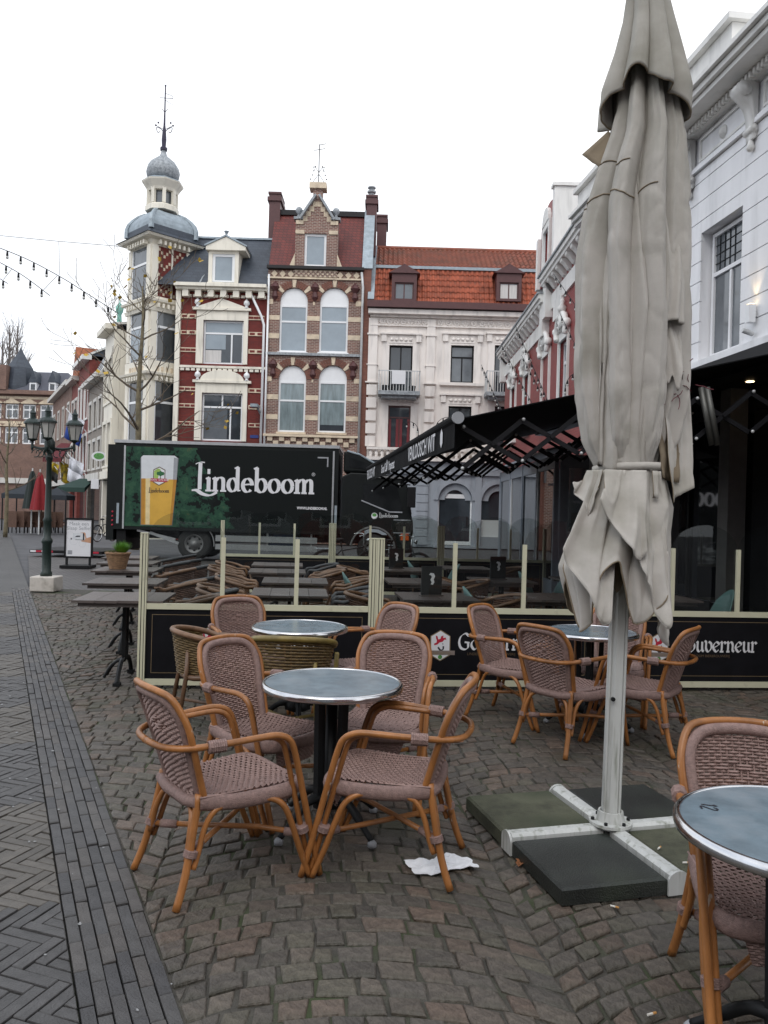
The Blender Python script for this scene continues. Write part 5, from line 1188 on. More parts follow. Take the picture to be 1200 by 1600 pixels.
sl = MB(); sl.bx(xq(397, 640) , xq(408, 640), -1.1, -.4, zq(400, 640), zq(400, 635.5)); sl.bar((xq(404, 640), -.45, zq(400, 638)), (xq(407, 647), 0, zq(400, 647)), .07); sl.build('wall_street_light', M['lead'], chs)
# turret: square bay set corner-on
TY = 1.0; tc_x = xq(249, 480, 39.0)
def sq_ring(h, z): return [(tc_x, TY - h, z), (tc_x + h, TY, z), (tc_x, TY + h, z), (tc_x - h, TY, z)]
def sq_frustum(mb, hs):
    for (h0, z0), (h1, z1) in zip(hs, hs[1:]): mb.add(sq_ring(h0, z0) + sq_ring(h1, z1), [(0,1,5,4),(1,2,6,5),(2,3,7,6),(3,0,4,7)] + [(3,2,1,0), (4,5,6,7)])
    return mb
def face_pt(side, u, out, z, h):   # side -1 left face, +1 right face; u 0 at the near corner to 1 at the side corner
    p = Vector((tc_x + side * h * u, TY - h * (1 - u), z)); return p + Vector((side * .7071, -.7071, 0)) * out
YT = 38.6; zE = zq(250, 388, YT)
stages = [(zq(250, 470, YT), zE - .15, 1.42), (zq(250, 568, YT), zq(250, 489, YT), 1.42), (zq(250, 692, YT), zq(250, 600, YT), 1.42)]
core = MB(); sq_frustum(core, [(1.40, 0), (1.40, zE)]); tur = core.build('turret', M['cream'], chs)
for i, (z0, z1, h) in enumerate(stages):
    for side in (-1, 1):
        def fbox(u0, u1, o0, o1, za_, zb2, nm, m, par=tur):
            P8 = [face_pt(side, u, o, z, h) for z in (za_, zb2) for u, o in ((u0, o0), (u1, o0), (u1, o1), (u0, o1))]
            return MB().add(P8, [(0,3,2,1),(4,5,6,7),(0,1,5,4),(1,2,6,5),(2,3,7,6),(3,0,4,7)]).build(nm, M[m], par)
        fbox(-.02, .13, -.02, .14, z0, z1, 'corner_post', 'cream'); fbox(.88, 1.02, -.02, .13, z0, z1, 'corner_post', 'cream')
        if i == 0 and side == 1:
            p = fbox(.13, .88, .0, .03, z0, z1, 'lozenge_panel', 'red_brick'); fbox(.49, .53, .03, .08, z0, z1, 'mullion', 'cream', p)
            for k in range(44):
                uu = .15 + (k % 11) * .068; vv = (k // 11); 
                for t in range(3):
                    zz = z0 + (z1 - z0) * ((vv + .5 + .25 * (abs(((k % 11) % 4) - 2) - 1) * (1 if t else 1)) / 4) + (t - 1) * .0
                    if t == 1: fbox(uu, uu + .05, .03, .05, zz - .07, zz + .07, 'lozenge_block', 'band', p)
        else:
            zt2 = z0 + (z1 - z0) * .66; pk = 'pane_dusk' if i < 2 else 'pane'
            if i == 1: pk = 'pane_sky' if side < 0 else 'pane'
            p = fbox(.14, .87, .0, .035, z0, z1, 'window', 'pane_dusk' if i < 2 else 'pane'); fbox(.13, .88, .03, .07, zt2 - .05, zt2 + .06, 'transom', 'upvc', p)
            fbox(.13, .17, .03, .08, z0, z1, 'frame', 'upvc', p); fbox(.84, .88, .03, .08, z0, z1, 'frame', 'upvc', p); fbox(.17, .84, .036, .05, z0 + .1, zt2 - .08, 'pane', pk, p)
        # parapet blocks under the windows and modillions over them
        for k in range(6): fbox(.16 + k*.12, .22 + k*.12, .10, .16, z0 - .48, z0 - .28, 'parapet_block', 'band')
        for k in range(7): fbox(.10 + k*.125, .15 + k*.125, .10, .34, z1 + .02, z1 + .22, 'modillion', 'cream')
    lv = MB(); sq_frustum(lv, [(1.66, z0 - .72), (1.72, z0 - .55), (1.60, z0 - .545), (1.60, z0 - .02)]) ; lv.build('parapet', M['cream'], tur)
    lv = MB(); sq_frustum(lv, [(1.45, z1 + .001), (1.60, z1 + .24), (1.86 if i else 2.05, z1 + .30), (1.90 if i else 2.15, z1 + .40)]); lv.build('ledge', M['cream'], tur)
dk = MB(); sq_frustum(dk, [(2.22, zE + .26), (1.95, zq(250, 379, YT)), (1.72, zq(250, 372, YT)), (1.66, zq(253, 362, YT))]); dk.build('slate_skirt', M['slate'], tur)
def oct_lathe(prof, n, nm, m, sm=False): 
    b_ = MB().lathe(prof, n, (tc_x, TY, 0), a0=PI/n); return b_.build(nm, M[m], tur, sm)
sqd = MB(); sq_frustum(sqd, [(1.66, zq(253, 362, YT)), (1.66, zq(253, 357, YT)), (1.58, zq(253, 350, YT)), (1.40, zq(253, 343, YT)), (1.12, zq(254, 336, YT)), (.78, zq(254, 331.5, YT))]); dome = sqd.build('dome', M['lead'], tur)
for s in (-1, 0, 1):
    hp = MB(); hs = [(1.68, zq(253, 370, YT)), (1.68, zq(253, 357, YT)), (1.60, zq(253, 350, YT)), (1.42, zq(253, 343, YT)), (1.14, zq(254, 336, YT)), (.80, zq(254, 331, YT))]
    hp.tube([(tc_x + s * h, TY - (h if s == 0 else 0), z) for h, z in hs], [.13, .12, .11, .09, .07, .05], 6); hp.build('hip_roll', M['lead'], dome)
YT = 39.0; zl0, zl1 = zq(256, 332, YT), zq(256, 299, YT)
oct_lathe([(.80, zl0 - .05), (.80, zl0 + .18), (.74, zl0 + .24), (.52, zl0 + .25)], 8, 'lantern_base', 'cream'); oct_lathe([(.50, zl0 + .25), (.50, zl1)], 8, 'lantern', 'pane_dusk')
for k in range(8):
    a = PI/8 + k * PI/4 ; x, y = tc_x + .66 * math.cos(a), TY + .66 * math.sin(a); MB().bar((x, y, zl0 + .26), (x, y, zl1), .16, .16, up=(math.cos(a), math.sin(a), 0)).build('lantern_post', M['cream'], tur)
oct_lathe([(.72, zl1 - .12), (.78, zl1), (.98, zl1 + .28), (1.0, zl1 + .34)], 8, 'lantern_cornice', 'cream'); oct_lathe([(1.0, zl1 + .345), (.98, zl1 + .37), (.68, zl1 + .52)], 8, 'lantern_roof', 'lead')
zo = zl1 + .52; on = [(.66, 0), (.76, .15), (.80, .38), (.74, .62), (.58, .86), (.36, 1.04), (.20, 1.16), (.13, 1.32), (.11, 1.5)]
oct_lathe([(r, zo + z) for r, z in on], 16, 'onion_dome', 'lead2', True)
sp = MB(); zs0 = zo + 1.5; sp.lathe([(.17, zs0 - .04), (.18, zs0 + .08), (.10, zs0 + .16), (.12, zs0 + .5), (.09, zs0 + .9), (.05, zs0 + 1.2), (.035, zs0 + 2.0), (.03, zq(261, 134, YT))], 8, (tc_x, TY, 0))
ztp = zq(261, 200, YT)
for s in (-1, 1):
    sp.tube(smooth_path([(tc_x, TY, ztp - .25), (tc_x + s*.18, TY, ztp - .05), (tc_x + s*.38, TY, ztp + .02), (tc_x + s*.32, TY, ztp - .22), (tc_x + s*.2, TY, ztp - .18)], 3), .018, 5)
    sp.tube([(tc_x, TY, ztp - .1), (tc_x + s*.42, TY, ztp + .12)], .015, 5); sp.ball((tc_x + s*.42, TY, ztp + .12), .05, 6); sp.ball((tc_x + s*.30, TY, ztp + .25), .05, 6)
    sp.tube([(tc_x, TY, ztp + .75), (tc_x + s*.14, TY, ztp + .92)], .015, 5)
zv = zq(261, 153, YT); sp.tube([(tc_x - .26, TY, zv), (tc_x + .38, TY, zv - .02)], .014, 5); sp.tube([(tc_x, TY, zv + .22), (tc_x + .36, TY, zv + .1), (tc_x + .36, TY, zv - .32), (tc_x + .02, TY, zv - .12)], .012, 5); sp.ball((tc_x, TY, zq(261, 134, YT)), .05, 6)
sp.build('spire', pm('violet_black_iron', (.022, .018, .045), .5), tur)
# ---------------- cream stuccoed house with orange roof
wh = thing('stucco_house', 'cream stuccoed house with orange pantile roof, balconies and grey arcaded ground floor', 'house', (0, YB, 0))
XA, XB = X1 + .41, xq(860, 560); ZG = zq(690, 485); zgf = zq(650, 716)
hol = [rect(607.5, 644, 540, 618), rect(704, 740, 540, 598), rect(772, 806, 540, 618), rect(606, 641, 634, 700), rect(700, 736, 635, 697), rect(772, 806, 635, 700)]
w = MB(); wall_holes(w, XA, XB, zgf, ZG, hol, 0, .35); w.build('wall', M['stucco'], wh)
MB().bx(XA, XB, .36, 9, 0, ZG - .1).build('rear_body', M['stucco'], wh)
for i, h in enumerate(hol):
    s_ = MB(); t_ = .32; wall_holes(s_, h[0] - t_, h[1] + t_, h[2] - .02, h[3] + .50, [h], -.06, .02); su = s_.build('window_surround', M['stucco'], wh)
    hd = MB(); hd.bx(h[0] - t_ - .12, h[1] + t_ + .12, -.20, .02, h[3] + .501, h[3] + .58)
    for e in (h[0] - t_ + .05, h[1] + t_ - .05): hd.bx(e - .12, e + .12, -.15, -.061, h[3] + .16, h[3] + .5)
    hd.bx(h[0] - .02, h[1] + .02, -.085, -.061, h[3] + .1, h[3] + .44); hd.build('window_head', M['stucco'], su)
    orn = MB()
    for k in range(5): orn.lathe([(.10, 0), (.07, .04), (.001, .05)], 8, M=Matrix.Translation((h[0] + (h[1] - h[0]) * (k + .5)/5, -.085, h[3] + .27)) @ Matrix.Rotation(PI/2, 4, 'X'))
    orn.build('head_ornament', M['stucco'], su, True)
    lower = i >= 3; fr = 'black' if i != 3 else 'plum'; cx = (h[0] + h[1])/2
    window(wh, h[0], h[1], h[2], h[3], .18, fr, 'pane' if i != 1 else 'pane_dusk', .07, mull=[(cx, h[2], h[3] - (.55 if i in (1, 3) else 0))], trans=[h[3] - .55] if i in (1, 3) else [])
    if i == 1: MB().bx(h[0] - .5, h[1] + .5, -.2, .02, h[2] - .16, h[2] - .021).build('sill', M['stucco'], wh)
M['red_wood'] = pm('red_woodwork', (.16, .015, .02), .4)
h = hol[3]; dd = MB()
for x in (h[0] + .09, (h[0] + h[1])/2 - .09, (h[0] + h[1])/2 + .09, h[1] - .09): dd.bx(x - .06, x + .06, .10, .118, h[2], h[3] - .62)
dd.build('red_door_frame', M['red_wood'], wh)
pil = [(575, 589), (666, 679), (833, 846)]
for a, b in pil:
    xa, xb = xq(a, 560), xq(b, 560)
    p = MB(); p.bx(xa, xb, -.10, .02, zq(670, 599), zq(670, 500)); p.bx(xa - .06, xb + .06, -.15, .02, zq(670, 526), zq(670, 523.5)); p.bx(xa - .06, xb + .06, -.13, .02, zq(670, 573), zq(670, 571.5)); p.bx(xa - .1, xb + .1, -.2, .02, zq(670, 601), zq(670, 599)-.002); po_ = p.build('pilaster', M['stucco'], wh)
    for k in range(5): MB().bx(xa - .03, xb + .03, -.16, .02, zq(670, 602 + 20*k + 18), zq(670, 602 + 20*k + 2)).build('quoin', M['stucco'], po_)
c_ = MB(); c_.bx(XA - .1, XB, -.42, .3, zq(690, 495), zq(690, 488)); c_.bx(XA, XB, -.16, .02, zq(690, 498.5), zq(690, 495) - .003); c_.bx(XA, XB, -.12, .02, zq(690, 512), zq(690, 510)); c_.build('cornice', M['stucco'], wh)
rs = MB().lathe([(.16, 0), (.15, .05), (.10, .05), (.09, .02), (.05, .02), (.04, .06), (.001, .06)], 12, M=Matrix.Rotation(PI/2, 4, 'X')).mesh('rosette', M['stucco'], True)
for k in range(8): ob('rosette', rs, wh, (xq(593, 505) + k * .33 + .15, .0, zq(690, 504.5)))
for k in range(9): ob('rosette', rs, wh, (xq(683, 505) + k * .40 + .15, .0, zq(690, 504.5)))
MB().bx(XA - .15, XB, -.60, .2, zq(690, 486.5), zq(690, 476.5)).build('gutter', M['plum'], wh)
ym, yt_ = .9, 3.6; zl, zm, zt_ = zq(690, 476), zq(690, 421, YB + ym), zq(690, 391, YB + yt_)
def pantiles(xa, xb, ya, za_, yb, zb2, nm, mat, cw=.235, rh=.33):
    b_ = MB(); n = int((xb - xa) / cw); L_ = math.hypot(yb - ya, zb2 - za_); m = max(2, int(L_ / rh)); up = Vector((0, (yb - ya) / L_, (zb2 - za_) / L_)); nr = Vector((0, -up.z, up.y))
    for r_ in range(m):
        pts0 = []
        for i in range(n * 5 + 1):
            x = xa + (xb - xa) * i / (n * 5); ph = 2 * PI * (i % 5) / 5; hgt = .045 * math.sin(ph) + rnd.uniform(-.006, .006)
            base = Vector((x, ya, za_)); s0 = L_ * r_ / m
            pts0.append((base + up * (s0 - .03) + nr * (hgt + .06), base + up * (s0 + L_ / m) + nr * (hgt + .015)))
        o = len(b_.v); b_.v += [tuple(p) for pr in pts0 for p in pr]
        for i in range(len(pts0) - 1): b_.f.append([o+2*i, o+2*i+2, o+2*i+3, o+2*i+1]); b_.m.append(0)
    return b_.build(nm, mat, wh)
XL, XR = XA + .05, XB
bd_ = MB(); bd_.add([(XL, -.1, zl), (XR, -.1, zl), (XR, ym, zm), (XL, ym, zm), (XR, yt_, zt_), (XL, yt_, zt_), (XR, 9, zl), (XL, 9, zl)], [(0,1,2,3),(3,2,4,5),(5,4,6,7),(1,6,4,2),(0,3,5,7)]); bd_.build('roof', M['pantile2'], wh)
tag(pantiles(XL, XR, -.1, zl, ym, zm, 'pantiles', M['pantile']), kind='stuff'); tag(pantiles(XL, XR, ym, zm + .02, yt_, zt_, 'upper_pantiles', M['pantile2'], rh=.42), kind='stuff')
MB().bx(XL, XR, ym - .14, ym + .05, zm - .04, zm + .10).build('lead_flashing', M['lead'], wh); MB().tube([(XL, yt_, zt_ + .02), (XR, yt_, zt_ + .02)], .13, 8).build('ridge', M['pantile2'], wh)
MB().bar((XL - .05, -.2, zl + .1), (XL - .02, ym, zm + .1), .30, .10).build('verge', M['lead'], wh); MB().bar((XL - .02, ym, zm + .1), (XL + .0, yt_, zt_ + .1), .26, .10).build('verge', M['lead'], wh)
for a, b, pk in ((612, 651, 'pane_dusk'), (775, 814, 'pane_sky')):
    r_ = rect(a, b, 429, 472); ws2 = (r_[0] + .14, r_[1] - .14, r_[2] + .08, r_[3] - .42)
    d_ = MB(); wall_holes(d_, r_[0], r_[1], r_[2], r_[3], [ws2], -.18, 1.2); do = d_.build('dormer', M['plum'], wh)
    MB().prism([(r_[0] - .15, r_[3] + .001), (r_[1] + .15, r_[3] + .001), ((r_[0] + r_[1])/2, zq((a + b)/2, 415))], -.28, 1.2).build('dormer_gable', M['plum'], do)
    wo_ = window(do, ws2[0], ws2[1], ws2[2], ws2[3], -.04, 'plum', pk, .06, mull=[(ws2[0] + ws2[1])/2])
    if a > 700: MB().bx(ws2[0] + .06, ws2[1] - .06, -.083, -.074, ws2[2] + .05, ws2[2] + .72).build('blind', M['curtain'], wo_)
def balcony(xa, xb, yr, yf):
    z0, z1 = zq((xa + xb)/2, yf), zq((xa + xb)/2, yr); a, b = xq(xa, yf), xq(xb, yf); d = .95; r = thing('_b', '', '') if False else None
    o = MB(); o.bx(a, b, -d, -.001, z0 - .18, z0); o.bx(a + .15, b - .15, -d + .2, -.001, z0 - .32, z0 - .181); bo = o.build('balcony', M['lead2'], wh)
    ra = MB(); ra.bx(a, b, -d, -d + .04, z1 - .04, z1); ra.bx(a, a + .04, -d, 0, z1 - .04, z1 - .001); ra.bx(b - .04, b, -d, 0, z1 - .04, z1 - .001); ra.build('handrail', M['zinc_pipe'], bo)
    br = MB().bx(-.015, .015, -.015, .015, z0, z1 - .04).mesh('baluster', M['zinc_pipe'])
    n = 15
    for k in range(n): ob('baluster', br, bo, (a + .02 + (b - a - .04) * k / (n - 1), -d + .02, 0))
    for k in range(1, 6): ob('baluster', br, bo, (a + .02, -d + .02 + .15 * k, 0)); ob('baluster', br, bo, (b - .02, -d + .02 + .15 * k, 0))
    return bo, a, b, z0, z1
bo, a, b, z0, z1 = balcony(591, 655, 584, 615); balcony(756, 815, 585, 617)
MB().bx(a + .62, a + 1.25, -.99, -.96, z0 + .3, z1 - .02).build('white_cloth', M['print_white'], bo)
for x in (a + .3, a + .6, b - .35): MB().lathe([(.12, 0), (.16, .28), (.12, .28)], 8, (x, -.6, z0 + .001)).build('flower_pot', M['iron'], bo)
# ground floor: grey with two arches
door = rect(686, 736, 775, 856); win2 = rect(752, 800, 775, 850)
dx0, dx1 = xq(684, 800), xq(737, 800); r_d = (dx1 - dx0)/2; dcx = (dx0 + dx1)/2; dzc = zq(710, 755) - r_d
ex0, ex1 = xq(752, 800), xq(805, 800); r_e = (ex1 - ex0)/2; ecx = (ex0 + ex1)/2
w = MB(); wall_holes(w, XA, XB, 0, zgf - .15, [(dx0, dx1, 0, dzc + r_d), (ex0, ex1, .55, dzc + r_e)], -.05, .35)
for cx, r in ((dcx, r_d), (ecx, r_e)):
    for s in (-1, 1):
        ap = arc_pts(cx, dzc, r, PI/2, PI if s < 0 else 0, 12); w.prism([(cx + s * r, dzc + r)] + ap if s > 0 else ap + [(cx + s * r, dzc + r)], -.049, .349)
w.build('ground_floor', M['grey_stucco'], wh)
for cx, r in ((dcx, r_d), (ecx, r_e)):
    ar = MB(); n = 16
    ar.prism(arc_pts(cx, dzc, r + .22, 0, PI, n) + arc_pts(cx, dzc, r + .0, PI, 0, n), -.12, -.051); ar.build('archivolt', M['grey_stucco'], wh)
    ar = MB(); ar.prism(arc_pts(cx, dzc, r - .02, 0, PI, n) + arc_pts(cx, dzc, r - .32, PI, 0, n), .05, .16); ar.build('inner_arch', M['grey_stucco'], wh)
dz = zq(710, 772); do = MB(); wall_holes(do, dcx - .95, dcx + .95, .12, dz, [(dcx - .74, dcx + .74, .3, dz - .2)], .12, .2); do = do.build('door', M['upvc'], wh)
MB().bx(dcx - .75, dcx + .75, .15, .17, .29, dz - .19).build('pane', M['pane'], do); MB().bx(dcx - .04, dcx + .04, .121, .199, .3, dz - .2).build('stile', M['upvc'], do) if False else None
MB().tube([(dcx + .6, .08, 1.0), (dcx + .6, .08, 1.5)], .025, 6).build('handle', M['iron'], do)
MB().bx(dx0, dx1, .205, .22, 0, dzc + r_d).build('fanlight', M['pane'], wh); MB().bx(dx0 - .2, dx1 + .2, -.6, -.052, 0.0, .10).build('door_step', M['grey_stucco'], wh)
MB().bx(ex0, ex1, .205, .22, .55, dzc + r_e).build('shop_pane', M['pane'], wh); MB().bx(ex0, ex1, .10, .19, .55, 1.35).build('white_window_base', M['upvc'], wh)
for a, b in ((650, 668), (741, 751)):
    xa, xb = xq(a, 800), xq(b, 800)
    if b < 700:
        for k in range(9): MB().bx(xa, xb, -.12, -.051, .1 + k * .40, .1 + k * .40 + .37).build('quoin', M['grey_stucco'], wh)
    else: MB().bx(xa, xb, -.13, -.051, 0, zgf - .5).build('pilaster', M['grey_stucco'], wh)
MB().bx(XA, XB, -.45, .0, zgf - .149, zgf).build('balustrade_base', M['stucco'], wh); MB().bx(XA, XB, -.20, -.051, zgf - .75, zgf - .15).build('shop_fascia', M['grey_stucco'], wh)
zt3 = zq(620, 702); bt = MB().lathe([(.07, zgf), (.10, zgf + .03), (.06, zgf + .08), (.11, zgf + .2), (.05, zt3 - .12), (.08, zt3 - .06)], 8).mesh('baluster', M['stucco'], True)
for k in range(26): ob('baluster', bt, wh, (XA + .2 + k * .27, -.28, 0))
MB().bx(XA, XB, -.42, -.14, zt3 - .06, zt3 + .06).build('balustrade_rail', M['stucco'], wh)
# ---------------- red painted house, receding on the right
RX, RYF, RL = 5.10, 34.7, 17.0
rh = thing('red_painted_house', 'red painted brick house with white shell ornaments, receding behind the parasol', 'house', (RX, RYF, 0), -PI/2)
def lx(Y): return RYF - Y
zf1, zf2 = 8.55, 9.05; sec = lx(25.4)
wn = [(lx(Yc) - .55, lx(Yc) + .55, 4.7, 6.75) for Yc in (32.2, 29.2, 26.1 - .35, 23.2, 20.3)]
w = MB(); wall_holes(w, 0, sec, 3.0, zf1 + .3, wn[:2], 0, .35); wall_holes(w, sec, RL, 3.0, zf2 + .3, wn[2:], -.0, .35); w.build('wall', M['rose_brick'], rh)
MB().bx(0, RL, .36, 8, 0, 8.8).build('rear_body', M['rose_brick'], rh); MB().bx(0, RL, .001, .349, 0, 2.999).build('ground_floor', M['grey_stucco'], rh)
for h in wn:
    s_ = MB(); wall_holes(s_, h[0] - .10, h[1] + .10, h[2] - .1, h[3] + .25, [h], -.07, .02); su = s_.build('window_surround', M['white'], rh)
    cx = (h[0] + h[1])/2; o = MB()
    o.prism(arc_pts(cx, h[3] + .251, .42, 0, PI, 12, .55), -.12, .02); o.lathe([(.10, 0), (.16, .12), (.05, .25), (.09, .32), (.01, .42)], 8, (cx, -.10, h[3] + .78))
    for s in (-1, 1): o.tube(smooth_path([(cx + s*.2, -.12, h[3] + .7), (cx + s*.48, -.12, h[3] + .55), (cx + s*.62, -.12, h[3] + .25), (cx + s*.55, -.12, h[3] + .05)], 3), .09, 7); o.ball((cx + s*.66, -.1, h[3] + .34), .14, 8)
    for k in range(7): t = PI * (k + .5) / 7; o.tube([(cx + .1 * math.cos(t), -.13, h[3] + .32), (cx + .36 * math.cos(t), -.14, h[3] + .32 + .42 * math.sin(t))], .04, 6)
    o.build('shell_ornament', M['white'], su, True)
    window(rh, h[0], h[1], h[2], h[3], .16, 'upvc', 'pane_dusk', .09, trans=[h[3] - .62])
    MB().bx(h[0] - .2, h[1] + .2, -.16, .02, h[2] - .22, h[2] - .101).build('sill', M['white'], rh)
for a, b, z in ((-.2, sec - .02, zf1), (sec - .1, RL, zf2)):
    c = MB(); c.bx(a, b, -.38, .2, z - .02, z + .12); c.bx(a, b, -.32, .2, z - .14, z - .021); c.build('cornice', M['white'], rh)
    MB().bx(a - .03, b + .03, -.43, .2, z + .121, z + .18).build('gutter', M['lead2'], rh)
    m = MB().prism([(-.30, -.14), (0, -.14), (0, -.46), (-.08, -.43), (-.2, -.28), (-.28, -.22)], -.12, .12, ax='x').mesh('modillion', M['white'])
    n = int((b - a) / .62)
    for k in range(n): ob('modillion', m, rh, (a + .35 + k * .62, 0, z - .003))
    MB().bx(a + .25, b - .2, -.06, .0, z - .98, z - .52).build('frieze_panel', M['white'], rh)
    for e in (a + .25, b - .3): MB().bx(e - .22, e + .22, -.24, .0, z - 1.2, z - .145).build('end_bracket', M['white'], rh)
MB().bx(sec + .9, sec + 2.0, -.10, .0, 7.55, 8.15).build('relief_panel', M['white'], rh)
g0, g1 = lx(27.0), lx(24.7); gz = zf2 + .2
wg = (g0 + .75, g1 - .75, gz + .5, gz + 1.6)
gm = MB(); wall_holes(gm, g0, g1, gz, gz + 1.9, [wg], -.05, .5); gm.prism([(g0, gz + 1.9), (g1, gz + 1.9)] + arc_pts((g0 + g1)/2, gz + 1.9, (g1 - g0)/2, 0, PI, 12, .55)[1:-1], -.049, .5); go = gm.build('gable', M['rose_brick'], rh)
window(go, *wg, .1, 'upvc', 'pane_sky', .08)
s_ = MB(); wall_holes(s_, wg[0] - .18, wg[1] + .18, wg[2] - .15, wg[3] + .2, [wg], -.14, -.04); s_.prism(arc_pts((g0 + g1)/2, wg[3] + .2, .5, 0, PI, 10, .5), -.16, -.04); s_.build('window_surround', M['white'], go)
for a, b, tp in ((g0 - .28, g0 - .001, 1.7), (g1 + .001, g1 + .28, 2.45)): MB().bx(a, b, -.16, .55, gz, gz + tp).build('gable_pier', M['white'], go)
MB().bx(g1 - .02, g1 + .34, -.22, .62, gz + 2.455, gz + 2.56).build('pier_cap', M['white'], go); MB().lathe([(.12, 0), (.1, .06), (.001, .11)], 10, M=Matrix.Translation((g1 + .281, .2, gz + .75)) @ Matrix.Rotation(PI/2, 4, 'Y')).build('boss', M['white'], go, True)
rr_ = MB(); rr_.add([(-.1, .0, zf1 + .25), (RL, .0, zf2 + .25), (RL, 4, zf2 + .45), (-.1, 4, zf1 + .45)], [(0,1,2,3),(3,2,1,0)]); rr_.build('roof', M['slate'], rh)
# ================================================================== DELIVERY TRUCK
TYY = 23.6; tx0, tx1 = xq(178, 760, TYY), xq(528, 760, TYY)
M['truck_black'] = pm('truck_black', (.007, .009, .009), .5, var=.2, spec=.22); M['alu'] = pm('aluminium', (.50, .51, .52), .35, metal=.7, var=.1); M['rubber'] = pm('tyre_rubber', (.018, .018, .018), .8, bump=.3)
M['steel'] = pm('grey_steel', (.22, .22, .22), .5, metal=.4, var=.2); M['cab_glass'] = pm('cab_window', (.012, .013, .014), .06, spec=.35)
tk = thing('delivery_truck', 'black brewery delivery truck with green foliage print and a beer glass on its side', 'truck', (tx0, TYY, 0)); TL_ = tx1 - tx0; BZ0, BZ1 = .88, 3.43
# side print material: leafy green camouflage fading to black towards the cab
m, nt, bs, lk = _new('foliage_print'); N = nt.nodes.new
tc = N('ShaderNodeTexCoord'); n1 = N('ShaderNodeTexNoise'); n1.inputs['Scale'].default_value = 2.6; n1.inputs['Detail'].default_value = 9; n1.inputs['Roughness'].default_value = .68; lk(tc.outputs['Object'], n1.inputs['Vector'])
r1 = N('ShaderNodeValToRGB'); e = r1.color_ramp.elements; r1.color_ramp.interpolation = 'CONSTANT'; e[0].position = 0; e[0].color = (.008, .012, .011, 1); e[1].position = .46; e[1].color = (.022, .062, .040, 1)
x_ = e.new(.55); x_.color = (.034, .088, .052, 1); x_ = e.new(.64); x_.color = (.075, .095, .052, 1); lk(n1.outputs['Fac'], r1.inputs['Fac'])
sx = N('ShaderNodeSeparateXYZ'); lk(tc.outputs['Object'], sx.inputs[0]); n2 = N('ShaderNodeTexNoise'); n2.inputs['Scale'].default_value = 1.6; n2.inputs['Detail'].default_value = 8; lk(tc.outputs['Object'], n2.inputs['Vector'])
z1_ = N('ShaderNodeMath'); z1_.operation = 'MULTIPLY_ADD'; z1_.inputs[1].default_value = .55; lk(sx.outputs[2], z1_.inputs[0]); lk(sx.outputs[0], z1_.inputs[2])
ma = N('ShaderNodeMath'); ma.operation = 'MULTIPLY_ADD'; ma.inputs[1].default_value = 2.4; lk(n2.outputs['Fac'], ma.inputs[0]); lk(z1_.outputs[0], ma.inputs[2])
mr = N('ShaderNodeMath'); mr.operation = 'GREATER_THAN'; mr.inputs[1].default_value = 5.35; lk(ma.outputs[0], mr.inputs[0])
mx = N('ShaderNodeMix'); mx.data_type = 'RGBA'; lk(mr.outputs[0], mx.inputs[0]); lk(r1.outputs['Color'], mx.inputs[6]); mx.inputs[7].default_value = (.006, .008, .008, 1); lk(mx.outputs[2], bs.inputs['Base Color']); bs.inputs['Roughness'].default_value = .5; bs.inputs['Specular IOR Level'].default_value = .15
M['foliage'] = m
body = MB().bx(0, TL_, 0, 2.4, BZ0, BZ1).build('cargo_box', M['truck_black'], tk)
MB().bx(-.02, TL_ + .02, -.03, 2.43, BZ1 + .001, BZ1 + .09).build('roof_rail', M['alu'], body)
sd_ = MB().bx(.32, TL_ - .18, -.012, -.001, BZ0 + .10, BZ1 - .10).build('side_print', M['foliage'], body)
for x in (.28, TL_ - .17): MB().bx(x, x + .05, -.03, -.001, BZ0 + .02, BZ1 - .08).build('curtain_pole', M['alu'], body)
MB().bx(.05, TL_ - .05, -.02, -.001, BZ0, BZ0 + .07).build('lower_rail', M['alu' if False else 'truck_black'], body)
for x, z0, z1 in ((.10, 1.05, 1.65), (TL_ - .08, 1.05, 1.75)): MB().bx(x, x + .07, -.02, -.001, z0, z1).build('reflector_strip', M['lead'], body)
b_ = MB(); b_.bx(TL_ - .62, TL_ - .30, -.016, -.0125, BZ1 - .30, BZ1 - .26); b_.bx(TL_ - .34, TL_ - .30, -.016, -.0125, BZ1 - .55, BZ1 - .301); b_.build('corner_mark', M['print_grey'], body)
X, Z = Vector((1, 0, 0)), Vector((0, 0, 1))
def tp(x, y): p = at(x, y, TYY); return p.x - tx0, p.z
def tq(quads_px): return [[tp(*p) for p in qd] for qd in quads_px]
LO = Vector((0, -.0145, 0))
M['foam'] = pm('foam_print', (.62, .64, .66), .4, var=.06); M['beer'] = pm('beer_print', (.62, .36, .055), .4, var=.12, scale=1.5); M['beer_hi'] = pm('beer_light_print', (.70, .56, .30), .4); M['beer_lo'] = pm('beer_amber_print', (.45, .21, .03), .4); M['glass_edge'] = pm('glass_edge_print', (.13, .14, .15), .4)
gl, gr, gt, gm_, gb_ = 221, 278, 712, 747.5, 820.5
place_quads(tq([[(219.5, gt+3), (279.5, gt+4), (269.5, gb_+1), (219.5, gb_)]]), 'glass_outline', M['glass_edge'], body, LO, X, Z)
place_quads(tq([[(221, gt + 2), (224, gt - .5), (273, gt), (278, gt + 4), (276.3, gm_ + 2), (221, gm_)]]), 'beer_foam', M['foam'], body, LO, X, Z, .001)
place_quads(tq([[(221, gm_), (276.3, gm_ + 2), (268.5, gb_), (220.5, gb_ - 1)]]), 'beer_body', M['beer'], body, LO, X, Z, .001)
place_quads(tq([[(221, gm_), (227, gm_), (226, gb_ - 1), (220.5, gb_ - 1)], [(271, gm_ + 2), (276.3, gm_ + 2), (268.5, gb_), (265, gb_)]]), 'beer_shade', M['beer_lo'], body, LO, X, Z, .002)
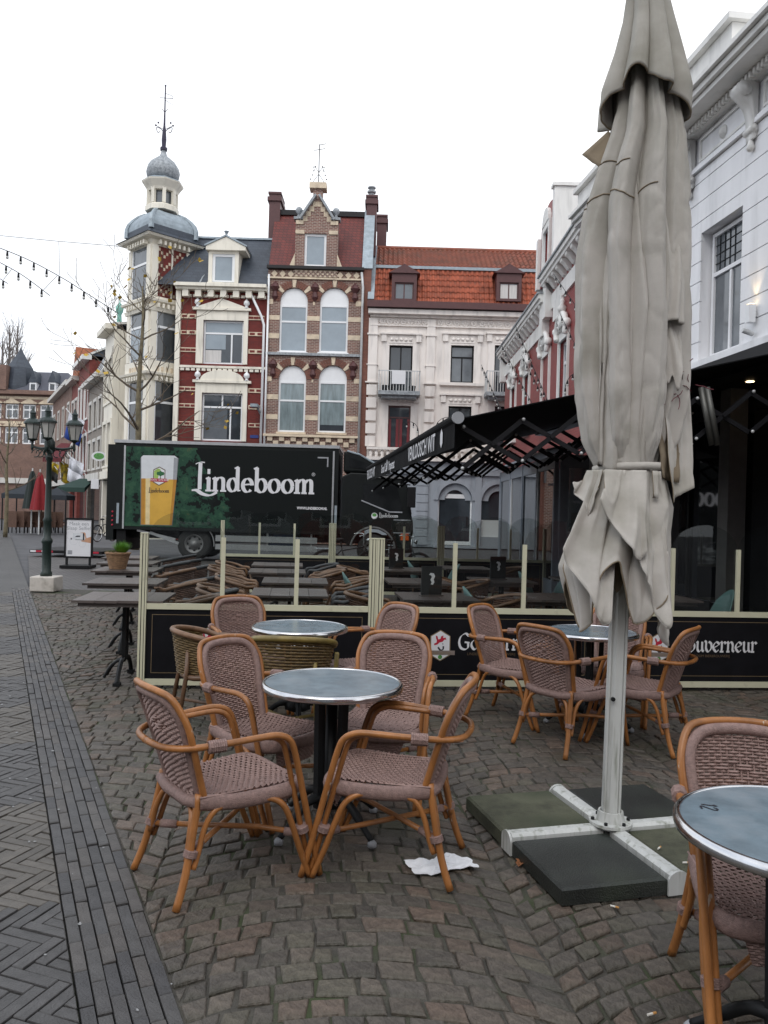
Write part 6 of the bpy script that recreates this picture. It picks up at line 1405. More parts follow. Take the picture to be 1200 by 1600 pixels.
place_quads(tq([[(228, gm_), (235, gm_), (234, gb_ - 1), (227.5, gb_ - 1)]]), 'beer_streak', M['beer_hi'], body, LO, X, Z, .002)
place_quads(tq([[(272, gt + 3), (278, gt + 4), (276.3, gm_ + 2), (270.5, gm_ + 2)]]), 'foam_edge', M['print_grey'], body, LO, X, Z, .002)
ec = Vector((tp(249, 744)[0], -.0145, tp(249, 744)[1])); k = TYY / F
place_quads([hexa(19 * k, 30 * k, 5 * k)], 'crest_border', M['print_dim'], body, ec, X, Z, .003); place_quads([hexa(16.5 * k, 27 * k, 4.5 * k)], 'crest_field', M['print_white'], body, ec, X, Z, .004)
place_quads([[(-8 * k, -3 * k), (-2 * k, -4 * k), (2 * k, 11 * k), (-2 * k, 12 * k), (-8 * k, 8 * k)]], 'crest_green', pm('lime_print', (.30, .46, .10), .5), body, ec, X, Z, .005)
tr = [[((2 + 5 * math.cos(t) + 1.2 * math.cos(3 * t)) * k, (4 + 4.5 * math.sin(t) + .8 * math.sin(5 * t)) * k) for t in [i * PI/8 for i in range(16)]], [(1.4 * k, -4 * k), (2.6 * k, -4 * k), (2.4 * k, 2 * k), (1.6 * k, 2 * k)]]
place_quads(tr, 'crest_tree', pm('dark_green_print', (.02, .12, .04), .5), body, ec, X, Z, .006); place_quads([[(-13.5 * k, -8.5 * k), (13 * k, -9 * k), (12.5 * k, -3.8 * k), (-13 * k, -3.6 * k)]], 'crest_ribbon', M['print_red'], body, ec, X, Z, .007)
sans('ANNO 1870 BIER', 'ribbon_lettering', M['print_white'], body, ec + Vector((0, -.0085, -7.3 * k)), 4.0 * k, align='CENTER')
def lindeboom(org, length, mat, parent, nm='lettering', ux=X, lift=0):
    qs, wd = word('Lindeboom', RG, .27, 12, .075, 1.0); s = length / wd
    return place_quads([[(p[0] * s, p[1] * s) for p in qd] for qd in qs], nm, mat, parent, org, ux, Z, lift)
p0 = tp(303, 767.0); p1 = tp(491, 769); lindeboom(Vector((p0[0], -.0145, p0[1] + .01)), p1[0] - p0[0], M['print_white'], body)
p0 = tp(232.5, 768); lindeboom(Vector((p0[0], -.0145, p0[1] - .02)), 32 * k, M['print_black'], body, lift=.003)
p0 = tp(464, 795.5); sans('WWW.LINDEBOOM.NL', 'web_address', M['print_white'], body, Vector((p0[0], -.0145, p0[1])), .105, sx=.80, bold=.004)
p0 = tp(487, 744); sans('®', 'registered_mark', M['print_white'], body, Vector((p0[0], -.0145, p0[1])), .14)
# chassis
ch_ = MB(); ch_.bx(.2, TL_ + 2.0, .55, .75, .62, .87); ch_.bx(.2, TL_ + 2.0, 1.65, 1.85, .62, .87)
for x in (.8, 1.8, 3.4, 4.6, 5.8): ch_.bx(x, x + .12, .2, 2.2, .70, .86)
ch_.build('chassis', M['iron'], tk)
gx0, gx1 = tp(336, 845)[0], tp(495, 845)[0]
sg = MB(); sg.bx(gx0, gx1, .05, .09, .60, .78); sg.bx(gx0, gx1, .05, .09, .36, .52); 
for x in (gx0 + .2, (gx0 + gx1)/2, gx1 - .2): sg.bx(x, x + .05, .095, .13, .34, .88)
sg.build('side_guard', M['alu'], tk)
MB().bx(gx0 + 1.5, gx0 + 2.3, .2, .8, .42, .86).build('blue_tank', pm('blue_tank_paint', (.02, .05, .13), .5), tk)
def wheel(x, r=.50, y=.10, w=.28, dual=True):
    c = thing('_', None, None) if False else None
    Mx = Matrix.Translation((x, y, r)) @ Matrix.Rotation(-PI/2, 4, 'X')
    ty = MB().lathe([(r * .56, .0), (r * .80, -.012), (r * .96, .01), (r, .05), (r, w - .05), (r * .9, w), (r * .56, w)], 36, M=Mx, caps=False); to = ty.build('wheel', M['rubber'], tk, True)
    MB().lathe([(r * .57, .02), (r * .54, -.005), (r * .50, .05), (r * .36, .10), (r * .34, .07), (r * .20, .05), (r * .18, .0), (.001, -.01)], 28, M=Mx, caps=False).build('rim', M['steel'], to, True)
    hn = MB().lathe([(.045, .075), (.045, .083), (.001, .083)], 8).mesh('rim_hole', M['black'])
    for i in range(8):
        a = i * PI/4; b2 = MB(); b2.lathe([(.042, 0), (.001, -.001)], 8, M=Mx @ Matrix.Translation((r * .43 * math.cos(a), r * .43 * math.sin(a), .068))); b2.build('rim_hole', M['black'], to)
    if dual: MB().lathe([(.3, 0), (r, .05), (r, .24), (.3, .28)], 28, M=Matrix.Translation((x, 2.0, r)) @ Matrix.Rotation(-PI/2, 4, 'X')).build('wheel', M['rubber'], tk, True)
wx_ = tp(302, 840)[0]; wheel(wx_)
fd = MB(); ap = arc_pts(wx_, .50, .60, -.1, PI * .62, 14); 
fd.grid(lambda i, j: Vector((ap[i][0], .08 + .32 * j, ap[i][1])), 15, 2); fo = fd.build('mudguard', M['black'], tk); s = fo.modifiers.new('t', 'SOLIDIFY'); s.thickness = .02
MB().tube([(p[0], .085, p[1]) for p in ap], .018, 6).build('mudguard_edge', M['alu'], tk)
lp_ = MB(); lp_.bar((wx_ - 1.7, .12, .86), (wx_ - .55, .12, .62), .06, .06); lp_.bar((wx_ - 1.3, .10, .80), (wx_ - .45, .10, .50), .05, .08); lp_.bar((wx_ - 1.6, .14, .58), (wx_ - .6, .14, .60), .08, .03); lp_.build('tail_lift_strut', M['alu'], tk)
MB().bx(-.22, -.001, .05, 2.35, .55, BZ1 - .05).build('rear_door', M['truck_black'], tk); MB().bx(.08, .35, .1, 2.3, .25, .86).build('underrun_bar', M['black'], tk)
lift = MB(); lift.bx(-2.5, -.35, .15, 2.3, .10, .19); lift = lift.build('tail_lift_platform', M['black'], tk)
for i in (0, 1, 2, 3, 8, 9, 10, 11): MB().bx(-2.48 + i * .17, -2.48 + i * .17 + .165, .145, .149, .125, .18).build('warning_stripe', M['print_red' if i % 2 else 'print_white'], lift)
for i in range(4): MB().ball((-.02 + .0, -.005, 1.0 + i * .13), .03, 8).build('tail_lamp', M['print_red'], tk)
# cab
cx0, cx1 = TL_ + .12, TL_ + 2.25; YC = .04
side = [(cx0, .70), (cx0, 2.62), (cx0 + .25, 2.74), (cx0 + 1.25, 2.72), (cx1 - .35, 2.60), (cx1 - .20, 2.40), (cx1 - .06, 1.55), (cx1, 1.30), (cx1, .42), (cx1 - .45, .38), (cx1 - .5, .55)] + [(cx0 + .95 + .62 * math.cos(t), .48 + .62 * math.sin(t)) for t in (.15, .5, .9, 1.3, 1.7, 2.1, 2.5, 2.9)] + [(cx0 + .3, .55)]
cab = MB(); cab.prism(side, YC, YC + 2.28); cab = cab.build('cab', M['truck_black'], tk); bv = cab.modifiers.new('b', 'BEVEL'); bv.width = .05; bv.segments = 2; bv.limit_method = 'ANGLE'
wp = [(cx0 + .62, 1.92), (cx0 + .62, 2.42), (cx0 + 1.62, 2.38), (cx0 + 1.82, 1.66), (cx0 + 1.45, 1.62)]
MB().prism(wp, YC - .014, YC - .002).build('side_window', M['cab_glass'], cab); MB().tube([(cx0 + .58, YC - .012, 1.92), (cx0 + 1.42, YC - .012, 1.60), (cx0 + 1.80, YC - .012, 1.60)], .022, 6).build('window_trim', M['print_grey'], cab)
wsn = MB(); wsn.add([(cx1 - .195, YC + .12, 2.38), (cx1 - .195, YC + 2.16, 2.38), (cx1 - .045, YC + 2.16, 1.55), (cx1 - .045, YC + .12, 1.55)], [(0,1,2,3)]); so_ = wsn.build('windscreen', M['cab_glass'], cab); s = so_.modifiers.new('t', 'SOLIDIFY'); s.thickness = .02; s.offset = 1
df = MB(); df.prism([(cx0 + .02, 2.75), (cx0 + .02, 3.38), (cx0 + .25, 3.36), (cx0 + .75, 3.18), (cx0 + 1.25, 2.86), (cx0 + 1.3, 2.75)], YC + .1, YC + 2.18); do = df.build('roof_deflector', M['truck_black'], cab); bv = do.modifiers.new('b', 'BEVEL'); bv.width = .06; bv.segments = 2
MB().tube([(cx0 + .12, YC + .1, 3.38), (cx0 + .5, YC + .1, 3.28), (cx0 + 1.25, YC + .1, 2.86)], .03, 6).build('deflector_edge', M['lead'], cab); MB().prism([(cx0 + .18, 2.9), (cx0 + .18, 3.2), (cx0 + .75, 3.02), (cx0 + 1.05, 2.82)], YC + .085, YC + .099).build('deflector_panel', M['cab_glass'], cab)
MB().bx(cx0 + .9, cx1 + .12, YC - .05, YC + 2.3, 2.60, 2.66).build('sun_visor', M['steel'], cab)
for x, z0, z1 in ((cx1 + .02, 1.75, 2.35), ): 
    mi_ = MB(); mi_.bx(x - .22, x + .02, YC - .36, YC - .20, z0, z1); mi_.bar((x - .15, YC - .25, z1 + .06), (x - .25, YC + .05, z1 + .08), .04); mo = mi_.build('mirror', M['black'], cab); bv = mo.modifiers.new('b', 'BEVEL'); bv.width = .04; bv.segments = 2
MB().bx(cx1 - .02, cx1 + .05, YC + .1, YC + .5, 2.42, 2.52).build('mirror', M['black'], cab)
p0 = tp(592, 808); lindeboom(Vector((p0[0], YC - .004, p0[1])), 30 * k, M['print_white'], cab, lift=.001)
place_quads([[(5 * k * math.cos(t), 5 * k * math.sin(t)) for t in [i * PI/6 for i in range(12)]]], 'crest', M['print_white'], cab, Vector((tp(585, 806)[0], YC - .004, tp(585, 806)[1])), X, Z, .001)
place_quads([[(3.5 * k * math.cos(t), 1.4 * k + 2.6 * k * math.sin(t)) for t in [i * PI/6 for i in range(12)]]], 'crest_tree', M['print_green'], cab, Vector((tp(585, 806)[0], YC - .004, tp(585, 806)[1])), X, Z, .002)
hd = MB().bx(cx1 - .36, cx1 - .12, YC - .012, YC - .001, .78, .98).build('indicator', pm('amber_lens', (.60, .10, .01), .3), cab); MB().bx(cx1 - .10, cx1 + .012, YC + .02, YC + .4, .80, .98).build('headlight', M['foam'], cab)
for z in (1.36, .98): MB().bx(cx0 + 1.55, cx0 + 2.05, YC - .006, YC - .001, z, z + .03).build('panel_line', M['print_grey'], cab)
MB().tube([(cx0 + .95 + .66 * math.cos(t), YC - .005, .48 + .66 * math.sin(t)) for t in [.1 + i * .24 for i in range(13)]], .03, 6).build('wheel_arch', M['steel'], cab)
wheel(cx0 + .95, .47)
# ================================================================== STREET THINGS
# ---- lamp post with three lanterns
lp0 = gp(64, 925); lpx = thing('street_lamp', 'dark green cast-iron street lamp with three lanterns on a pale stone block', 'street lamp', (lp0.x, lp0.y + .2, 0)); k = lp0.y / F; Hh = 3.42
pf = [(r_ * .68, z_) for r_, z_ in [(.15, .27), (.15, .33), (.12, .36), (.115, .85), (.14, .88), (.14, .93), (.095, .97), (.10, 1.25), (.12, 1.28), (.085, 1.34), (.075, 1.9), (.065, 2.35), (.09, 2.38), (.09, 2.44), (.06, 2.48), (.13, 2.55), (.14, 2.70), (.06, 2.78), (.05, 2.84)]]
MB().lathe(pf, 14).build('post', M['green_iron'], lpx, True)
bs = MB().bx(-.21, .23, -.21, .21, .003, .27).build('stone_block', pm('pale_stone', (.55, .51, .46), .8, dirt=((.35, .32, .28), 6, .5, .7)), lpx); bv = bs.modifiers.new('b', 'BEVEL'); bv.width = .02; bv.segments = 2
M['lantern_glass'] = pm('frosted_lantern_glass', (.46, .45, .42), .25, var=.15, spec=.6)
for dx, dy in ((-.34, .05), (.08, -.30), (.38, .16)):
    ar = MB(); ar.tube(smooth_path([(0, 0, 2.60), (dx * .5, dy * .5, 2.58), (dx * .95, dy * .95, 2.62), (dx, dy, 2.72)], 4), .022, 6)
    for t in (.3, .55, .8): ar.tube([(dx * t + .07 * math.cos(a) * (1 if dx > 0 else -1), dy * t, 2.49 + .07 * math.sin(a)) for a in [i * PI/5 for i in range(9)]], .010, 5)
    ar.lathe([(.012, -.16), (.028, -.12), (.02, 0), (.05, .02), (.05, .05)], 8, (dx, dy, 2.70)); ao = ar.build('arm', M['green_iron'], lpx)
    z = 2.75
    MB().lathe([(.075, z), (.135, z + .27)], 6, (dx, dy, 0), caps=True).build('lantern_glass', M['lantern_glass'], ao)
    fr = MB(); fr.lathe([(.09, z - .02), (.10, z), (.09, z + .005)], 6, (dx, dy, 0)); fr.lathe([(.160, z + .27), (.156, z + .30), (.11, z + .35), (.05, z + .38), (.05, z + .46), (.062, z + .47), (.032, z + .51), (.01, z + .58)], 12, (dx, dy, 0))
    for i in range(6): a = i * PI/3; fr.bar((dx + .077 * math.cos(a), dy + .077 * math.sin(a), z), (dx + .137 * math.cos(a), dy + .137 * math.sin(a), z + .27), .011)
    fr.build('lantern_frame', M['green_iron'], ao)
# ---- A-board
sb = gp(122, 887); sg = thing('sign_board', 'freestanding black framed sign board reading Maak een Slaap Selfie', 'sign', (sb.x, sb.y, 0), .08)
k = sb.y / F; w2, z0, z1 = .345, .24, 1.24
fr = MB(); wall_holes(fr, -w2, w2, z0, z1, [(-w2 + .045, w2 - .045, z0 + .045, z1 - .045)], -.03, .03); fr.build('frame', M['black'], sg)
bdm = MB().bx(-w2 + .045, w2 - .045, -.012, .012, z0 + .045, z1 - .045).build('poster', M['print_white'], sg)
fo = MB(); fo.bx(-.36, .36, -.30, .30, .0, .07); fo.build('foot', M['black'], sg)
for s in (-1, 1): MB().bx(s*.28 - .025, s*.28 + .025, -.025, .025, .07, z0).build('support', M['iron'], sg)
sans('Maak een', 'lettering', M['print_grey'], bdm, Vector((0, -.0135, 1.055)), .125, align='CENTER'); sans('Slaap Selfie!', 'lettering', M['print_grey'], bdm, Vector((0, -.0135, .945)), .125, align='CENTER')
LO = Vector((0, -.0135, 0)); pl = MB()
place_quads([[(-.14, .70), (.10, .70), (.10, .86), (-.14, .86)]], 'phone_screen', M['foam'], bdm, LO, X, Z); place_quads([[(.10, .69), (.135, .69), (.135, .87), (.10, .87)], [(-.08, .69), (.10, .69), (.10, .70), (-.08, .70)]], 'phone_edge', M['print_black'], bdm, LO, X, Z, .0004)
place_quads([[(-.10, .76), (.03, .77), (.04, .80), (-.05, .80)], [(-.20, .70), (-.16, .70), (-.165, .74), (-.195, .74)]], 'small_pictures', M['print_black'], bdm, LO, X, Z, .0006)
place_quads([[(.02, .87), (.13, .885), (.16, .87), (.17, .80), (.19, .74), (.30, .78), (.30, .62), (.16, .64), (.06, .66), (.06, .685), (.14, .69), (.16, .73), (.145, .80), (.12, .865)]], 'hand_print', pm('skin_print', (.52, .28, .17), .5), bdm, LO, X, Z, .0008)
cr = []
for cx, cz, r in ((-.21, .80, .09), (-.12, .66, .09), (.09, .60, .08)):
    for i in range(20):
        a0, a1 = i * PI/10, (i + 1) * PI/10; cr.append([(cx + (r + e) * math.cos(a), cz + (r + e) * math.sin(a)) for e, a in ((0, a0), (.004, a0), (.004, a1), (0, a1))])
place_quads(cr, 'circles', pm('pale_grey_print', (.48, .5, .53), .5), bdm, LO, X, Z, .001); place_quads([[(-.26, .33), (-.15, .33), (-.15, .43), (-.26, .43)]], 'logo', M['print_grey'], bdm, LO, X, Z, .001); sans('van Heugten slaapcomfort', 'small_lettering', M['print_grey'], bdm, Vector((.04, -.0135, .33)), .035, align='CENTER') if False else None
# ---- basket plant on the third table
bp = at(184, 878, 10.45); pb = thing('basket_plant', 'wicker basket with a bright green tuft plant standing on a plank table', 'plant', (bp.x, 10.45, .763))
MB().lathe([(.105, 0), (.12, .06), (.14, .14), (.155, .19), (.165, .195), (.165, .215), (.14, .215)], 18).build('basket', pm('willow_basket', (.27, .16, .085), .7, var=.4, scale=18, bump=.8, bscale=70, stretch=(1, 1, 4)), pb, False)
M['tuft'] = pm('bright_green_blades', (.10, .26, .02), .6, var=.35, scale=20); M['succulent'] = pm('succulent', (.12, .15, .06), .6, var=.4, scale=15); b_ = MB(); rr = random.Random(9)
for i in range(520):
    a, f = rr.uniform(0, 2*PI), rr.random() ** .5; d = Vector((math.cos(a) * f, math.sin(a) * f, 1.15)).normalized(); L_ = rr.uniform(.13, .20); p = Vector((.05 + .04 * math.cos(a) * f, .04 * math.sin(a) * f, .20)); s = Vector((-math.sin(a), math.cos(a), 0)) * .004
    b_.add([p - s, p + s, p + d * L_ + Vector((0, 0, -.02 * f))], [(0, 1, 2)])
b_.build('tuft', M['tuft'], pb)
b_ = MB()
for i in range(14):
    a = i * 2.4; c = Vector((-.06 + .10 * math.cos(a) * (i / 14), .11 * math.sin(a) * (i / 14) - .03, .215)); r = rr.uniform(.018, .035)
    for j in range(9): t = j * 2 * PI / 9; b_.add([c, c + Vector((math.cos(t + .3) * r * .6, math.sin(t + .3) * r * .6, r * .5)), c + Vector((math.cos(t) * r * 1.3, math.sin(t) * r * 1.3, r * .9)), c + Vector((math.cos(t - .3) * r * .6, math.sin(t - .3) * r * .6, r * .5))], [(0, 1, 2, 3)])
b_.build('succulents', M['succulent'], pb)
# ---- bicycles by the cab
M['bike_black'] = pm('bicycle_black', (.015, .015, .017), .35); 
def bicycle(label, loc, rz, lean=.05):
    r = thing('bicycle', label, 'bicycle', loc, rz, 'parked bicycles'); R = .34; wb = 1.08
    for x in (0, wb):
        t_ = MB().tube([(x + R * math.cos(a), 0, R + R * math.sin(a)) for a in [i * 2 * PI / 28 for i in range(28)]], .018, 6, closed=True).build('wheel', M['rubber'], r, True)
        sp = MB()
        for i in range(16): a = i * PI/8; sp.tube([(x, (.02 if i % 2 else -.02), R), (x + (R - .02) * math.cos(a), 0, R + (R - .02) * math.sin(a))], .0022, 3)
        sp.tube([(x + (R - .02) * math.cos(a), 0, R + (R - .02) * math.sin(a)) for a in [i * 2 * PI / 28 for i in range(28)]], .009, 5, closed=True); sp.build('spokes', M['chrome'], t_)
        MB().tube([(x + (R + .03) * math.cos(a), 0, R + (R + .03) * math.sin(a)) for a in [.2 + i * .2 for i in range(15)]], .016, 5).build('mudguard', M['bike_black'], r)
    f = MB(); bb = (.48, 0, .30); st_, hd = (.36, 0, .78), (.86, 0, .88)
    for a, b in ((bb, st_), (bb, (.90, 0, .70)), ((.38, 0, .70), (.88, 0, .80)), (hd, (wb, 0, R)), ((0, 0, R), bb), ((0, 0, R), (.37, 0, .72)), (st_, (.33, 0, .92))): f.tube([a, b], .016, 7)
    f.build('frame', M['bike_black'], r, True); MB().ball((.31, 0, .95), .10, 10, sz=.4).build('saddle', M['black'], r, True)
    MB().tube(smooth_path([(.70, .29, 1.06), (.80, .27, 1.08), (.88, .12, 1.08), (.87, 0, 1.02), (.88, -.12, 1.08), (.80, -.27, 1.08), (.70, -.29, 1.06)], 3), .012, 6).build('handlebar', M['chrome'], r, True); MB().tube([(.87, 0, .85), (.87, 0, 1.03)], .013, 6).build('stem', M['chrome'], r)
    rk = MB(); rk.tube([(-.25, .06, .74), (.28, .06, .74)], .007, 5); rk.tube([(-.25, -.06, .74), (.28, -.06, .74)], .007, 5); rk.tube([(0, .07, R), (-.05, .06, .74)], .007, 5); rk.build('luggage_rack', M['chrome'], r)
    MB().lathe([(.02, 0), (.05, .05), (.055, .07), (.001, .08)], 10, M=Matrix.Translation((.93, 0, .95)) @ Matrix.Rotation(PI/2, 4, 'Y')).build('head_lamp', M['chrome'], r, True); MB().bar((.48, .09, .30), (.60, .09, .22), .02).build('pedal', M['black'], r)
    r.rotation_euler = (lean, 0, rz); return r
b1 = bicycle('black bicycle parked beside the truck cab, its handlebar toward the right', (-1.30, 18.1, 0), .25, .06)
b2 = dup(b1, (-.15, 18.4, 0), 0, 'second black bicycle leaning nearer the truck headlight'); b2.rotation_euler = (-.06, 0, -.5)
# ---- bare plane tree in front of the corner house
M['bark'] = pm('plane_bark', (.15, .125, .075), .8, var=.4, scale=7, bump=.5, bscale=20); M['twig'] = pm('twig', (.11, .085, .06), .8); M['yellow_leaf'] = pm('yellow_leaf', (.42, .27, .03), .7, var=.4, scale=3); M['grey_bark'] = pm('grey_twigs', (.17, .15, .14), .9)
def bare_tree(name, label, loc, h, spread, seed, levels=3, trunk_r=.13, leaves=0, mat='bark', upright=.5, nfirst=9, z_first=.35):
    rr = random.Random(seed); r = thing(name, label, 'tree', loc); tr = MB(); br = MB(); tips = []
    def grow(mb, p, d, L_, rad, lv):
        n = 5; pts = [p]; rs = [rad]; dd = d.copy()
        for i in range(n):
            dd = (dd + Vector((rr.uniform(-.22, .22), rr.uniform(-.22, .22), rr.uniform(-.05, .22) * upright * 2))).normalized(); pts.append(pts[-1] + dd * L_ / n); rs.append(max(.008, rad * (1 - .75 * (i + 1) / n)))
        mb.tube(pts, rs, 5 if lv else 8, caps=False)
        tips.append(pts[-1])
        if lv < levels:
            m = rr.randint(3, 5) if lv else nfirst
            for q_ in range(m):
                i = rr.randint(1, n); a = rr.uniform(0, 2*PI); side = dd.orthogonal().normalized(); side.rotate(Matrix.Rotation(a, 3, dd)); nd = (dd * .75 + side * rr.uniform(.5, .9)).normalized()
                grow(br, pts[i], nd, L_ * rr.uniform(.45, .68), rs[i] * .62, lv + 1)
    pts = [Vector((0, 0, 0)), Vector((.03, 0, h * .3)), Vector((-.05, .05, h * .6)), Vector((.05, 0, h * .85)), Vector((.0, 0, h))]
    tr.tube(smooth_path(pts, 4), [trunk_r * (1 - .85 * i / 16) for i in range(17)], 9)
    sp_ = smooth_path(pts, 4)
    for i in range(nfirst):
        f = z_first + (.95 - z_first) * i / nfirst; j = min(15, int(f * 16)); a = i * 2.4 + rr.uniform(-.4, .4); d = Vector((math.cos(a), math.sin(a), .55 * upright * 2)).normalized()
        grow(br, sp_[j], d, spread * (1.1 - .6 * f), trunk_r * (1 - .85 * f) * .55, 1)
    tr.build('trunk', M[mat], r, True); br.build('branches', M['twig'] if mat == 'bark' else M[mat], r)
    if leaves:
        lv = MB()
        for i in range(leaves):
            p = rr.choice(tips) + Vector((rr.uniform(-.15, .15), rr.uniform(-.15, .15), rr.uniform(-.25, .05))); s = rr.uniform(.07, .13); u = Vector((rr.uniform(-1, 1), rr.uniform(-1, 1), rr.uniform(-1, 1))).normalized(); v = u.orthogonal().normalized()
            lv.add([p + u * s, p + (u * .3 + v * .8) * s, p - u * .7 * s, p + (u * .2 - v * .8) * s], [(0, 1, 2, 3)])
        lv.build('leaves', M['yellow_leaf'], r)
    return r
tp0 = at(216, 690, 28.5); bare_tree('street_tree', 'bare young plane tree with a few yellow leaves behind the truck', (tp0.x, 28.5, 0), 9.4, 2.9, 11, trunk_r=.15, leaves=40, nfirst=14, z_first=.34)
tp0 = at(12, 700, 36); bare_tree('street_tree', 'thin bare tree at the left edge in front of the far brick building', (tp0.x, 36, 0), 5.5, 2.2, 23, trunk_r=.10, nfirst=8, leaves=0, levels=2)
for i, (x, Yt, h) in enumerate(((3, 92, 20), (14, 95, 22.5), (26, 93, 22.0), (34, 97, 19.5))):
    p = at(x, 560, Yt); bare_tree('poplar_tree', '%s of the tall bare poplars rising behind the far brick building' % ['leftmost', 'second from left', 'third from left', 'rightmost'][i], (p.x, Yt, 0), h, 4.5, 40 + i, levels=2, trunk_r=.35, mat='grey_bark', upright=1.6, nfirst=26, z_first=.3)
# ---- strings of lights
M['bulb'] = pm('clear_bulb', (.55, .55, .52), .2, spec=.7)
hold = MB().lathe([(.014, -.005), (.019, -.06), (.021, -.08)], 7).mesh('lamp_holder', M['black'], True); bulb = MB().ball((0, 0, -.105), .024, 8, sz=1.15).mesh('bulb', M['bulb'], True)
def festoon(label, pts_px, step, sag=0.0, extra=()):
    P_ = [at(x, y, Y) for x, y, Y in pts_px]; o = P_[0]; r = thing('festoon_lights', label, 'string lights', o, 0, 'strings of festoon lights'); path = [p - o for p in smooth_path(P_, 6)]
    MB().tube(path, .007, 5).build('cable', M['iron'], r); dist = step * .5; acc = 0
    for a, b in zip(path, path[1:]):
        L_ = (b - a).length
        while dist < acc + L_: p = a + (b - a) * ((dist - acc) / L_); h_ = ob('lamp_holder', hold, r, p); ob('bulb', bulb, h_); dist += step
        acc += L_
    for e in extra: MB().tube([at(*q_) - o for q_ in e], .006, 4).build('hanger_wire', M['zinc_pipe'], r)
    return r
festoon('long string of bulbs across the sky at upper left', [(-20, 380, 13), (40, 404, 13), (95, 433, 13), (135, 458, 13), (185, 490, 13)], .235, extra=[[(92, 378, 13), (93, 430, 13)], [(89, 431, 13), (68, 453, 13)], [(-20, 366, 13), (92, 377, 13), (190, 385, 13)]])
festoon('short lower string of bulbs with a hooked end at upper left', [(-20, 400, 13.2), (20, 421, 13.2), (45, 437, 13.2), (78, 462, 13.2)], .235, extra=[[(18, 421, 13.2), (5, 437, 13.2)]])
festoon('lowest stub of a bulb string at the left edge of the sky', [(-25, 425, 13.3), (-5, 433, 13.3), (12, 443, 13.3)], .235)
for i, (a, b, lab) in enumerate([((865, 428, 19), (925, 510, 17), 'upper string of bulbs running down beside the parasol before the red house'), ((805, 508, 21), (862, 640, 18), 'string of bulbs falling from the white cornice to the awning'), ((815, 555, 21), (868, 655, 18.5), 'middle string of bulbs before the red house windows'), ((783, 538, 22), (842, 650, 19), 'string of bulbs at the far corner of the red house'), ((875, 490, 19), (930, 600, 17), 'string of bulbs between the shell windows and the parasol'), ((752, 570, 24), (790, 655, 20), 'leftmost string of bulbs in front of the far balcony')]):
    m_ = tuple((p + q_) / 2 for p, q_ in zip(a, b)); festoon(lab, [a, (m_[0] + 2, m_[1] + 5, m_[2]), b], .33)
def ring(label, cx, cy, Y, rx, ry, a0, a1):
    n = 14; festoon(label, [(cx + rx * math.cos(a0 + (a1 - a0) * i / n), cy - ry * math.sin(a0 + (a1 - a0) * i / n), Y) for i in range(n + 1)], .17)
ring('hooked arch of bulbs in front of the red balcony door', 640, 676, 20, 14, 17, -1.2, 2.4); ring('rounded arch of bulbs above the awning edge', 700, 672, 20, 20, 20, 0.1, 3.1); ring('curved string of bulbs beside the lower shell window', 905, 610, 17, 22, 28, 1.2, 4.3)
# ---- houses along the left street
LD = Vector((-.47, .883, 0)); LR = math.atan2(-.883, .47); LO0 = Vector((-13.3, 39.2, 0))
M['far_white'] = paintm('far_white_paint', (.62, .60, .56)); M['far_red'] = pm('far_red_brick', (.20, .045, .035), .8, var=.2, bump=.2); M['far_stone'] = pm('weathered_stone', (.24, .21, .18), .8, var=.25); M['far_grey'] = pm('far_grey_render', (.30, .31, .32), .8); M['orange_roof'] = pm('orange_roof', (.30, .10, .045), .8, var=.4, scale=3)
def row_house(label, t0, t1, ze, wallm, trim, floors, nw, roof, roofm, zr, extra=None):
    L_ = t1 - t0; o = LO0 + LD * t1; r = thing('terraced_house', label, 'house', o, LR, 'houses along the left street')
    hs = []
    for f in range(floors):
        za = 3.6 + f * (ze - 3.9) / floors; zb = za + (ze - 3.9) / floors * .66
        for i in range(nw): c = L_ * (i + .5) / nw; hs.append((c - .5, c + .5, za, zb))
    w = MB(); wall_holes(w, 0, L_, 0, ze, hs + [(.4, L_ - .4, .1, 2.9)], 0, .3); w.build('wall', M[wallm], r)
    MB().bx(0, L_, .31, 7, 0, ze - .05).build('rear_body', M[wallm], r)
    for h in hs:
        window(r, *h, .18, 'upvc', 'pane', .09, trans=[h[3] - .5]); s_ = MB(); wall_holes(s_, h[0] - .14, h[1] + .14, h[2] - .12, h[3] + .18, [h], -.06, .01); s_.build('window_surround', M[trim], r)
    MB().bx(.4, L_ - .4, .2, .22, .1, 2.9).build('shop_window', M['pane'], r); MB().bx(.2, L_ - .2, -.15, -.001, 2.9, 3.3).build('shop_fascia', M[trim], r)
    MB().bx(-.1, L_ + .1, -.45, .1, ze - .05, ze + .22).build('cornice', M[trim], r)
    if roof == 'mansard':
        q_ = MB(); q_.add([(0, -.1, ze + .22), (L_, -.1, ze + .22), (L_ - .15, 1.3, zr), (.15, 1.3, zr), (L_, 7, ze), (0, 7, ze)], [(0,1,2,3), (1,4,2), (0,3,5), (3,2,4,5)]); q_.build('roof', M[roofm], r)
        MB().bar((L_, -.12, ze + .22), (L_ - .15, 1.3, zr), .2, .12).build('verge', M['white'], r)
    else:
        q_ = MB(); q_.prism([(0, ze + .22), (L_, ze + .22), (L_/2, zr)], -.05, 7); q_.build('gable', M[roofm], r)
    return r
row_house('cream side wing of the corner house along the left street', .9, 3.6, 10.4, 'cream', 'cream', 2, 2, 'mansard', 'slate', 10.9)
row_house('pale house with steep grey mansard roof next to the corner house', 3.8, 9.2, 8.4, 'far_stone', 'far_white', 2, 3, 'mansard', 'far_grey', 11.4)
row_house('narrow red brick house with white cornice in the left street', 9.4, 14.0, 10.2, 'far_red', 'white', 2, 3, 'mansard', 'slate', 11.2)
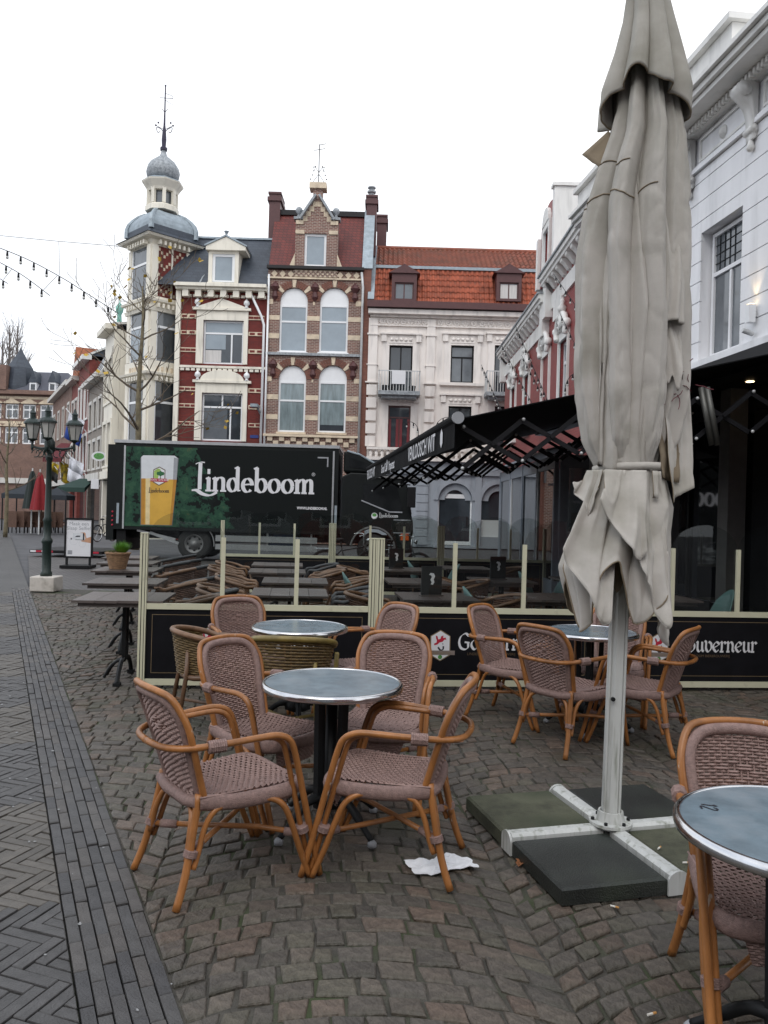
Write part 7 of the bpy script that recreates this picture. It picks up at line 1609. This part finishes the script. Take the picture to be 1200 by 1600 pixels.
row_house('red brick house with orange tiled gable in the left street', 14.2, 17.4, 9.6, 'far_red', 'far_white', 2, 2, 'gable', 'orange_roof', 12.0)
row_house('last brick house of the left street before the far building', 17.6, 30.0, 9.8, 'far_brick', 'far_white', 2, 4, 'mansard', 'slate', 11.4)
ct = at(187, 480, 47); fn = thing('copper_turret', 'small green copper onion finial rising behind the corner house', 'turret', (ct.x, 47, 0)); zc = at(188, 505, 47).z
MB().lathe([(.55, 9.0), (.55, zc - 1.2), (.40, zc - .6), (.16, zc + .0), (.12, zc + .5), (.20, zc + .66), (.24, zc + .86), (.16, zc + 1.05), (.04, zc + 1.2), (.015, zc + 1.7)], 10).build('onion', M['copper'], fn, True); MB().bx(-.5, .5, -.5, .5, 0, 9.0).build('stair_tower', M['far_white'], fn)
# far building closing the street
YF = 74.0; fx0, fx1 = at(-140, 700, YF).x, at(118, 700, YF).x; zef = at(60, 617, YF).z; fbld = thing('far_brick_building', 'long banded brick building with slate roof and two dormers closing the street', 'building', (fx0, YF, 0)); FL = fx1 - fx0
hs = []
for f, (ya, yb) in enumerate(((632, 655), (668, 694))):
    for i in range(10): c = at(-130 + i * 27 + 15 * 0, 640, YF).x - fx0 + .8; hs.append((c - .62, c + .62, at(50, yb, YF).z, at(50, ya, YF).z))
w = MB(); wall_holes(w, 0, FL, 0, zef, hs, 0, .3); w.build('wall', M['far_brick'], fbld); MB().bx(0, FL, .31, 10, 0, zef - .1).build('rear_body', M['far_brick'], fbld)
for h in hs: window(fbld, *h, .18, 'upvc', 'pane_dusk', .12, mull=[(h[0] + h[1])/2], trans=[h[3] - .5]); MB().prism([(h[0] - .3, h[3] + .05), (h[1] + .3, h[3] + .05), ((h[0] + h[1])/2, h[3] + .55)], -.1, .01).build('window_pediment', M['band'], fbld)
for y in (622, 640, 652, 661, 676, 690): z = at(50, y, YF).z; MB().bx(0, FL, -.04, .01, z - .12, z + .12).build('stone_band', M['band'], fbld) if y in (622, 661) else [MB().bx(hs[i][1] + .15, hs[i + 1][0] - .15, -.03, .01, z - .12, z + .12).build('stone_band', M['band'], fbld) for i in range(9)]
MB().bx(-.2, FL + .2, -.5, .1, zef - .02, zef + .35).build('cornice', M['far_brick'], fbld); zrf = at(60, 577, YF).z
q_ = MB(); q_.add([(0, -.3, zef + .35), (FL, -.3, zef + .35), (FL - 1.5, 1.6, zrf), (1, 1.6, zrf), (FL, 10, zef), (0, 10, zef)], [(0,1,2,3), (1,4,2), (0,3,5), (3,2,4,5)]); q_.build('roof', pm('violet_slate', (.075, .078, .10), .6, var=.15), fbld)
for x in (54, 84): c = at(x, 607, YF).x - fx0; z = at(x, 612, YF).z; d_ = MB(); d_.bx(c - .32, c + .32, -.35, 1.2, z, z + .8); d_.build('dormer', M['upvc'], fbld); MB().bx(c - .2, c + .2, -.37, -.351, z + .12, z + .65).build('pane', M['pane'], fbld); MB().prism([(c - .42, z + .801), (c + .42, z + .801), (c, z + 1.9)], -.4, 1.2).build('dormer_gable', M['slate'], fbld)
c = at(22, 600, YF).x - fx0; MB().lathe([(1.5, zef), (1.5, zef + .8), (1.2, zrf + .2), (.3, zrf + 1.6), (.02, zrf + 2.2)], 8, (c, 1.2, 0)).build('roof_turret', M['slate'], fbld); MB().bx(at(-60, 600, YF).x - fx0, at(14, 600, YF).x - fx0, -.6, 1, zef + .36, zef + 2.6).build('gable_front', M['far_brick'], fbld)
MB().bx(0, FL, -.2, -.001, 3.3, 3.8).build('shop_fascia', M['far_white'], fbld)
# tents, parasols, chairs of the far terrace
def pavilion(label, x0, x1, y, Y):
    a, b = at(x0, y, Y), at(x1, y, Y); w = b.x - a.x; r = thing('pavilion_tent', label, 'tent', (a.x, Y, 0), 0, 'dark tents on the far terrace'); m = MB(); z = a.z
    m.add([(0, 0, z), (w, 0, z), (w, w * .8, z), (0, w * .8, z), (w/2, w * .4, z + w * .28), (0, 0, z - .25), (w, 0, z - .25), (w, w * .8, z - .25), (0, w * .8, z - .25)], [(0,1,4),(1,2,4),(2,3,4),(3,0,4),(5,6,1,0),(6,7,2,1),(7,8,3,2),(8,5,0,3)]); m.build('canopy', pm('navy_canvas', (.022, .028, .036), .8), r)
    for x in (.05, w - .05):
        for y_ in (.05, w * .8 - .05): MB().tube([(x, y_, 0), (x, y_, z)], .04, 6).build('pole', M['iron'], r)
pavilion('dark pavilion tent at the left edge of the far terrace', 2, 66, 771, 44); pavilion('dark pavilion tent behind the red closed parasol', 60, 104, 773, 43)
def closed_parasol(label, x, y0, y1, Y, mat):
    a, b = at(x, y0, Y), at(x, y1, Y); r = thing('closed_parasol', label, 'parasol', (a.x, Y, 0), 0, 'closed parasols on the far terrace'); m = MB()
    m.grid(lambda i, j: Vector(((.06 + .34 * (j / 10) ** .7) * (1 + .22 * math.cos(4 * 2 * PI * i / 32)) * math.cos(2 * PI * i / 32), (.06 + .34 * (j / 10) ** .7) * (1 + .22 * math.cos(4 * 2 * PI * i / 32)) * math.sin(2 * PI * i / 32), a.z + (b.z - a.z) * j / 10)), 32, 11, cu=True); m.build('canopy', mat, r, True); MB().tube([(0, 0, 0), (0, 0, a.z + .15)], .04, 6).build('pole', M['zinc_pipe'], r)
closed_parasol('closed red parasol behind the street lamp post', 63, 738, 797, 40, pm('red_canvas', (.22, .01, .015), .8)); closed_parasol('closed dark green parasol left of the red one', 51, 736, 795, 41, pm('dark_green_canvas', (.012, .02, .018), .8))
bc = None
for i, x in enumerate((22, 34, 47, 59, 72, 83, 94)):
    p = gp(x, 833); lab = '%s high-backed brown terrace chair in the far row beyond the street lamp' % ['leftmost', 'second from left', 'third from left', 'middle', 'third from right', 'second from right', 'rightmost'][i]
    if bc is None:
        bc = thing('bar_chair', lab, 'chair', (p.x, p.y, 0), 0, 'brown chairs on the far terrace'); MB().bx(-.22, .22, -.2, .2, .55, .62).build('seat', M['brown_wicker'], bc); MB().bx(-.22, .22, -.25, -.2, .3, 1.12).build('backrest', M['brown_wicker'], bc)
        for sx in (-1, 1):
            for sy in (-1, 1): MB().bx(sx*.2 - .02, sx*.2 + .02, sy*.19 - .02, sy*.19 + .02, 0, .55).build('leg', M['iron'], bc)
    else: dup(bc, (p.x, p.y, 0), 0, lab)
# flags and signs on the left street
def flag(label, x, y, Y, w, h, cols, tilt):
    o = at(x, y, Y); r = thing('flag', label, 'flag', o, 0, 'flags along the left street'); n = 8; MB().tube([(w * 1.0, .1, -h * .45), (-w * .45, -.1, h * .75)], .03, 6).build('flag_pole', M['upvc'], r)
    for k_, m in enumerate(cols):
        g_ = MB(); g_.grid(lambda i, j: Vector((-w * .4 + w * (.1 + .9 * i / n) - tilt * h * (k_ + j) / len(cols), .1 * math.sin(i * 1.3 + j + k_), h * .6 - w * .5 * i / n - h * (k_ + j) / len(cols))), n + 1, 2); fo = g_.build('cloth', m, r, True); s = fo.modifiers.new('t', 'SOLIDIFY'); s.thickness = .01
fw, fbl, fo_, fy, fk = pm('flag_white', (.62, .63, .68), .8), pm('flag_blue', (.015, .05, .26), .8), pm('flag_orange', (.55, .16, .02), .8), pm('flag_yellow', (.60, .42, .01), .8, col2=(.02, .02, .02), scale=3.5), pm('flag_black', (.02, .02, .02), .8)
flag('white and blue flag hanging above the left street', 116, 668, 48, 1.1, 1.5, [fw, fbl], .2); flag('orange and yellow flag beside the white and blue flag', 130, 678, 50, .8, 1.0, [fo_, fy], .1); flag('yellow and black flag over the far terrace balcony', 100, 738, 52, 1.1, 1.4, [fy, fy], -.1); flag('small yellow flag near the street lamp post', 82, 735, 54, .8, 1.2, [fy, fk], .1); flag('white flag on a slanting pole below the oval sign', 116, 735, 47, 1.0, 1.4, [fw, fw], .1)
o = at(156, 713, 42); ov = thing('oval_sign', 'oval white and green hanging sign on the left street', 'sign', o); MB().lathe([(.40, 0), (.40, .14)], 24, M=Matrix.Rotation(PI/2, 4, 'X') @ Matrix.Diagonal((1, .62, 1, 1))).build('disc', M['print_white'], ov); MB().lathe([(.27, 0), (.27, .012)], 24, M=Matrix.Translation((0, -.1405, 0)) @ Matrix.Rotation(PI/2, 4, 'X') @ Matrix.Diagonal((1, .62, 1, 1))).build('green_field', M['print_green'], ov); MB().bar((.3, .05, 0), (1.4, .1, 0), .05).build('bracket', M['iron'], ov)
o = at(148, 756, 42); hs_ = thing('hanging_sign', 'small white square sign below the oval sign', 'sign', o); MB().bx(-.2, .2, 0, .06, -.26, .26).build('plate', M['print_white'], hs_); MB().bar((.2, .03, .2), (1.2, .1, .2), .04).build('bracket', M['iron'], hs_)
def small_awning(label, x0, x1, y0, y1, Y, mat):
    a, b = at(x0, y1, Y), at(x1, y0, Y); r = thing('shop_awning', label, 'awning', (0, Y, 0), 0, 'shop awnings of the left street'); m = MB(); m.add([(a.x, -1.2, a.z), (b.x, -1.2, a.z), (b.x, .3, b.z), (a.x + (b.x - a.x) * .45, .3, b.z), (a.x, -1.2, a.z - .25), (b.x, -1.2, a.z - .25)], [(0,1,2,3), (4,5,1,0), (1,5,2), (0,3,4)]); fo = m.build('cloth', mat, r); s = fo.modifiers.new('t', 'SOLIDIFY'); s.thickness = .03
small_awning('maroon shop awning high in the left street', 79, 108, 692, 717, 52, pm('maroon_canvas', (.12, .02, .025), .8)); small_awning('dark green shop awning low in the left street', 102, 145, 748, 762, 46, pm('green_canvas', (.02, .05, .04), .8))
b3 = dup(b1, (at(152, 845, 34).x, 34, 0), 1.3, 'distant bicycle leaning at the left street houses'); 

# ---- unseen houses added behind the viewer to block sky light and darken reflections
M['rear_brick'] = pm('rear_brick', (.16, .075, .055), .8, var=.2)
def rear_house(label, x0, x1, y, ze, wallm):
    L_ = x1 - x0; r = thing('unseen_house', label, 'house', (x1, y, 0), PI, 'unseen houses added behind the viewer'); hs = []
    for f in range(3):
        for i in range(int(L_ / 2.2)): c = L_ * (i + .5) / int(L_ / 2.2); hs.append((c - .55, c + .55, 1.0 + f * 3.4, 2.9 + f * 3.4))
    w = MB(); wall_holes(w, 0, L_, 0, ze, hs, 0, .3); w.build('wall', M[wallm], r); MB().bx(0, L_, .31, 8, 0, ze - .1).build('rear_body', M[wallm], r)
    for h in hs: window(r, *h, .18, 'upvc', 'pane', .09, trans=[h[3] - .5])
    MB().bx(-.1, L_ + .1, -.4, .2, ze - .05, ze + .25).build('cornice', M['white'], r)
    q_ = MB(); q_.prism([(0, ze + .25), (8, ze + .25), (4, ze + 3.5)], 0.02, L_ - .02, ax='x'); q_.build('roof', M['slate'], r)
rear_house('unseen brick house added behind the viewer, left of the three', -22, -8, -13, 10.5, 'rear_brick'); rear_house('unseen pale house added behind the viewer, middle of the three', -7.9, 1.5, -13, 11.2, 'far_grey'); rear_house('unseen red brick house added behind the viewer, right of the three', 1.6, 13, -13, 10.2, 'far_red')
